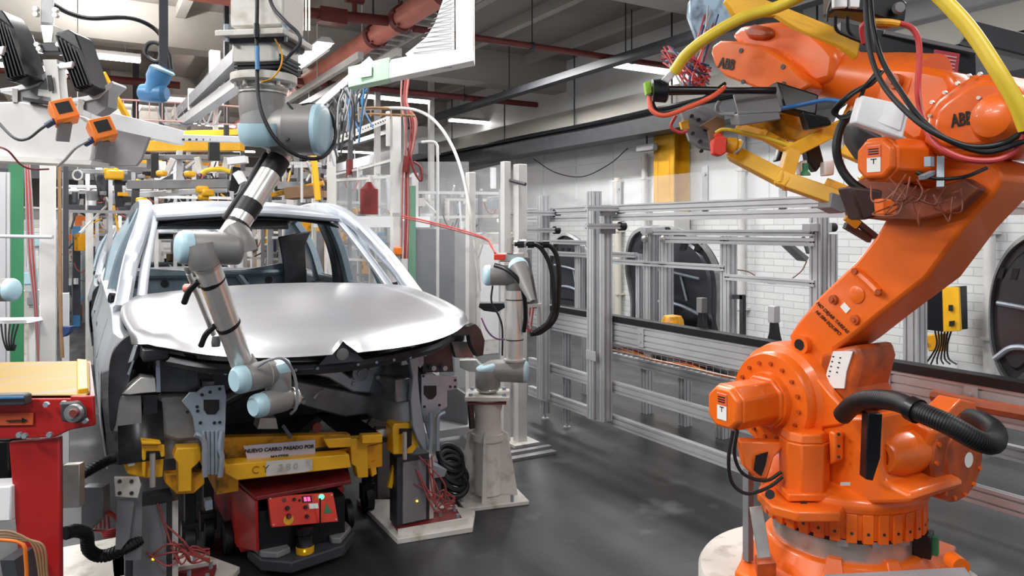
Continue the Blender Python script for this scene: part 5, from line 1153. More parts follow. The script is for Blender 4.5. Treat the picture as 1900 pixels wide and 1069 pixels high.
# AGV
AX = .955
ag = thing('automated_cart', 'low red automated guided cart with lit control panel under the carrier', 'cart', (AX, 3.7, 0))
b = MB(); b.bb((AX-.28, 3.80, .06), (AX+.24, 5.0, .30)); b.build('cart_body', red, ag, bevel=.01)
b = MB(); b.prism([V((AX-.30, 3.86, .40)), V((AX-.24, 3.62, .366)), V((AX+.22, 3.62, .366)), V((AX+.27, 3.86, .40))], (0, 0, .02)); b.prism([V((AX-.30, 3.86, .40)), V((AX+.27, 3.86, .40)), V((AX+.27, 4.9, .40)), V((AX-.30, 4.9, .40))], (0, 0, .02)); b.build('hood_plate', redd, ag, bevel=.004)
b = MB(); b.prism([V((AX-.305, 3.86, .40)), V((AX-.245, 3.62, .366)), V((AX-.235, 3.64, .12)), V((AX-.29, 3.84, .08))], (.012, 0, 0)); b.prism([V((AX-.29, 3.84, .08)), V((AX-.30, 3.88, .40)), V((AX-.30, 4.9, .40)), V((AX-.29, 4.9, .08))], (.012, 0, 0)); b.build('side_skirt', red, ag)
P0 = onY(490, 922, 3.64); 
b = MB()
pn = [onY(497, 921, 3.625), onY(618, 914, 3.625), onY(628, 968, 3.59), onY(504, 979, 3.59)]
nrm = (pn[1]-pn[0]).cross(pn[3]-pn[0]).normalized(); 
if nrm.y > 0: nrm = -nrm
b.prism(pn, -nrm*.03); cp = b.build('control_panel', redb, ag, bevel=.003)
def onp(u, v, lift=.001):
    return pn[0].lerp(pn[1], u).lerp(pn[3].lerp(pn[2], u), v)+nrm*lift
def pq(u0, v0, u1, v1, h, name, m, par=cp, lift=0.):
    k = MB(); k.prism([onp(u0, v0, lift), onp(u1, v0, lift), onp(u1, v1, lift), onp(u0, v1, lift)], nrm*h); return k.build(name, m, par)
def knob(u, v, r, h, name, m):
    k = MB(); k.lathe(onp(u, v, 0), nrm, [(0, r), (h*.7, r), (h, r*.8)], 18); return k.build(name, m, cp)
pq(.53, .10, .57, .24, .002, 'digit_display', ledred); pq(.585, .10, .625, .24, .002, 'digit_display', ledred)
pq(.50, .06, .65, .28, .001, 'display_window', black)
pq(.59, .33, .73, .50, .002, 'label', labelw)
knob(.38, .15, .008, .01, 'button', blackg); knob(.46, .19, .006, .008, 'button', blackg); knob(.53, .43, .009, .02, 'selector_switch', blackg); knob(.53, .73, .009, .02, 'selector_switch', blackg); knob(.26, .42, .010, .02, 'selector_switch', blackg)
knob(.255, .80, .024, .004, 'stop_button_ring', yellow); knob(.26, .68, .012, .03, 'stop_button', redd); knob(.23, .15, .011, .002, 'button_ring', redpiped)
knob(.80, .12, .012, .018, 'green_lamp', ledgreen); 
k = MB(); k.prism([onp(.86, .35), onp(.93, .68), onp(.80, .68)], nrm*.002); k.build('warning_symbol', green, cp)
for u, v in ((.03, .08), (.97, .08), (.97, .92), (.03, .92)): knob(u, v, .004, .003, 'screw', steel)
b = MB(); b.bb((AX-.22, 3.66, .09), (AX+.2, 3.82, .30)); b.build('front_box', blackg, ag)
b = MB(); b.prism([V((AX-.25, 3.80, .03)), V((AX-.22, 3.62, .03)), V((AX-.10, 3.52, .03)), V((AX+.17, 3.58, .03)), V((AX+.27, 3.72, .03)), V((AX+.27, 3.80, .03))], (0, 0, .055)); b.build('bumper', darkgrey, ag, bevel=.008)
b = MB(); b.prism([V((AX-.245, 3.80, .085)), V((AX-.215, 3.64, .085)), V((AX-.15, 3.59, .085)), V((AX-.08, 3.62, .085)), V((AX-.10, 3.80, .085))], (0, 0, .03)); b.prism([V((AX+.12, 3.80, .085)), V((AX+.12, 3.62, .085)), V((AX+.16, 3.60, .085)), V((AX+.25, 3.72, .085)), V((AX+.25, 3.80, .085))], (0, 0, .03)); b.build('bumper_pad', midgrey, ag, bevel=.006)
sc = onY(566, 1022, 3.60); sc.z = .085
b = MB(); b.lathe(sc, UP, [(0, .042), (.035, .044)], 28); b.build('laser_scanner', yellow, ag)
b = MB(); b.lathe(sc+UP*.035, UP, [(0, .044), (.015, .036), (.05, .036), (.06, .044), (.085, .044), (.09, .03)], 28); b.build('scanner_head', blackg, ag)
MB().sphere(sc-Fv*.044+Rv*.01+UP*.022, .005, 8).build('scanner_led', ledyel, ag)
MB().cyl(onY(594, 925, 3.55), onY(594, 990, 3.58), .004, 8).build('antenna_rod', black, ag)
for s in (-1, 1):
    b = MB(); b.lathe((AX+s*.33, 3.98, .08), (s, 0, 0), [(-.04, .06), (-.035, .08), (.0, .08), (.005, .06)], 24); b.build('wheel', black, ag)

# lifters
def lifter(cx, cy, label, mirror=1, name='lift_pillar', h=.42):
    t = thing(name, label, 'lift pillar', (cx, cy, 0))
    b = MB(); b.prism([V((cx-.17, cy-.16, 0)), V((cx+.24, cy-.22, 0)), V((cx+.36, cy-.02, 0)), V((cx+.20, cy+.28, 0)), V((cx-.17, cy+.5, 0))], (0, 0, .03)); b.build('base_plate', whitew, t, bevel=.004)
    b = MB(); b.prism([V((cx-.14, cy-.10, .03)), V((cx+.22, cy-.14, .03)), V((cx+.26, cy+.02, .03)), V((cx-.12, cy+.06, .03))], (0, 0, .018)); b.build('red_foot', redd, t)
    b = MB(); b.prism([V((cx-.15, cy-.125, .03)), V((cx+.24, cy-.165, .03)), V((cx+.24, cy-.150, .03)), V((cx-.15, cy-.110, .03))], (0, 0, .03)); b.prism([V((cx+.06, cy+.06, .03)), V((cx+.27, cy+.03, .03)), V((cx+.27, cy+.05, .03)), V((cx+.06, cy+.08, .03))], (0, 0, .03)); b.build('white_ledge', whitew, t)
    b = MB(); b.bb((cx-.13, cy-.05, .045), (cx+.06, cy+.06, h)); b.build('pillar', darkgrey, t, bevel=.004)
    b = MB(); b.bb((cx-.10, cy-.062, .06), (cx+.035, cy-.05, h-.03)); fc = b.build('pillar_cover', midgrey, t)
    b = MB(); b.bb((cx+.06, cy-.05, .05), (cx+.085, cy+.04, h-.03)); b.build('side_rail', whitew, t)
    b = MB(); c = V((cx-.02, cy-.064, .17)); b.lathe(c, (0, -1, 0), [(0, .006), (.006, .005)], 10); b.build('signal_lamp', ledyel, t)
    for k in range(4):
        c = V((cx+.18+.05*cos(k*1.7), cy-.01+.12*sin(k*1.7), .03)); MB().cyl(c, c+UP*.045, .010, 6).build('anchor_bolt', bracket, t)
    b = MB()
    for k in range(9):
        b.tube([V((cx-.05+.12*random.random(), cy-.07, .12+.3*random.random())), V((cx+.03+.1*random.random(), cy-.12, .12+.14*random.random())), V((cx+.14, cy-.08, .10+.1*random.random())), V((cx+.22, cy-.04, .08+.08*random.random()))], .0045, 6)
    b.build('red_cable_bunch', redmute, t, kind='stuff')
    return t
l1 = lifter(1.60, 3.80, 'grey lift pillar with red cables on a white base plate, right of the red cart')
l2 = lifter(.30, 3.74, 'grey lift pillar on a white base plate left of the red cart', h=.44)
for nm, pts_, y, m, lab in (('junction_box', [(790, 858), (830, 872), (825, 885), (792, 890)], 3.86, bracket, 'pale metal cover plate beside the right lift pillar'),
                            ('coiled_hoses', None, 0, black, '')):
    if pts_: b = MB(); b.prism(PL('Y', y, pts_), (0, .14, 0)); b.build(nm, m, label=lab, cat='cover', bevel=.003)
t = thing('cable_coil', 'heap of thick black coiled hoses beside the right lift pillar', 'hoses', (1.85, 4.0, .05))
for k in range(6):
    b = MB(); c = V((1.93+.02*random.random(), 3.98+.02*k, .12+.03*k)); rr = .07+.01*random.random(); tl = random.uniform(-.4, .4)
    b.tube([c+V((cos(a)*rr, sin(a)*rr*.6, sin(a+tl)*rr*.7)) for a in [2*pi*j/10 for j in range(11)]], .018, 8); b.build('hose_loop', black, t)
t = thing('grey_post', 'grey square lift column farther back beside the right carrier bracket', 'post', (1.62, 4.35, 0))
b = MB(); b.bb((1.56, 4.3, 0), (1.70, 4.42, .42)); b.build('post', midgrey, t, bevel=.004); b = MB(); b.bb((1.54, 4.28, .42), (1.72, 4.44, .46)); b.build('top', darkgrey, t)
# left floor clutter
t = thing('steel_plate_stack', 'white bracket plates beside the left lift pillar', 'bracket', onZ(240, 1000, 0))
b = MB(); b.prism(PL('Y', 3.45, [(212, 886), (258, 886), (262, 900), (256, 925), (214, 922)]), (0, .02, 0)); ob = b.build('bolt_plate', whitew, t, bevel=.003)
b = MB()
for px, py in ((222, 893), (244, 893), (222, 915), (244, 915)): c = onY(px, py, 3.448); b.cyl(c, c-V((0, .004, 0)), .008, 8)
b.build('hole', engdark, ob)
b = MB(); b.prism(PL('Y', 3.47, [(218, 926), (250, 924), (240, 1000), (224, 1020), (214, 1020)]), (0, .02, 0)); b.prism(PL('Y', 3.50, [(246, 898), (264, 900), (262, 1040), (230, 1040)]), (0, .03, 0)); b.build('leg_plate', midgrey, t)
b = MB(); b.box((onZ(180, 1050, 0)).to_tuple()[0:2]+(.015,), (.7, .5, .03)); b.build('floor_tray', whitew, label='dirty white steel plate on the floor left of the left lift pillar', cat='plate')
b = MB(); b.prism([D(115, 864, 2.95), D(147, 862, 2.95), D(147, 942, 2.95), D(112, 944, 2.95)], Fv*.04); b.build('ribbed_cover', steel, label='ribbed metal cover behind the red table leg', cat='cover', bevel=.003)
b = MB(); b.prism([D(150, 905, 3.2), D(190, 905, 3.2), D(192, 960, 3.2), D(150, 1000, 3.2)], Fv*.06); b.build('grey_box', midgrey, label='flat grey box between the red table leg and the left lift pillar', cat='box', bevel=.004)
for k in range(5):
    hose('red_cable', [D(170+8*k, 980, 3.3), D(178+6*k, 962-3*k, 3.25), D(205+3*k, 955+2*k, 3.2), D(222, 975+4*k, 3.2), D(200-2*k, 985+3*k, 3.2), D(172+6*k, 985, 3.25)], .005, redcab, ['red cable loop on the floor left of the left lift pillar', 'second red cable loop, nested left of the left lift pillar', 'third red cable loop beside the left lift pillar', 'fourth red cable loop beside the white bracket plates', 'innermost red cable loop beside the white bracket plates'][k], 'cable')
hose('black_conduit', [D(120, 990, 2.9), D(140, 985, 2.95), D(160, 992, 3.0), D(165, 1020, 3.05), D(190, 1032, 3.1), D(230, 1018, 3.1), D(262, 1000, 3.15)], .024, black, 'thick black conduit bending on the floor toward the left lift pillar', ribs=6)
hose('black_conduit', [D(150, 882, 3.3), D(175, 868, 3.35), D(200, 855, 3.4), D(215, 850, 3.42)], .022, black, 'black conduit rising toward the car behind the red table', ribs=4)
hose('orange_cable', [D(-10, 1000, 2.3), D(40, 1008, 2.3), D(48, 1040, 2.3), D(50, 1090, 2.3)], .006, orange_box, 'orange cable in the bottom left corner', 'cable')
for k in range(4): hose('brown_cable', [D(-10, 985+6*k, 2.3), D(25, 988+5*k, 2.3), D(60+6*k, 1010, 2.3), D(72+5*k, 1060, 2.3), D(74+5*k, 1100, 2.3)], .0035, brown, ['thin brown cable in the bottom left corner, leftmost', 'thin brown cable in the bottom left corner, second from left', 'thin brown cable in the bottom left corner, third from left', 'thin brown cable in the bottom left corner, rightmost'][k], 'cable')
# red roller table
rt = thing('roller_table', 'red steel conveyor table with worn yellow belt at the left edge', 'conveyor table', D(60, 1040, 2.6)*1)
xE = .03
T = lambda px, py, dd=2.6: D(px, py, dd)
b = MB(); b.prism([T(-200, 742), T(130, 740), T(130, 735), T(172, 735), T(175, 790), T(130, 798), T(100, 812), T(-200, 822)], Fv*.015); b.build('side_plate', red, rt, bevel=.004)
b = MB(); b.prism([T(-200, 675, 3.4), T(168, 670, 3.2), T(176, 735, 2.7), T(-200, 742, 2.66)], UP*-.04); b.build('table_top', red, rt)
b = MB(); b.prism([T(-200, 678, 3.35), T(158, 672, 3.15), T(166, 676, 3.1), T(168, 728, 2.7), T(160, 735, 2.63), T(-200, 736, 2.63)], UP*.006); bl = b.build('belt', yelloww, rt, bevel=.003)
bl.data.materials[0] = mat('worn_belt', (160, 132, 70), .5, noise=.3, nscale=3.5, dirt=(136, 133, 130), stretch=(.25, 3, 1))
MB().prism([T(143, 674, 3.12), T(162, 676, 3.1), T(164, 730, 2.66), T(144, 732, 2.64)], UP*.02).build('belt_edge', yellow, rt, bevel=.004)
b = MB(); b.prism([T(15, 820, 2.62), T(110, 812, 2.62), T(112, 1150, 2.62), T(45, 1180, 2.62)], Fv*.02); b.build('table_leg', red, rt, bevel=.006)
b = MB(); b.prism([T(86, 816, 2.70), T(110, 812, 2.70), T(112, 1150, 2.70), T(96, 1150, 2.70)], Fv*.02); b.build('leg_side', redd, rt)
b = MB(); b.prism([T(117, 745, 2.58), T(150, 742, 2.58), T(162, 757, 2.58), T(164, 778, 2.58), T(148, 784, 2.58), T(118, 780, 2.58)], -Fv*.02); br_ = b.build('bearing_block', darkgrey, rt, bevel=.008)
b = MB(); b.lathe(T(139, 766, 2.56), -Fv, [(0, .032), (.015, .030), (.015, .016), (.025, .016), (.025, .008)], 24); b.build('bearing', engmid, br_)
b = MB(); b.lathe(T(139, 766, 2.54), -Fv, [(0, .015), (.012, .013), (.012, 0)], 20); b.build('shaft_end', redpiped, br_)
b = MB()
for px, py in ((120, 748), (160, 780), (88, 750), (94, 806), (48, 808), (38, 806)): b.bolt(T(px, py, 2.575), -Fv, .010, .012)
b.build('bolt', bracket, rt)
b = MB(); b.prism([T(-200, 770, 2.595), T(63, 766, 2.595), T(62, 788, 2.595), T(-200, 793, 2.595)], -Fv*.003); pl_ = b.build('arrow_plate', mat('faded_red_plate', (196, 84, 50), .5, noise=.1), rt)
b = MB(); b.beam(T(12, 781, 2.588), T(42, 780, 2.588), .003, .006, Fv); b.prism([T(41, 775, 2.589), T(51, 780, 2.589), T(41, 785, 2.589)], -Fv*.002); b.build('arrow', ink, pl_)
b = MB(); b.prism([T(-200, 738, 2.55), T(40, 732, 2.55), T(46, 735, 2.55), T(46, 752, 2.55), T(-200, 760, 2.55)], Fv*.04); b.build('sensor_rail', darkgrey, rt, bevel=.004)
b = MB(); b.beam(T(-200, 742, 2.54), T(44, 737, 2.54), .006, .006); b.build('rail_edge', blue, rt)
b = MB(); b.prism([T(-60, 820, 2.75), T(18, 818, 2.75), T(20, 905, 2.75), T(-60, 910, 2.75)], Fv*.1); b.build('drive_motor', blackg, rt, bevel=.01)
b = MB(); b.prism([T(-60, 906, 2.6), T(20, 902, 2.6), T(20, 968, 2.6), T(-60, 970, 2.6)], Fv*.1); b.build('white_box', whitep, rt, bevel=.006)
b = MB(); b.prism([T(0, 1040, 2.5), T(26, 1040, 2.5), T(40, 1100, 2.5), T(10, 1100, 2.5)], Fv*.1); b.build('foot_bracket', darkgrey, rt)
# ================================================================= ALUMINIUM FIXTURE LINE (right)
XF = 3.42
def yx(px, x): return onX(px, 500, x).y
fl = thing('fixture_table', 'long aluminium profile table with black strip running along the white wall', 'fixture table', (XF, 3.2, 0))
yA, yB = 0.9, 5.55
q = MB(); q.bb((XF-.03, yA, .965), (XF+.05, yB, 1.01)); q.build('black_strip', black, fl, bevel=.003)
for i, (z, h) in enumerate(((.925, .08), (.845, .08))): q = MB(); alu_profile(q, (XF, yA, z), (XF, yB, z), .04, .08, UP); q.build('rail', alu, fl)
q = MB(); alu_profile(q, (XF, yA, .48), (XF, yB, .48), .04, .08, UP); q.build('rail', alu, fl)
q = MB(); alu_profile(q, (XF, yx(1390, XF), .23), (XF, yB, .23), .04, .08, UP); q.build('rail', alu, fl)
q = MB(); alu_profile(q, (XF+.9, yA, .80), (XF+.9, yB, .80), .04, .08, UP); q.build('rail', alu, fl)
q = MB(); alu_profile(q, (XF+.9, yA, .45), (XF+.9, yB, .45), .04, .08, UP); q.build('rail', alu, fl)
q = MB(); q.bb((XF+.05, yA, .972), (XF+.16, yB, .98)); q.build('table_plate', midgrey, fl)
for px in (1000, 1040, 1500):
    y = yx(px, XF)
    q = MB(); alu_profile(q, (XF+.065, y, .05), (XF+.065, y, .80), .08 if px != 1040 else .06, .04, V((0, 1, 0))); q.cyl((XF+.065, y, 0), (XF+.065, y, .05), .012, 10); q.cyl((XF+.065, y, 0), (XF+.065, y, .012), .03, 14); q.build('leg', alu, fl)
for px in (1080, 1190, 1260, 1330, 1480, 1620):
    y = yx(px, XF+.9); q = MB(); alu_profile(q, (XF+.965, y, .0), (XF+.965, y, .86), .08, .08, V((0, 1, 0))); q.build('leg', alu, fl)
for px in (1000, 1112, 1195, 1400, 1690):
    y = yx(px, XF); q = MB(); alu_profile(q, (XF+.03, y, .78), (XF+.88, y, .78), .08, .08, UP); q.build('cross_rail', alu, fl)
for px in (1188, 1475, 1640, 1800):
    y = yx(px, XF-.03); q = MB(); q.bb((XF-.028, y-.03, .82), (XF-.021, y+.03, .95)); q.bolt((XF-.028, y, .86), (-1, 0, 0)); q.bolt((XF-.028, y, .92), (-1, 0, 0)); q.build('joint_plate', alu, fl)
# tall twin posts with clamp bars
def tall_post(px, z0, z1, w, label, x=XF-.08):
    y = yx(px, x); t = thing('aluminium_post', label, 'post', (x, y, z0))
    q = MB(); alu_profile(q, (x, y, z0), (x, y, z1), w, .08, V((0, 1, 0))); q.build('profile', alu, t)
    return t, y
t, y = tall_post(1122, .24, 1.80, .08, 'tall double aluminium post left of the dark door panels, the nearest of the frame')
q = MB(); alu_profile(q, (XF-.12, y+.075, .24), (XF-.12, y+.075, 1.93), .08, .08, V((0, 1, 0))); q.build('profile', alu, t)
q = MB(); q.bb((XF-.165, y+.0, .68), (XF-.158, y+.12, .75)); q.build('joint_plate', alu, t)
for z, in ((1.80,), (1.67,)):
    q = MB(); alu_profile(q, onZ(0, 0, 0) if False else V((XF-.30, y-.07, z)), V((XF+.0, y-.07, z)), .04, .04); q.build('clamp_bar', alu, t)
    q = MB(); q.cyl((XF+.0, y-.07, z), (XF+.05, y-.07, z), .032, 16); q.build('black_end_knob', black, t)
    q = MB(); q.box((XF-.10, y-.06, z-.035), (.12, .04, .04)); q.build('clamp_foot', midgrey, t)
t, y = tall_post(1008, .23, 1.93, .08, 'aluminium post of the frame seen right behind the black hose loops')
for z in (1.78, 1.64):
    q = MB(); alu_profile(q, V((XF-.38, y-.07, z)), V((XF-.02, y-.07, z)), .04, .04); q.build('clamp_bar', alu, t)
    q = MB(); q.cyl((XF-.02, y-.07, z), (XF+.03, y-.07, z), .032, 16); q.build('black_end_knob', black, t)
# upper longitudinal rails
for z, lab in ((1.80, 'upper long aluminium rail crossing behind the tall posts'), (1.735, 'lower long aluminium rail crossing behind the tall posts')):
    q = MB(); alu_profile(q, (XF+.0, .9, z), (XF+.0, 5.7, z), .04, .06 if z > 1.76 else .05); q.build('aluminium_rail', alu, label=lab, cat='rail')
t = thing('support_frame', 'aluminium frame holding the dark door panels behind the black strip', 'frame', (XF+.5, 3, 1.0))
XM = XF+.45
for px, z1, w in ((1207, 1.62, .08), (1186, 1.45, .04), (1236, 1.62, .08), (1352, 1.60, .08), (1520, 1.88, .08), (1076, 1.5, .06), (1698, 1.80, .09), (1545, 1.62, .04)):
    y = yx(px, XM); q = MB(); alu_profile(q, (XM, y, .80), (XM, y, z1), w, .08 if w > .05 else .04, V((0, 1, 0))); q.build('upright', alu, t)
for z, p0, p1 in ((1.625, 1520, 1200), (1.57, 1520, 1240), (1.38, 1352, 1130), (1.44, 1186, 1130), (1.32, 1520, 1352), (1.53, 1130, 1020), (1.42, 1130, 1020)):
    q = MB(); alu_profile(q, (XM-.03, yx(p0, XM), z), (XM-.03, yx(p1, XM), z), .04, .04 if z != 1.57 else .05); q.build('horizontal_bar', alu, t)
for px, z in ((1215, 1.64), (1520, 1.82), (1520, 1.66)):
    y = yx(px, XM); q = MB(); q.box((XM-.02, y, z), (.20, .06, .05)); q.build('clamp_block', alu, t, bevel=.003)
    q = MB(); q.cyl((XM+.08, y, z), (XM+.14, y, z), .028, 14); q.build('clamp_knob', black, t)
for px in (1196, 1230): q = MB(); c = onX(px, 443, XM-.05); q.sphere(c, .028, 12); q.build('steel_ball', steel, t)
# dark door inner panels
def doorpanel(pts, x, label, seed=1, sc=1.0):
    t = thing('door_panel', label, 'door panel', onX(pts[-1][0], 560, x))
    P = PL('X', x, smooth2(pts)); c = sum(P, V((0, 0, 0)))/len(P)
    q = MB(); q.prism(P, (.012, 0, 0)); q.build('sheet', doorp, t, bevel=.004)
    rim = [c+(p-c)*.93 for p in P]; n = len(P); q = MB(); vs = []
    for A, dx in ((P, -.002), (P, -.02), (rim, -.03), (rim, -.002)): vs.append([p+V((dx, 0, 0)) for p in A])
    q.grid([list(r) for r in vs], True); q.build('rim', engmid, t)
    inn = [c+(p-c)*.80 for p in P]; inn2 = [c+(p-c)*.76 for p in P]; q = MB(); q.grid([[p+V((-.003, 0, 0)) for p in inn], [p+V((-.02, 0, 0)) for p in inn2]], True); q.prism([p+V((-.02, 0, 0)) for p in inn2], (.004, 0, 0)); q.build('inner_stamping', doorp, t)
    random.seed(seed)
    ys = [p.y for p in P]; zs = [p.z for p in P]; h = max(zs)-min(zs); w = max(ys)-min(ys)
    q = MB()
    for k in range(5): y = c.y+w*(-.28+.14*k); q.prism([V((x-.022, y-.02*w, c.z+h*.20)), V((x-.022, y+.04*w, c.z+h*.20)), V((x-.022, y+.01*w, c.z+h*.27)), V((x-.022, y-.05*w, c.z+h*.27))], (-.003, 0, 0))
    q.build('stamped_slots', black, t)
    q = MB()
    q.tube([V((x-.03, c.y-w*.3, c.z-h*.02)), V((x-.035, c.y, c.z+h*.02)), V((x-.03, c.y+w*.3, c.z+h*.04))], .012, 8)
    q.tube([V((x-.03, c.y-w*.32, c.z-h*.30)), V((x-.03, c.y-w*.1, c.z-h*.24)), V((x-.03, c.y+w*.15, c.z-h*.24)), V((x-.03, c.y+w*.33, c.z-h*.33))], .014, 8)
    q.tube([V((x-.03, c.y-w*.12, c.z+h*.0)), V((x-.03, c.y-w*.18, c.z-h*.2))], .01, 8, smooth=False)
    q.build('ridge', bracket, t)
    return t
def smooth2(pts, seg=4):
    P = smooth_path([V((a, b, 0)) for a, b in pts], seg, True); return [(p.x, p.y) for p in P]
doorpanel([(1163, 500), (1166, 455), (1180, 428), (1215, 418), (1262, 424), (1305, 448), (1332, 488), (1342, 535), (1341, 600), (1335, 640), (1190, 632), (1172, 550)], 4.15, 'dark curved door inner panel upright in the middle of the aluminium frame')
doorpanel([(1030, 450), (1048, 433), (1070, 440), (1090, 462), (1098, 500), (1096, 575), (1060, 572), (1020, 560), (1018, 500)], 4.15, 'dark door inner panel half hidden behind the tall double post', 2)
doorpanel([(1838, 590), (1843, 530), (1860, 482), (1890, 445), (1930, 428), (1990, 440), (2030, 500), (2035, 650), (1985, 690), (1920, 690), (1884, 714), (1862, 698), (1843, 650)], 3.75, 'dark door inner panel cut by the right edge of the picture', 3)
# small work light on the frame
t = thing('work_light', 'small tilted grey work light hanging from the aluminium bar left of the robot arm', 'lamp', D(1480, 470, 5))
q = MB(); q.prism([D(1460, 452, 4.9), D(1466, 448, 4.9), D(1502, 478, 4.85), D(1496, 486, 4.85)], Fv*.16); q.build('lamp_head', midgrey, t, bevel=.004)
q = MB(); q.beam(D(1490, 440, 5), D(1500, 470, 4.95), .02, .02); q.build('stirrup', darkgrey, t)
hose('thin_cable', [D(1497, 485, 4.95), D(1485, 505, 4.95), D(1455, 524, 5.0), D(1420, 524, 5.05), D(1390, 505, 5.1), D(1360, 500, 5.2)], .004, brown, 'thin brown cable sagging from the small work light', 'cable')
# little clamps on the table
for (px, m, lab) in ((1434, alu, 'small toggle clamp on the black strip, right of the dark door panel'), (1300, midgrey, 'small toggle clamp in front of the middle dark door panel')):
    t = thing('toggle_clamp', lab, 'clamp', onX(px, 600, XF+.08)); b0 = onX(px, 600, XF+.08); b0.z = .98
    q = MB(); q.prism([b0+V((0, -.05, 0)), b0+V((0, .05, 0)), b0+V((0, .03, .06)), b0+V((0, .025, .12)), b0+V((0, -.02, .12)), b0+V((0, -.03, .06))], (.03, 0, 0)); q.build('base', black, t, bevel=.004)
    q = MB(); q.bb(b0+V((-.01, -.02, .12)), b0+V((.04, .03, .22))); q.build('head', m, t, bevel=.004)
q = MB(); c = onX(1248, 590, XF+.11); q.lathe((c.x, c.y, .98), UP, [(0, .08), (.04, .075), (.07, .06), (.08, 0)], 20); q.build('yellow_pad', yelloww, label='yellow rounded pad on the table in front of the middle dark door panel', cat='pad')
q = MB(); q.beam(onX(1378, 640, XM), onX(1378, 548, XM), .03, .03); q.beam(onX(1380, 551, XM), onX(1362, 551, XM), .03, .03); q.build('black_hook_post', darkgrey, label='thin dark hooked post right of the middle dark door panel', cat='post')
# cable basket under the table
t = thing('cable_basket', 'wire basket with orange and dark cables under the table edge', 'cable basket', (XF+.12, 3.2, .74))
q = MB(); y0, y1 = yx(1415, XF+.1), yx(1140, XF+.1)
for dx, dz in ((-.06, .06), (-.06, .02), (0, 0), (.08, 0), (.14, .03), (.14, .07)): q.cyl((XF+.06+dx, y0, .73+dz), (XF+.06+dx, y1, .73+dz), .004, 6)
k = y0
while k < y1: q.tube([(XF, k, .79), (XF, k, .73), (XF+.2, k, .73), (XF+.2, k, .80)], .003, 5, smooth=False); k += .06
q.build('basket_wire', steel, t)
for m, dx in ((orange_box, .03), (black, .06), (cabgrey, .09), (redcab, .12), (black, .15)):
    q = MB(); q.tube([(XF+dx, y0+(y1-y0)*j/8, .745+.01*sin(j*2+dx*50)) for j in range(9)], .009, 6); q.build('cable', m, t)
q = MB(); q.tube([(XF-.10, yx(1755, XF), .90), (XF-.10, yx(1830, XF), .895), (XF-.10, yx(1960, XF), .90)], .03, 8); q.build('orange_guide_rail', mat('rusty_orange', (178, 92, 58), .5, noise=.2), label='rusty orange bar in front of the table right of the robot', cat='bar')
# clear panels above the rails
def clear(p0, p1, p2, p3, label, e=V((.006, 0, 0)), name='clear_panel', group=None):
    return MB().prism([p0, p1, p2, p3], e).build(name, glassm, label=label, cat='clear panel', group=group)
x = XF+.04; ya, yb = yx(1455, x), yx(1130, x)
clear(V((x, ya, 1.83)), V((x, yb, 1.83)), V((x, yb, 2.02)), V((x, ya, 2.02)), 'clear acrylic panel standing on the upper long aluminium rail')
for px, z1, lab in ((1312, 2.05, 'short aluminium stub on the upper rail in front of the white wall, middle one'), (1456, 1.93, 'short aluminium stub on the upper rail, nearest to the yellow gripper'), (1152, 2.0, 'short pale stub on the upper rail just right of the tall double post')):
    y = yx(px, x); q = MB(); q.bb((x-.02, y-.025, 1.74), (x-.01, y+.025, z1)); q.bolt((x-.02, y, 1.79), (-1, 0, 0), .012); q.bolt((x-.02, y, z1-.05), (-1, 0, 0), .012); q.build('panel_holder', alu, label=lab, cat='holder')
# yellow box on the wall
t = thing('wall_control_box', 'black box with yellow front and cables on the white wall under the robot arm', 'control box', onX(1755, 600, 7.2))
q = MB(); q.prism(PL('X', 6.9, [(1748, 533), (1778, 533), (1782, 614), (1750, 616)]), (.03, 0, 0)); q.build('yellow_front', yellow, t, bevel=.004)
q = MB(); q.prism([onX(1716, 560, 6.92), onX(1750, 533, 6.92), onX(1752, 616, 6.92), onX(1718, 612, 6.92)], (.4, 0, 0)); q.build('black_body', blackg, t, bevel=.004)
q = MB(); q.prism(PL('X', 6.89, [(1761, 566), (1768, 566), (1768, 577), (1761, 577)]), (-.01, 0, 0)); q.build('switch', ink, t); q = MB(); q.prism(PL('X', 6.89, [(1762, 596), (1772, 595), (1770, 604), (1762, 606)]), (-.01, 0, 0)); q.build('switch', ink, t)
q = MB()
for k in range(6): q.tube([onX(1735+6*k, 614, 7.0), onX(1738+4*k, 640, 7.0), onX(1725+7*k, 665, 7.0), onX(1715+12*k, 676, 7.0)], .008, 6)
q.build('cable', black, t)
q = MB(); q.prism(PL('X', 7.1, [(1716, 622), (1748, 620), (1750, 652), (1722, 652)]), (.1, 0, 0)); q.build('yellow_pouch', yelloww, t, bevel=.01)
# wall details
for px, y0, y1, w, m, lab in ((1196, 285, 520, .10, white, 'slim white pipe on the wall left of the yellow column'), (1376, 250, 470, .10, white, 'slim grey pipe on the wall right of the yellow column'), (1146, 330, 600, .12, mat('beige_paint', (206, 202, 190), .5), 'beige pipe on the wall right of the tall double post'), (1836, 400, 650, .10, white, 'white pipe on the wall beside the rightmost door panel')):
    a = onX(px, y0, WX-.1); c = onX(px, y1, WX-.1); q = MB(); q.cyl((a.x, a.y, 0), a, w/2, 12)
    for z in (.6, 1.6, 2.4): q.bb((a.x-.06, a.y-w*.6, z), (WX, a.y+w*.6, z+.03))
    q.build('wall_pipe', m, label=lab, cat='pipe')
t = thing('wall_camera', 'small grey box device under the dark duct left of the yellow column', 'device', onX(1192, 275, 7.0))
q = MB(); q.beam(onX(1184, 276, 7.0), onX(1216, 272, 7.0), .09, .10); q.build('body', midgrey, t, bevel=.01)
q = MB(); q.beam(onX(1200, 272, 7.0), V((7.0, onX(1200, 272, 7.0).y, 3.0)), .02, .02); q.build('mount', darkgrey, t)
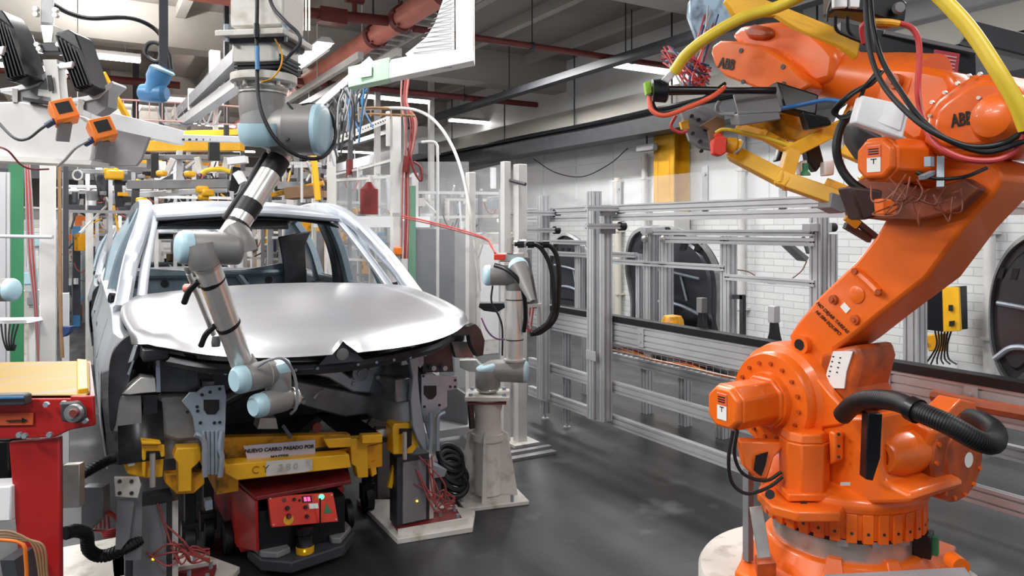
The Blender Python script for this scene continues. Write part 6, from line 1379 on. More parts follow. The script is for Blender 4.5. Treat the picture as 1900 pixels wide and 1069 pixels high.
hose('thin_cable', [onX(990, 295, 7.0), onX(1030, 320, 7.0), onX(1080, 328, 7.0), onX(1130, 305, 7.0), onX(1165, 275, 7.0)], .008, black, 'thin black cable drooping along the white wall below the dark duct', 'cable')
# ================================================================= CAMERA RIG TOP LEFT
rg = thing('camera_rig', 'white metal gantry head top left carrying light bars, jutting in from the left edge', 'gantry head', D(100, 300, 3.4))
rd = 3.4
b = MB(); b.prism([D(-60, 190, rd), D(40, 188, rd), D(85, 196, rd), D(140, 214, rd), D(176, 238, rd), D(172, 285, rd), D(168, 300, rd), D(110, 304, rd), D(-60, 288, rd)], Fv*.16); b.build('head_plate', headw, rg, bevel=.008)
b = MB(); b.prism([D(171, 262, 3.5), D(214, 240, 3.5), D(277, 254, 3.5), D(262, 296, 3.5), D(252, 308, 3.5), D(171, 308, 3.5)], Fv*.02); b.build('grey_cover', midgrey, rg, bevel=.003)
b = MB(); b.beam(D(160, 216, 3.6), D(335, 256, 4.6), .05, .09); b.beam(D(335, 256, 4.6), D(448, 259, 5.0), .06, .04); ob = b.build('long_arm', panelw, rg, bevel=.003)
b = MB()
for k in range(9): c = D(338+12*k, 259, 4.57+.045*k); b.box(c, (.03, .004, .012), rz=-.5)
b.build('arm_slots', darkgrey, ob)
b = MB(); b.prism([D(-60, 285, 3.35), D(170, 298, 3.35), D(168, 306, 3.35), D(-60, 296, 3.35)], Fv*.2); b.build('bottom_rail', white, rg)
for c0, c1, c2 in (((8, 162), (60, 150), (95, 128)), ((140, 180), (175, 172), (208, 150))):
    b = MB(); b.prism([D(c0[0]-8, c0[1]+2, rd), D(c0[0]+20, c0[1]-2, rd), D(c1[0], c1[1], rd), D(c2[0], c2[1], rd), D(c2[0]+3, c2[1]+5, rd), D(c1[0]+8, c1[1]+10, rd), D(c0[0]+20, c0[1]+8, rd), D(c0[0]-8, c0[1]+10, rd)], Fv*.12); b.build('curved_bracket', alu, rg, bevel=.003)
    b = MB(); b.prism([D(c0[0]+18, c0[1]+8, rd+.01), D(c1[0]+8, c1[1]+8, rd+.01), D(c2[0]-6, c2[1]+14, rd+.01), D(c2[0]-8, c2[1]+48, rd+.01), D(c0[0]+38, c0[1]+34, rd+.01), D(c0[0]+12, c0[1]+22, rd+.01)], Fv*.08); b.build('bracket_web', midgrey, rg)
b = MB(); b.beam(D(28, 165, rd), D(28, 190, rd), .02, .02); b.beam(D(150, 185, rd), D(150, 214, rd), .02, .02); b.build('spacer', white, rg)
b = MB(); b.prism([D(42, 180, 3.36), D(92, 188, 3.36), D(92, 194, 3.36), D(42, 186, 3.36)], Fv*.06); b.build('black_slot', black, rg)
# mast
ms = thing('steel_mast', 'bolted steel mast above the gantry head between the two black light bars', 'mast', D(88, 200, 3.4))
a = D(88, 0, 3.4); b = MB(); b.beam(D(88, 45, 3.4), V((a.x, a.y, 4.65)), .05, .05); b.build('upper_rod', alu, ms, bevel=.003)
b = MB(); b.prism([D(74, 46, 3.36), D(100, 46, 3.36), D(97, 80, 3.36), D(80, 80, 3.36)], Fv*.07); b.build('clamp', steel, ms, bevel=.004)
b = MB(); b.prism([D(72, 80, 3.36), D(108, 80, 3.36), D(110, 96, 3.36), D(70, 96, 3.36)], Fv*.07); b.build('clamp', darkgrey, ms, bevel=.004)
b = MB(); b.prism([D(78, 110, 3.36), D(106, 110, 3.36), D(114, 190, 3.36), D(96, 196, 3.36), D(84, 140, 3.36)], Fv*.06); b.build('lower_plate', white, ms, bevel=.004)
b = MB(); b.prism([D(88, 140, 3.35), D(96, 140, 3.35), D(100, 168, 3.35), D(92, 170, 3.35)], -Fv*.005); b.build('dark_slot', black, ms)
b = MB(); b.beam(D(74, 172, 3.38), D(108, 176, 3.38), .025, .03); b.beam(D(96, 122, 3.38), D(140, 124, 3.38), .02, .03); b.build('cross_bar', steel, ms)
b = MB()
for px, py in ((70, 18), (70, 28), (106, 20), (106, 30), (72, 84), (112, 84), (76, 92)): b.bolt(D(px, py, 3.36), -Fv, .012, .02)
b.build('bolt', steel, ms)
# light bars
def lightbar(pts, label, n=6):
    t = thing('light_bar', label, 'light bar', D(pts[0][0], pts[0][1], 3.3))
    P = [D(a, c, 3.3) for a, c in pts]; b = MB(); b.prism(P, Fv*.14); b.build('housing', blackg, t, bevel=.006)
    a0 = V((pts[0][0], pts[0][1], 0)); a1 = V((pts[3][0], pts[3][1], 0)); a2 = V((pts[4][0], pts[4][1], 0)); a3 = V((pts[-1][0], pts[-1][1], 0))
    b = MB()
    for k in range(n):
        f = (k+.5)/n; u = a0.lerp(a3, f); v = a1.lerp(a2, f) if False else a1.lerp(a2, f)
        b.beam(D(a0.lerp(a1, f).x, a0.lerp(a1, f).y+4, 3.28), D(a3.lerp(a2, f).x, a3.lerp(a2, f).y-4, 3.28), .006, .03, Fv)
    b.build('cooling_fins', blackg, t)
    return t
lightbar([(-14, 22), (2, 18), (8, 24), (24, 50), (54, 142), (28, 152), (14, 150)], 'black finned light bar at the top left edge, leaning right')
lightbar([(103, 60), (126, 54), (140, 62), (150, 90), (174, 160), (150, 172), (138, 168)], 'black finned light bar leaning right, the one beside the mast')
for pts_, lab, dd in (([(-10, 92), (16, 88), (12, 104), (-10, 106)], 'left', 3.28), ([(112, 122), (142, 116), (140, 128), (118, 130)], 'right', 3.28)):
    b = MB(); b.prism([D(a, c, dd) for a, c in pts_], -Fv*.03); b.build('white_reflector', whitep, label='small white reflector on the %s black light bar' % ('leftmost' if lab == 'left' else 'mast side'), cat='reflector', bevel=.003)
# orange cameras
def ocam(cx, cy, label, d=3.1, s=.088, openf=False):
    t = thing('orange_camera_box', label, 'sensor box', D(cx, cy, d)); c = D(cx, cy, d)
    M = Matrix.Rotation(radians(-25), 3, Fv) @ Matrix.Rotation(radians(38)-radians(YAW), 3, 'Z') 
    X_, Y_, Z_ = M @ V((1, 0, 0)), M @ V((0, 1, 0)), M @ V((0, 0, 1))
    def bx(q, o, sx, sy, sz): q.add([c+X_*(o[0]+i*sx/2)+Y_*(o[1]+j*sy/2)+Z_*(o[2]+k*sz/2) for i in (-1, 1) for j in (-1, 1) for k in (-1, 1)], [(0, 1, 3, 2), (4, 6, 7, 5), (0, 4, 5, 1), (2, 3, 7, 6), (0, 2, 6, 4), (1, 5, 7, 3)])
    q = MB(); bx(q, (0, 0, 0), s, s, s); q.build('housing', orange_box, t, bevel=.004)
    q = MB(); bx(q, (0, -s*.5, 0.005), s*.62, .004, s*.55); bx(q, (s*.5, 0, .005), .004, s*.6, s*.55); q.build('window', ink, t)
    q = MB(); bx(q, (s*.5, 0, .005), .006, s*.35, s*.2); q.build('label', redb, t)
    q = MB(); bx(q, (0, -s*.2, -s*.5), s*.5, s*.3, .004); q.build('yellow_label', yelloww, t)
    q = MB(); q.cyl(c-X_*s*.5-Z_*s*.3, c-X_*s*.5-Z_*s*.3-Rv*.035-UP*.02, .013, 12); q.build('connector', blued, t)
    q = MB(); q.beam(c-Z_*s*.5-X_*.01, c-Z_*s*.5-X_*.05-UP*.06+Fv*.05, .05, .015); q.build('mount', midgrey, t)
    return t
ocam(118, 209, 'orange sensor box with cables on the gantry head, the upper left one')
ocam(189, 243, 'orange sensor box with dark openings on the gantry head, the lower right one')
hose('blue_cable', [D(95, 226, 3.06), D(75, 240, 3.05), D(50, 258, 3.1), D(25, 255, 3.1), D(-10, 220, 3.15)], .006, darkgrey, 'dark cable from the upper left orange sensor box', 'cable')
hose('blue_cable', [D(165, 260, 3.06), D(140, 275, 3.06), D(122, 295, 3.1), D(108, 308, 3.2)], .006, cabgrey, 'grey cable from the lower right orange sensor box', 'cable')
hose('red_cable', [D(-10, 270, 3.1), D(15, 280, 3.1), D(38, 305, 3.15), D(60, 314, 3.2), D(90, 314, 3.3)], .004, redd, 'thin red cable drooping under the gantry head', 'cable')
t = thing('yellow_bracket', 'yellow angled strap bracket behind the right black light bar', 'bracket', D(215, 180, 4.2))
b = MB(); b.beam(D(190, 135, 4.2), D(240, 225, 4.4), .03, .02); b.beam(D(205, 165, 4.2), D(200, 210, 4.2), .03, .02); b.build('strap', yellow, t)

# ================================================================= POSTS ON THE LEFT
def post(name, px, y0, d, w, m, label, cat='post', w2=None, y1=None, bevel=.004, group=None):
    a = D(px, y0, d); z0 = 0 if y1 is None else D(px, y1, d).z
    q = MB(); q.box((a.x, a.y, (a.z+z0)/2), (w, w2 or w, a.z-z0), rz=0); return q.build(name, m, label=label, cat=cat, bevel=bevel, group=group)
post('white_post', 89, 304, 4.6, .085, white, 'wide white square post under the gantry head on the left')
b = MB(); p_ = onX(30, 480, D(30, 480, 6.0).x); b.box((D(30, 480, 6).x, D(30, 480, 6).y, 1.12), (.10, .10, 2.24)); b.build('green_curtain_strip', green, label='green translucent curtain strip near the left edge', cat='curtain')
q = MB(); a = D(6, 320, 5.2); alu_profile(q, (a.x, a.y, 0), (a.x, a.y, a.z), .08, .08, V((0, 1, 0))); q.build('aluminium_post', alu, label='aluminium post at the very left edge', cat='post')
q = MB(); q.cyl(D(-20, 438, 4.5), D(98, 440, 4.45), .012, 10); q.build('thin_rail', alu, label='thin horizontal rod crossing the green curtain strip', cat='rod')
post('dark_post', 122, 300, 5.2, .035, darkgrey, 'thin dark post right of the wide white post', y1=552)
hose('brown_cable', [D(110, 300, 5.0), D(111, 400, 5.0), D(112, 500, 5.0), D(113, 600, 5.0), D(116, 664, 5.0)], .012, brown, 'brown cable running down beside the wide white post', 'cable')
for k in range(5): hose('red_cable', [D(46+2*k, 290, 5.6), D(48+3*k, 380, 5.6), D(52+3*k, 470, 5.6), D(62+2*k, 560, 5.6), D(70+k, 670, 5.6)], .005, redcab if k % 2 else cabgrey, ['grey cable hanging right of the green curtain, leftmost', 'red cable hanging right of the green curtain, second from left', 'grey cable hanging right of the green curtain, middle', 'red cable hanging right of the green curtain, fourth from left', 'grey cable hanging right of the green curtain, rightmost'][k], 'cable')
post('short_post', 122, 543, 5.2, .045, alu, 'short aluminium post below the thin dark post')
b = MB(); b.prism([D(108, 607, 5.0), D(131, 606, 5.0), D(128, 618, 5.0), D(117, 626, 5.0), D(110, 616, 5.0)], Fv*.05); b.build('blue_clamp', blued, label='blue clamp on the short aluminium post', cat='clamp', bevel=.004)
lc = thing('collaborative_robot', 'grey robot joint with pale blue cap poking in at the left edge', 'robot arm', D(0, 538, 4.2))
seg('arm_joint', D(-60, 538, 4.2), D(20, 538, 4.2), .066, jointg, lc); cap(D(20, 538, 4.2), Rv-Fv*.1, .064, lc)
t = thing('wall_shelf', 'narrow white shelf with cables at the left edge', 'shelf', D(20, 598, 4.4))
b = MB(); b.prism([D(-30, 595, 4.4), D(48, 594, 4.4), D(50, 600, 4.4), D(-30, 602, 4.4)], Fv*.15); b.build('board', whitep, t)
b = MB()
for k in range(5): b.tube([D(2+8*k, 601, 4.38), D(6+5*k, 630, 4.36), D(14+3*k, 650, 4.36), D(22+2*k, 640, 4.38)], .005, 6)
b.build('hanging_cable', black, t)
# mesh of small machinery behind the curtain
mc = thing('pneumatic_rack', 'pale rack with valves and hoses between the curtain strip and the wide white post', 'rack', D(55, 600, 6.5))
random.seed(11)
for k in range(14):
    px = random.uniform(42, 72); py = random.uniform(410, 600); s = random.uniform(.05, .12); c = D(px, py, 6.5)
    MB().box(c, (s, s, s*random.uniform(.4, 1.4))).build('valve_unit', random.choice([white, midgrey, cabgrey, alu, capblue]), mc, bevel=.004)
c = D(60, 500, 6.6); MB().box((c.x, c.y, .75), (.05, .05, 1.5)).build('rack_post', white, mc)
c = D(75, 500, 6.7); MB().box((c.x, c.y, .55), (.25, .1, 1.1)).build('rack_panel', whitew, mc)

# ================================================================= SECOND CAR AND FAR HALL
random.seed(5)
car2 = copy_tree(car1, 'second silver car body waiting behind the first one, mostly hidden', V((0, 5.6, -.15)))
def hallpost(px, d, z1, w, m, label, name='hall_post', group=None):
    c = D(px, 500, d); return MB().box((c.x, c.y, z1/2), (w, w, z1)).build(name, m, label=label, cat='post', group=group)
# guard fences with clear panels along the far left lane
def fence(pts, h, label, zb=.15):
    t = thing('guard_fence', label, 'fence', pts[0])
    for k, p in enumerate(pts):
        MB().box((p[0], p[1], h/2), (.06, .06, h)).build('fence_post', white, t)
    for p, q2 in zip(pts, pts[1:]):
        p = V((p[0], p[1], 0)); q2 = V((q2[0], q2[1], 0)); n = (q2-p).normalized().cross(UP)*.008
        MB().prism([p+UP*zb, q2+UP*zb, q2+UP*h, p+UP*h], n).build('clear_panel', glassm, t)
        b = MB(); 
        for z in (zb, h*.55, h-.03): b.beam(p+UP*z, q2+UP*z, .03, .03)
        b.build('fence_rail', white, t)
    return t
def gp_(px, d): c = D(px, 500, d); return (c.x, c.y, 0)
fence([gp_(168, 9.0), gp_(160, 14.0), gp_(155, 20)], 2.0, 'white fence with clear panels beside the far walkway on the left')
fence([gp_(620, 9.5), gp_(690, 9.0), gp_(770, 8.6)], 2.3, 'white fence with clear panels behind the right side of the car')
fence([(3.2, 8.2, 0), (3.3, 9.8, 0), (3.3, 12.0, 0)], 2.5, 'tall clear guard screen left of the aluminium frame')
fence([gp_(132, 16), gp_(80, 15), gp_(20, 14)], 2.1, 'white fence with clear panels far behind the wide white post')
# gantry posts
g1 = thing('gantry_post', 'tall white square gantry post right of the car roof', 'post', gp_(734, 6.4))
c = D(734, 500, 6.4); t0 = D(734, 214, 6.4)
MB().box((c.x, c.y, t0.z/2), (.075, .075, t0.z)).build('post', white, g1, bevel=.003)
MB().box((c.x-.07, c.y, D(724, 240, 6.4).z), (.02, .05, .30)).build('side_plate', white, g1)
b = MB(); b.prism([D(622, 256, 6.9), D(728, 214, 6.4), D(728, 224, 6.4), D(622, 268, 6.9)], Fv*.02); b.prism([D(622, 256, 6.9), D(728, 214, 6.4), D(728, 214, 6.4)+Fv*.1, D(622, 256, 6.9)+Fv*.1], UP*.01); pb = b.build('perforated_shelf_beam', white, g1)
b = MB()
for k in range(22): c_ = D(628+4.6*k, 259-1.9*k, 6.87-.0225*k); b.box(c_, (.012, .004, .012), rz=-.5)
b.build('slots', darkgrey, pb)
b = MB(); b.box(D(738, 466, 6.35), (.06, .06, .07)); b.build('orange_junction', orange_box, g1, bevel=.01)
b = MB(); b.prism([D(728, 395, 6.3), D(742, 395, 6.3), D(742, 402, 6.3), D(728, 402, 6.3)], Fv*.02); b.build('clamp_plate', steel, g1)
c = D(615, 500, 7.2); t1 = D(615, 250, 7.2); MB().box((c.x, c.y, t1.z/2), (.07, .07, t1.z)).build('white_post', white, label='white post seen right of the hanging shoulder joint, behind the roof', cat='post')
rc = thing('red_cable_bundle', 'bundle of red cables running down beside the tall gantry post', 'cables', D(755, 480, 6.4))
for k in range(12):
    o = random.uniform(-13, 13); q = MB()
    q.tube([D(752+o*.6, 145, 6.5), D(750+o*.5, 190, 6.45), D(762+o, 225, 6.4), D(760+o*.7, 270, 6.4), D(753+o*.5, 320, 6.38), D(752+o*.6, 400, 6.38), D(750+o*.5, 480, 6.38)], .0055, 5)
    q.build('cable', [redmute, redd, pinkwire, redmute][k % 4], rc)
b = MB(); b.tube([D(757, 275, 6.35), D(770, 320, 6.35), D(782, 335, 6.35), D(780, 310, 6.35), D(768, 300, 6.35)], .012, 6); b.tube([D(755, 290, 6.35), D(752, 320, 6.35)], .03, 8); b.build('cable_loop', redd, rc)
hose('red_cable', [D(745, 400, 6.0), D(790, 410, 5.8), D(850, 425, 5.5), D(900, 442, 5.0), D(912, 458, 4.8), D(922, 472, 4.6), D(930, 478, 4.5)], .006, redcab, 'red cable stretched from the gantry post to the standing robot arm', 'cable')
hose('red_cable', [D(745, 404, 6.05), D(800, 416, 5.8), D(860, 432, 5.5), D(905, 447, 5.0), D(918, 470, 4.6)], .005, redmute, 'dark red cable just below the stretched red one', 'cable')
hose('curved_conduit', [D(612, 205, 6.3), D(680, 202, 6.2), D(750, 201, 6.1), D(790, 212, 6.0), D(820, 240, 5.9), D(845, 285, 5.8), D(862, 340, 5.7), D(872, 395, 5.6), D(880, 440, 5.6), D(886, 500, 5.6), D(890, 540, 5.6)], .013, mat('clear_conduit', (206, 206, 202), .3, noise=.1), 'long pale curved conduit arching down right of the gantry post', 'conduit')
hose('white_pipe', [D(782, 264, 6.8), D(800, 263, 6.8), D(810, 268, 6.8), D(812, 290, 6.8), D(812, 400, 6.8), D(812, 500, 6.8), V((D(812, 500, 6.8).x, D(812, 500, 6.8).y, 0))], .014, white, 'white hooked pipe inside the curved conduit', 'pipe')
for px, y0, y1, w, lab in ((938, 300, None, .06, 'white slotted post above the standing robot arm, left of two'), (965, 305, None, .08, 'white thick post behind the standing robot arm, right of two'), (873, 320, None, .06, 'thin white post at the foot of the curved conduit')):
    post('screen_post', px, y0, 5.7, w, white, lab)
MB().box(tuple(D(965, 822, 5.7).to_tuple()[:2])+(.01,), (.22, .22, .02)).build('post_foot', whitew, label='square foot plate of the white post behind the pedestal', cat='foot plate')
clear(D(876, 318, 5.72), D(936, 303, 5.72), D(936, 821, 5.72), D(876, 821, 5.72), 'clear guard panel between the thin post and the slotted post', Fv*.006)
clear(D(745, 300, 6.6), D(870, 300, 6.2), D(870, 790, 6.2), D(745, 768, 6.6), 'clear guard panel under the curved conduit', Fv*.006)
b = MB(); b.cyl(D(944, 334, 5.7), D(975, 342, 5.6), .014, 8); b.build('dark_rod', darkgrey, label='short dark rod between the two white posts above the standing robot', cat='rod')
post('cabinet', 800, 425, 7.4, .38, mat('dark_blue_cabinet', (40, 42, 54), .4, noise=.2), 'dark blue grey cabinet behind the clear guard panel', 'cabinet', w2=.3)
post('locker', 850, 430, 7.8, .28, midgrey, 'grey locker right of the dark cabinet behind the guard panel', 'locker')
b = MB(); a = D(685, 352, 8.2); b.lathe(V((a.x, a.y, D(685, 398, 8.2).z)), UP, [(0, .10), (.28, .10), (.32, .06), (.36, .03)], 18); b.build('red_barrel', redd, label='dark red cylinder standing behind the fence right of the car roof', cat='cylinder')
MB().box(D(690, 412, 8.3), (1.2, .5, .12), rz=-.1).build('white_bench_top', whitep, label='white bench top under the dark red cylinder', cat='bench')
b = MB(); c = D(690, 412, 8.3)
for dx in (-.5, .5): b.bb((c.x+dx-.03, c.y-.03, 0), (c.x+dx+.03, c.y+.03, c.z-.05))
b.build('bench_frame', white, label='white bench frame behind the right car pillar', cat='frame')
b = MB(); a = D(765, 345, 7.0); b.bb((a.x-.025, a.y-.025, 0), (a.x+.025, a.y+.025, a.z)); b.build('green_post', green, label='dark green upright bar beside the red cable bundle', cat='bar')
# sheet tables behind the car front on the right
b = MB(); b.prism([D(800, 690, 5.2), D(868, 735, 5.0), D(868, 800, 5.0), D(800, 790, 5.2)], Fv*.05); b.build('grey_sheet', midgrey, label='leaning grey sheet between the car bracket and the pedestal', cat='sheet')
b = MB(); c = D(830, 812, 5.1); b.box((c.x, c.y, .30), (.5, .4, .05)); b.box((c.x, c.y, .15), (.5, .4, .04)); 
for dx in (-.22, .22):
    for dy in (-.17, .17): b.bb((c.x+dx-.02, c.y+dy-.02, 0), (c.x+dx+.02, c.y+dy+.02, .3))
b.build('low_trolley', alu, label='low grey trolley behind the right front of the car', cat='trolley')
b = MB(); c = D(870, 860, 5.1); b.box((c.x+.15, c.y+.05, .012), (1.1, .18, .02)); b.box((c.x+.15, c.y+.05, .03), (1.1, .05, .03)); b.build('floor_rail', midgrey, label='flat metal rail on the floor behind the pedestal', cat='rail')
# ---------------- overhead equipment above and behind the car roof
oh = thing('overhead_hoist', 'yellow and grey overhead gripping frame behind the roof of the car', 'overhead frame', D(350, 330, 8))
def B(px0, py0, px1, py1, d0, d1, w, h, m, nm): MB().beam(D(px0, py0, d0), D(px1, py1, d1), w, h).build(nm, m, oh, bevel=.004)
B(272, 272, 450, 271, 8, 8, .14, .11, yellow, 'yellow_beam'); B(285, 250, 448, 246, 9, 9, .1, .07, yellow, 'yellow_beam')
B(230, 292, 445, 292, 7.8, 7.8, .08, .05, midgrey, 'grey_beam'); B(240, 343, 425, 341, 7.6, 7.6, .10, .09, midgrey, 'grey_beam'); B(255, 362, 420, 352, 8, 8, .05, .06, alu, 'grey_beam')
B(150, 318, 240, 320, 8.5, 8.5, .08, .05, engmid, 'grey_beam'); B(130, 385, 260, 385, 9, 9, .08, .06, darkgrey, 'grey_beam')
B(333, 280, 333, 345, 7.9, 7.9, .06, .06, alu, 'strut'); B(322, 295, 308, 325, 7.7, 7.7, .04, .06, white, 'strut'); B(366, 292, 372, 322, 7.7, 7.7, .04, .06, white, 'strut'); B(345, 312, 362, 298, 7.8, 7.8, .03, .03, white, 'strut'); B(421, 292, 416, 318, 7.7, 7.7, .04, .05, white, 'strut')
B(287, 285, 287, 330, 7.7, 7.7, .07, .07, black, 'black_cylinder'); B(397, 262, 397, 298, 7.6, 7.6, .10, .10, black, 'black_cylinder'); B(218, 330, 222, 385, 7.6, 7.6, .09, .07, blackg, 'black_cylinder'); B(252, 350, 250, 390, 7.6, 7.6, .07, .07, darkgrey, 'black_cylinder'); B(438, 310, 432, 355, 7.4, 7.4, .09, .08, blackg, 'black_cylinder')
for px, py, s in ((206, 318, .12), (212, 325, .16), (352, 323, .10), (263, 372, .10), (375, 352, .12), (385, 358, .12), (377, 366, .10), (300, 322, .10), (446, 330, .08)):
    MB().box(D(px, py, 7.5), (s, s*.8, s*.6), rz=random.random()).build('yellow_clamp', yellow, oh, bevel=.02)
for k in range(16):
    MB().box(D(random.uniform(190, 430), random.uniform(300, 376), random.uniform(7.4, 8.6)), (random.uniform(.04, .14), .06, random.uniform(.03, .1)), rz=random.random()).build('small_unit', random.choice([white, midgrey, black, whitew, bracket, black, yelloww]), oh, bevel=.004)
B(425, 300, 458, 296, 7.3, 7.3, .10, .07, whitep, 'white_block'); B(440, 320, 452, 340, 7.3, 7.3, .10, .07, whitep, 'white_block')
b = MB(); b.tube([D(375, 322, 7.6), D(385, 316, 7.6), D(410, 314, 7.6), D(430, 320, 7.6)], .025, 8); b.build('gold_hose', yelcab, oh)
b = MB()
for px, d in ((300, 8), (420, 8)): a = D(px, 270, d); b.cyl(a, V((a.x, a.y, 4.65)), .03, 8)
b.build('hanger', darkgrey, oh)
B(590, 355, 535, 360, 8, 8, .3, .12, brown, 'brown_tray'); B(580, 275, 590, 372, 7, 7, .05, .05, yellow, 'yellow_leg'); B(505, 362, 600, 340, 8.2, 8.2, .10, .05, yelloww, 'yellow_beam'); B(520, 345, 560, 345, 8, 8, .2, .08, engmid, 'dark_tray')
hose('thin_rod', [D(560, 300, 6.8), D(560, 340, 6.8), D(560, 376, 6.8)], .012, alu, 'thin steel rod behind the roof right of the hanging arm', 'rod')
t = thing('hose_loop', 'white ring of hose hanging under the far lamp on the left', 'hose', D(144, 325, 7)); b = MB(); c = D(144, 325, 7); b.tube([c+Rv*.045*cos(a)+UP*.045*sin(a) for a in [2*pi*k/12 for k in range(13)]], .008, 6); b.cyl(c+UP*.05, V((c.x, c.y, 4.65)), .005, 5); b.build('loop', white, t)
# ---------------- clutter in the far hall
kinds = [('machine_cabinet', 'cabinet'), ('storage_box', 'box'), ('work_bench', 'bench'), ('parts_rack', 'rack')]
where = ['far left lane', 'hall behind the first car', 'hall behind the right fence']
cols = [(white, 'white'), (midgrey, 'grey'), (yelloww, 'yellow'), (blue, 'blue'), (orange_box, 'orange'), (darkgrey, 'dark grey'), (whitew, 'worn white'), (green, 'green'), (brown, 'brown'), (red, 'red')]
def rack(c, w, d_, h, m, label, n=3, group=None):
    t = thing('parts_rack', label, 'rack', (c.x, c.y, 0), group)
    for sx in (-1, 1):
        for sy in (-1, 1): MB().bb((c.x+sx*w/2-.025, c.y+sy*d_/2-.025, 0), (c.x+sx*w/2+.025, c.y+sy*d_/2+.025, h)).build('rack_post', m, t)
    for k in range(n+1): z = .25+(h-.3)*k/n; MB().bb((c.x-w/2, c.y-d_/2, z), (c.x+w/2, c.y+d_/2, z+.04)).build('rack_shelf', m, t)
    return t
def boxed(c, w, d_, h, m, label, group=None, name='machine_cabinet', cat='cabinet', z0=0):
    t = thing(name, label, cat, (c.x, c.y, z0), group)
    MB().bb((c.x-w/2, c.y-d_/2, z0), (c.x+w/2, c.y+d_/2, z0+h)).build('body', m, t, bevel=.01)
    MB().bb((c.x-w*.42, c.y-d_/2-.01, z0+h*.12), (c.x+w*.42, c.y-d_/2, z0+h*.9)).build('door', random.choice([whitep, midgrey, darkgrey, panelw]), t, bevel=.004)
    return t
def G(px, d): c = D(px, 500, d); c.z = 0; return c
hall = [(148, 15, .9, .5, .8, 0), (133, 18, .8, .6, 1.3, 1), (158, 22, 1.2, .6, 1.6, 2), (142, 12.5, .12, .12, 1.7, 3), (156, 14, .3, .3, 1.9, 4), (190, 13, .5, .4, 1.5, 6), (212, 16, .8, .6, 1.5, 2),
        (240, 15, 1.0, .6, 1.4, 8), (262, 14, .8, .6, 1.2, 1), (300, 13, .8, .6, 1.7, 8), (345, 14, .9, .6, 1.5, 0), (390, 13, .7, .5, 1.6, 5), (455, 12, .3, .3, 1.9, 2), (485, 12, .3, .3, 2.0, 0), (520, 13, .8, .6, 1.7, 1),
        (565, 11, .5, .5, 1.8, 2), (595, 12, .6, .5, 1.6, 8), (640, 13, .9, .6, 1.8, 6), (665, 11, .4, .4, 1.7, 5), (705, 12, .8, .5, 1.6, 3), (60, 12, .7, .6, 1.8, 0), (25, 13, .8, .6, 1.6, 7), (100, 18, 1.0, .6, 1.6, 9), (780, 12, 1.0, .6, 1.7, 1), (830, 12, .9, .6, 1.5, 0), (905, 10, .6, .5, 1.6, 6), (925, 12, .9, .6, 1.3, 1)]
OCC = [(1, 9.5, 1.6, 2.6)]
def free(px, d, w):
    for _ in range(30):
        c = G(px, d)
        if all(abs(c.x-x) > (w+ww)/2+.08 or abs(c.y-y) > .75+(hh if hh > 1 else 0) for x, y, ww, hh in OCC): break
        d += .7
    OCC.append((c.x, c.y, w, 0)); return d
for i, (px, d, w, dp, h, ci) in enumerate(hall):
    d = free(px, d, w)
    m, cn = cols[ci]
    side = 'on the far left lane' if px < 200 else ('seen through the windscreen of the first car' if px < 560 else ('behind the right pillar of the first car' if px < 720 else 'behind the clear guard panels right of the car'))
    sz = 'slim' if w < .35 else ('wide' if w > .85 else 'medium')
    if i % 4 == 2: rack(G(px, d), w, dp, h, m, '%s %s open rack %s, item %s' % (sz, cn, side, 'low' if h < 1.6 else 'tall'))
    else: boxed(G(px, d), w, dp, h, m, '%s %s machine cabinet, %s, %s' % (sz, cn, 'low' if h < 1.6 else 'tall', side))
# far row of varied machines for depth
FAR = []
for k in range(26):
    px = 60+k*32+random.uniform(-8, 8); d = random.uniform(24, 32); c = G(px, d)
    if c.x < 6.6: FAR.append(c)
for i, c in enumerate(FAR):
    m, cn = random.choice(cols[:7])
    boxed(c, random.uniform(.5, .8), .6, random.uniform(1.2, 2.6), m, '%s machine in the most distant row, %s' % (cn, ORD[i]), 'distant machines far down the hall')
for k in range(14):
    px = 150+k*50; d = random.uniform(12, 18); c = G(px, d)
    if c.x > 6.4: continue
    MB().box((c.x, c.y, 2.32), (.09, .09, 4.64)).build('hall_post', random.choice([white, midgrey]), label='slender post down the hall behind the cars, %s' % ORD[k], cat='post', group='slender hall posts')
for k in range(5):
    z = 2.4+.25*k; y = 12+2.2*k
    MB().beam((-6, y, z), (3.4, y, z), .1, .12).build('overhead_girder', [darkgrey, midgrey, white, yelloww, engmid][k], label=['dark grey girder crossing the hall above the second car', 'grey girder crossing the hall, second in depth', 'white girder crossing the hall, third in depth', 'dull yellow girder crossing the hall, fourth in depth', 'dark girder crossing the hall, the farthest'][k], cat='girder')

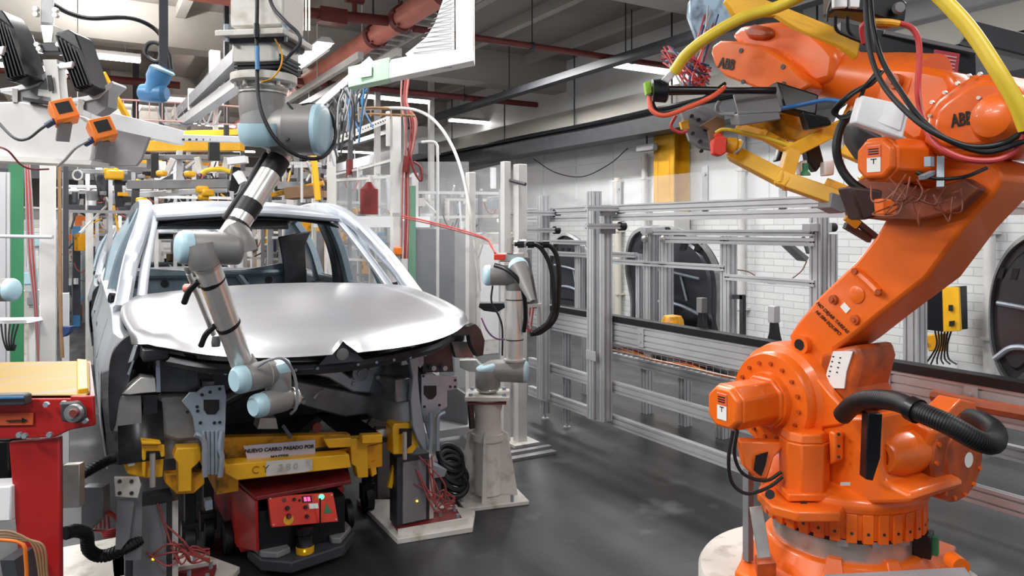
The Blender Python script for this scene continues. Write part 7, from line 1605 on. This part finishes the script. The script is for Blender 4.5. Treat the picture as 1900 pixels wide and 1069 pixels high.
def station(px0, px1, py0, py1, d0, d1, n, label, ms, seed):
    random.seed(seed)
    mid = D((px0+px1)/2, 500, (d0+d1)/2); t = thing('assembly_station', label, 'assembly station', (mid.x, mid.y, 0))
    for k in range(5):
        px = px0+(px1-px0)*k/4; c = D(px, py0, random.uniform(d0, d1)); MB().box((c.x, c.y, c.z/2), (.045, .045, c.z)).build('frame_post', random.choice([white, alu, midgrey]), t)
    for k in range(4):
        py = py0+(py1-py0)*random.random(); dd = random.uniform(d0, d1); MB().beam(D(px0, py, dd), D(px1, py+random.uniform(-4, 4), dd), .03, .035).build('frame_rail', random.choice([white, alu, midgrey]), t)
    for k in range(n):
        px = random.uniform(px0, px1); py = random.uniform(py0, py1); dd = random.uniform(d0, d1); c = D(px, py, dd); m = random.choice(ms)
        r = random.random()
        if r < .45: s_ = random.uniform(.03, .14); MB().box(c, (s_, s_*.8, s_*random.uniform(.5, 2.2)), rz=random.random()).build('control_unit', m, t)
        elif r < .7: MB().beam(c, c+V((random.uniform(-.3, .3), random.uniform(-.2, .2), random.uniform(-.4, .2))), .02, .02).build('link_arm', m, t)
        elif r < .85: MB().tube([c, c+V((.05, 0, -.12)), c+V((.15, 0, -.15)), c+V((.22, 0, .02))], .009, 5, 4).build('station_cable', random.choice([black, redmute, cabgrey]), t)
        else: MB().cyl(c, c+V((0, 0, random.uniform(.08, .3))), random.uniform(.02, .05), 12).build('cylinder', m, t)
    return t
mixc = [white, midgrey, darkgrey, black, whitep, bracket, engmid, whitew]
station(625, 720, 325, 540, 9.6, 10.6, 44, 'crowded white and grey assembly station behind the right pillar of the first car', mixc+[redd, yelloww], 3)
station(750, 870, 440, 545, 8.0, 8.6, 34, 'crowded dark assembly station behind the clear guard panel under the curved conduit', mixc+[darkgrey, black], 4)
station(775, 930, 350, 420, 9.0, 10.5, 30, 'pale assembly station high behind the curved conduit', mixc+[whitep, white], 5)
station(300, 380, 440, 520, 11, 12, 22, 'small parts station seen through the windscreen left of the robot elbow', mixc+[brown, yelloww], 6)
station(455, 520, 420, 520, 10.5, 11.5, 24, 'yellow and grey station seen through the windscreen right of the robot elbow', mixc+[yellow, blued], 7)
station(180, 265, 400, 470, 10.5, 13, 26, 'pale station with small units left of the roof of the second car', mixc+[yelloww, brown], 8)
station(126, 165, 410, 560, 12, 15, 34, 'narrow station with blue and orange parts beside the far walkway', mixc+[blue, orange_box, yelloww], 9)
station(120, 290, 320, 392, 8.5, 9.5, 40, 'overhead hung machinery station left of the car roof', mixc+[yellow, black, black], 10)
station(290, 430, 300, 372, 9.2, 10.2, 36, 'machinery station above the roof of the first car, behind the hoist', mixc+[yellow, yelloww, black], 12)
station(500, 610, 300, 375, 8.6, 9.6, 28, 'brown and yellow machinery right of the hanging robot arm', mixc+[yelloww, brown, brown], 13)
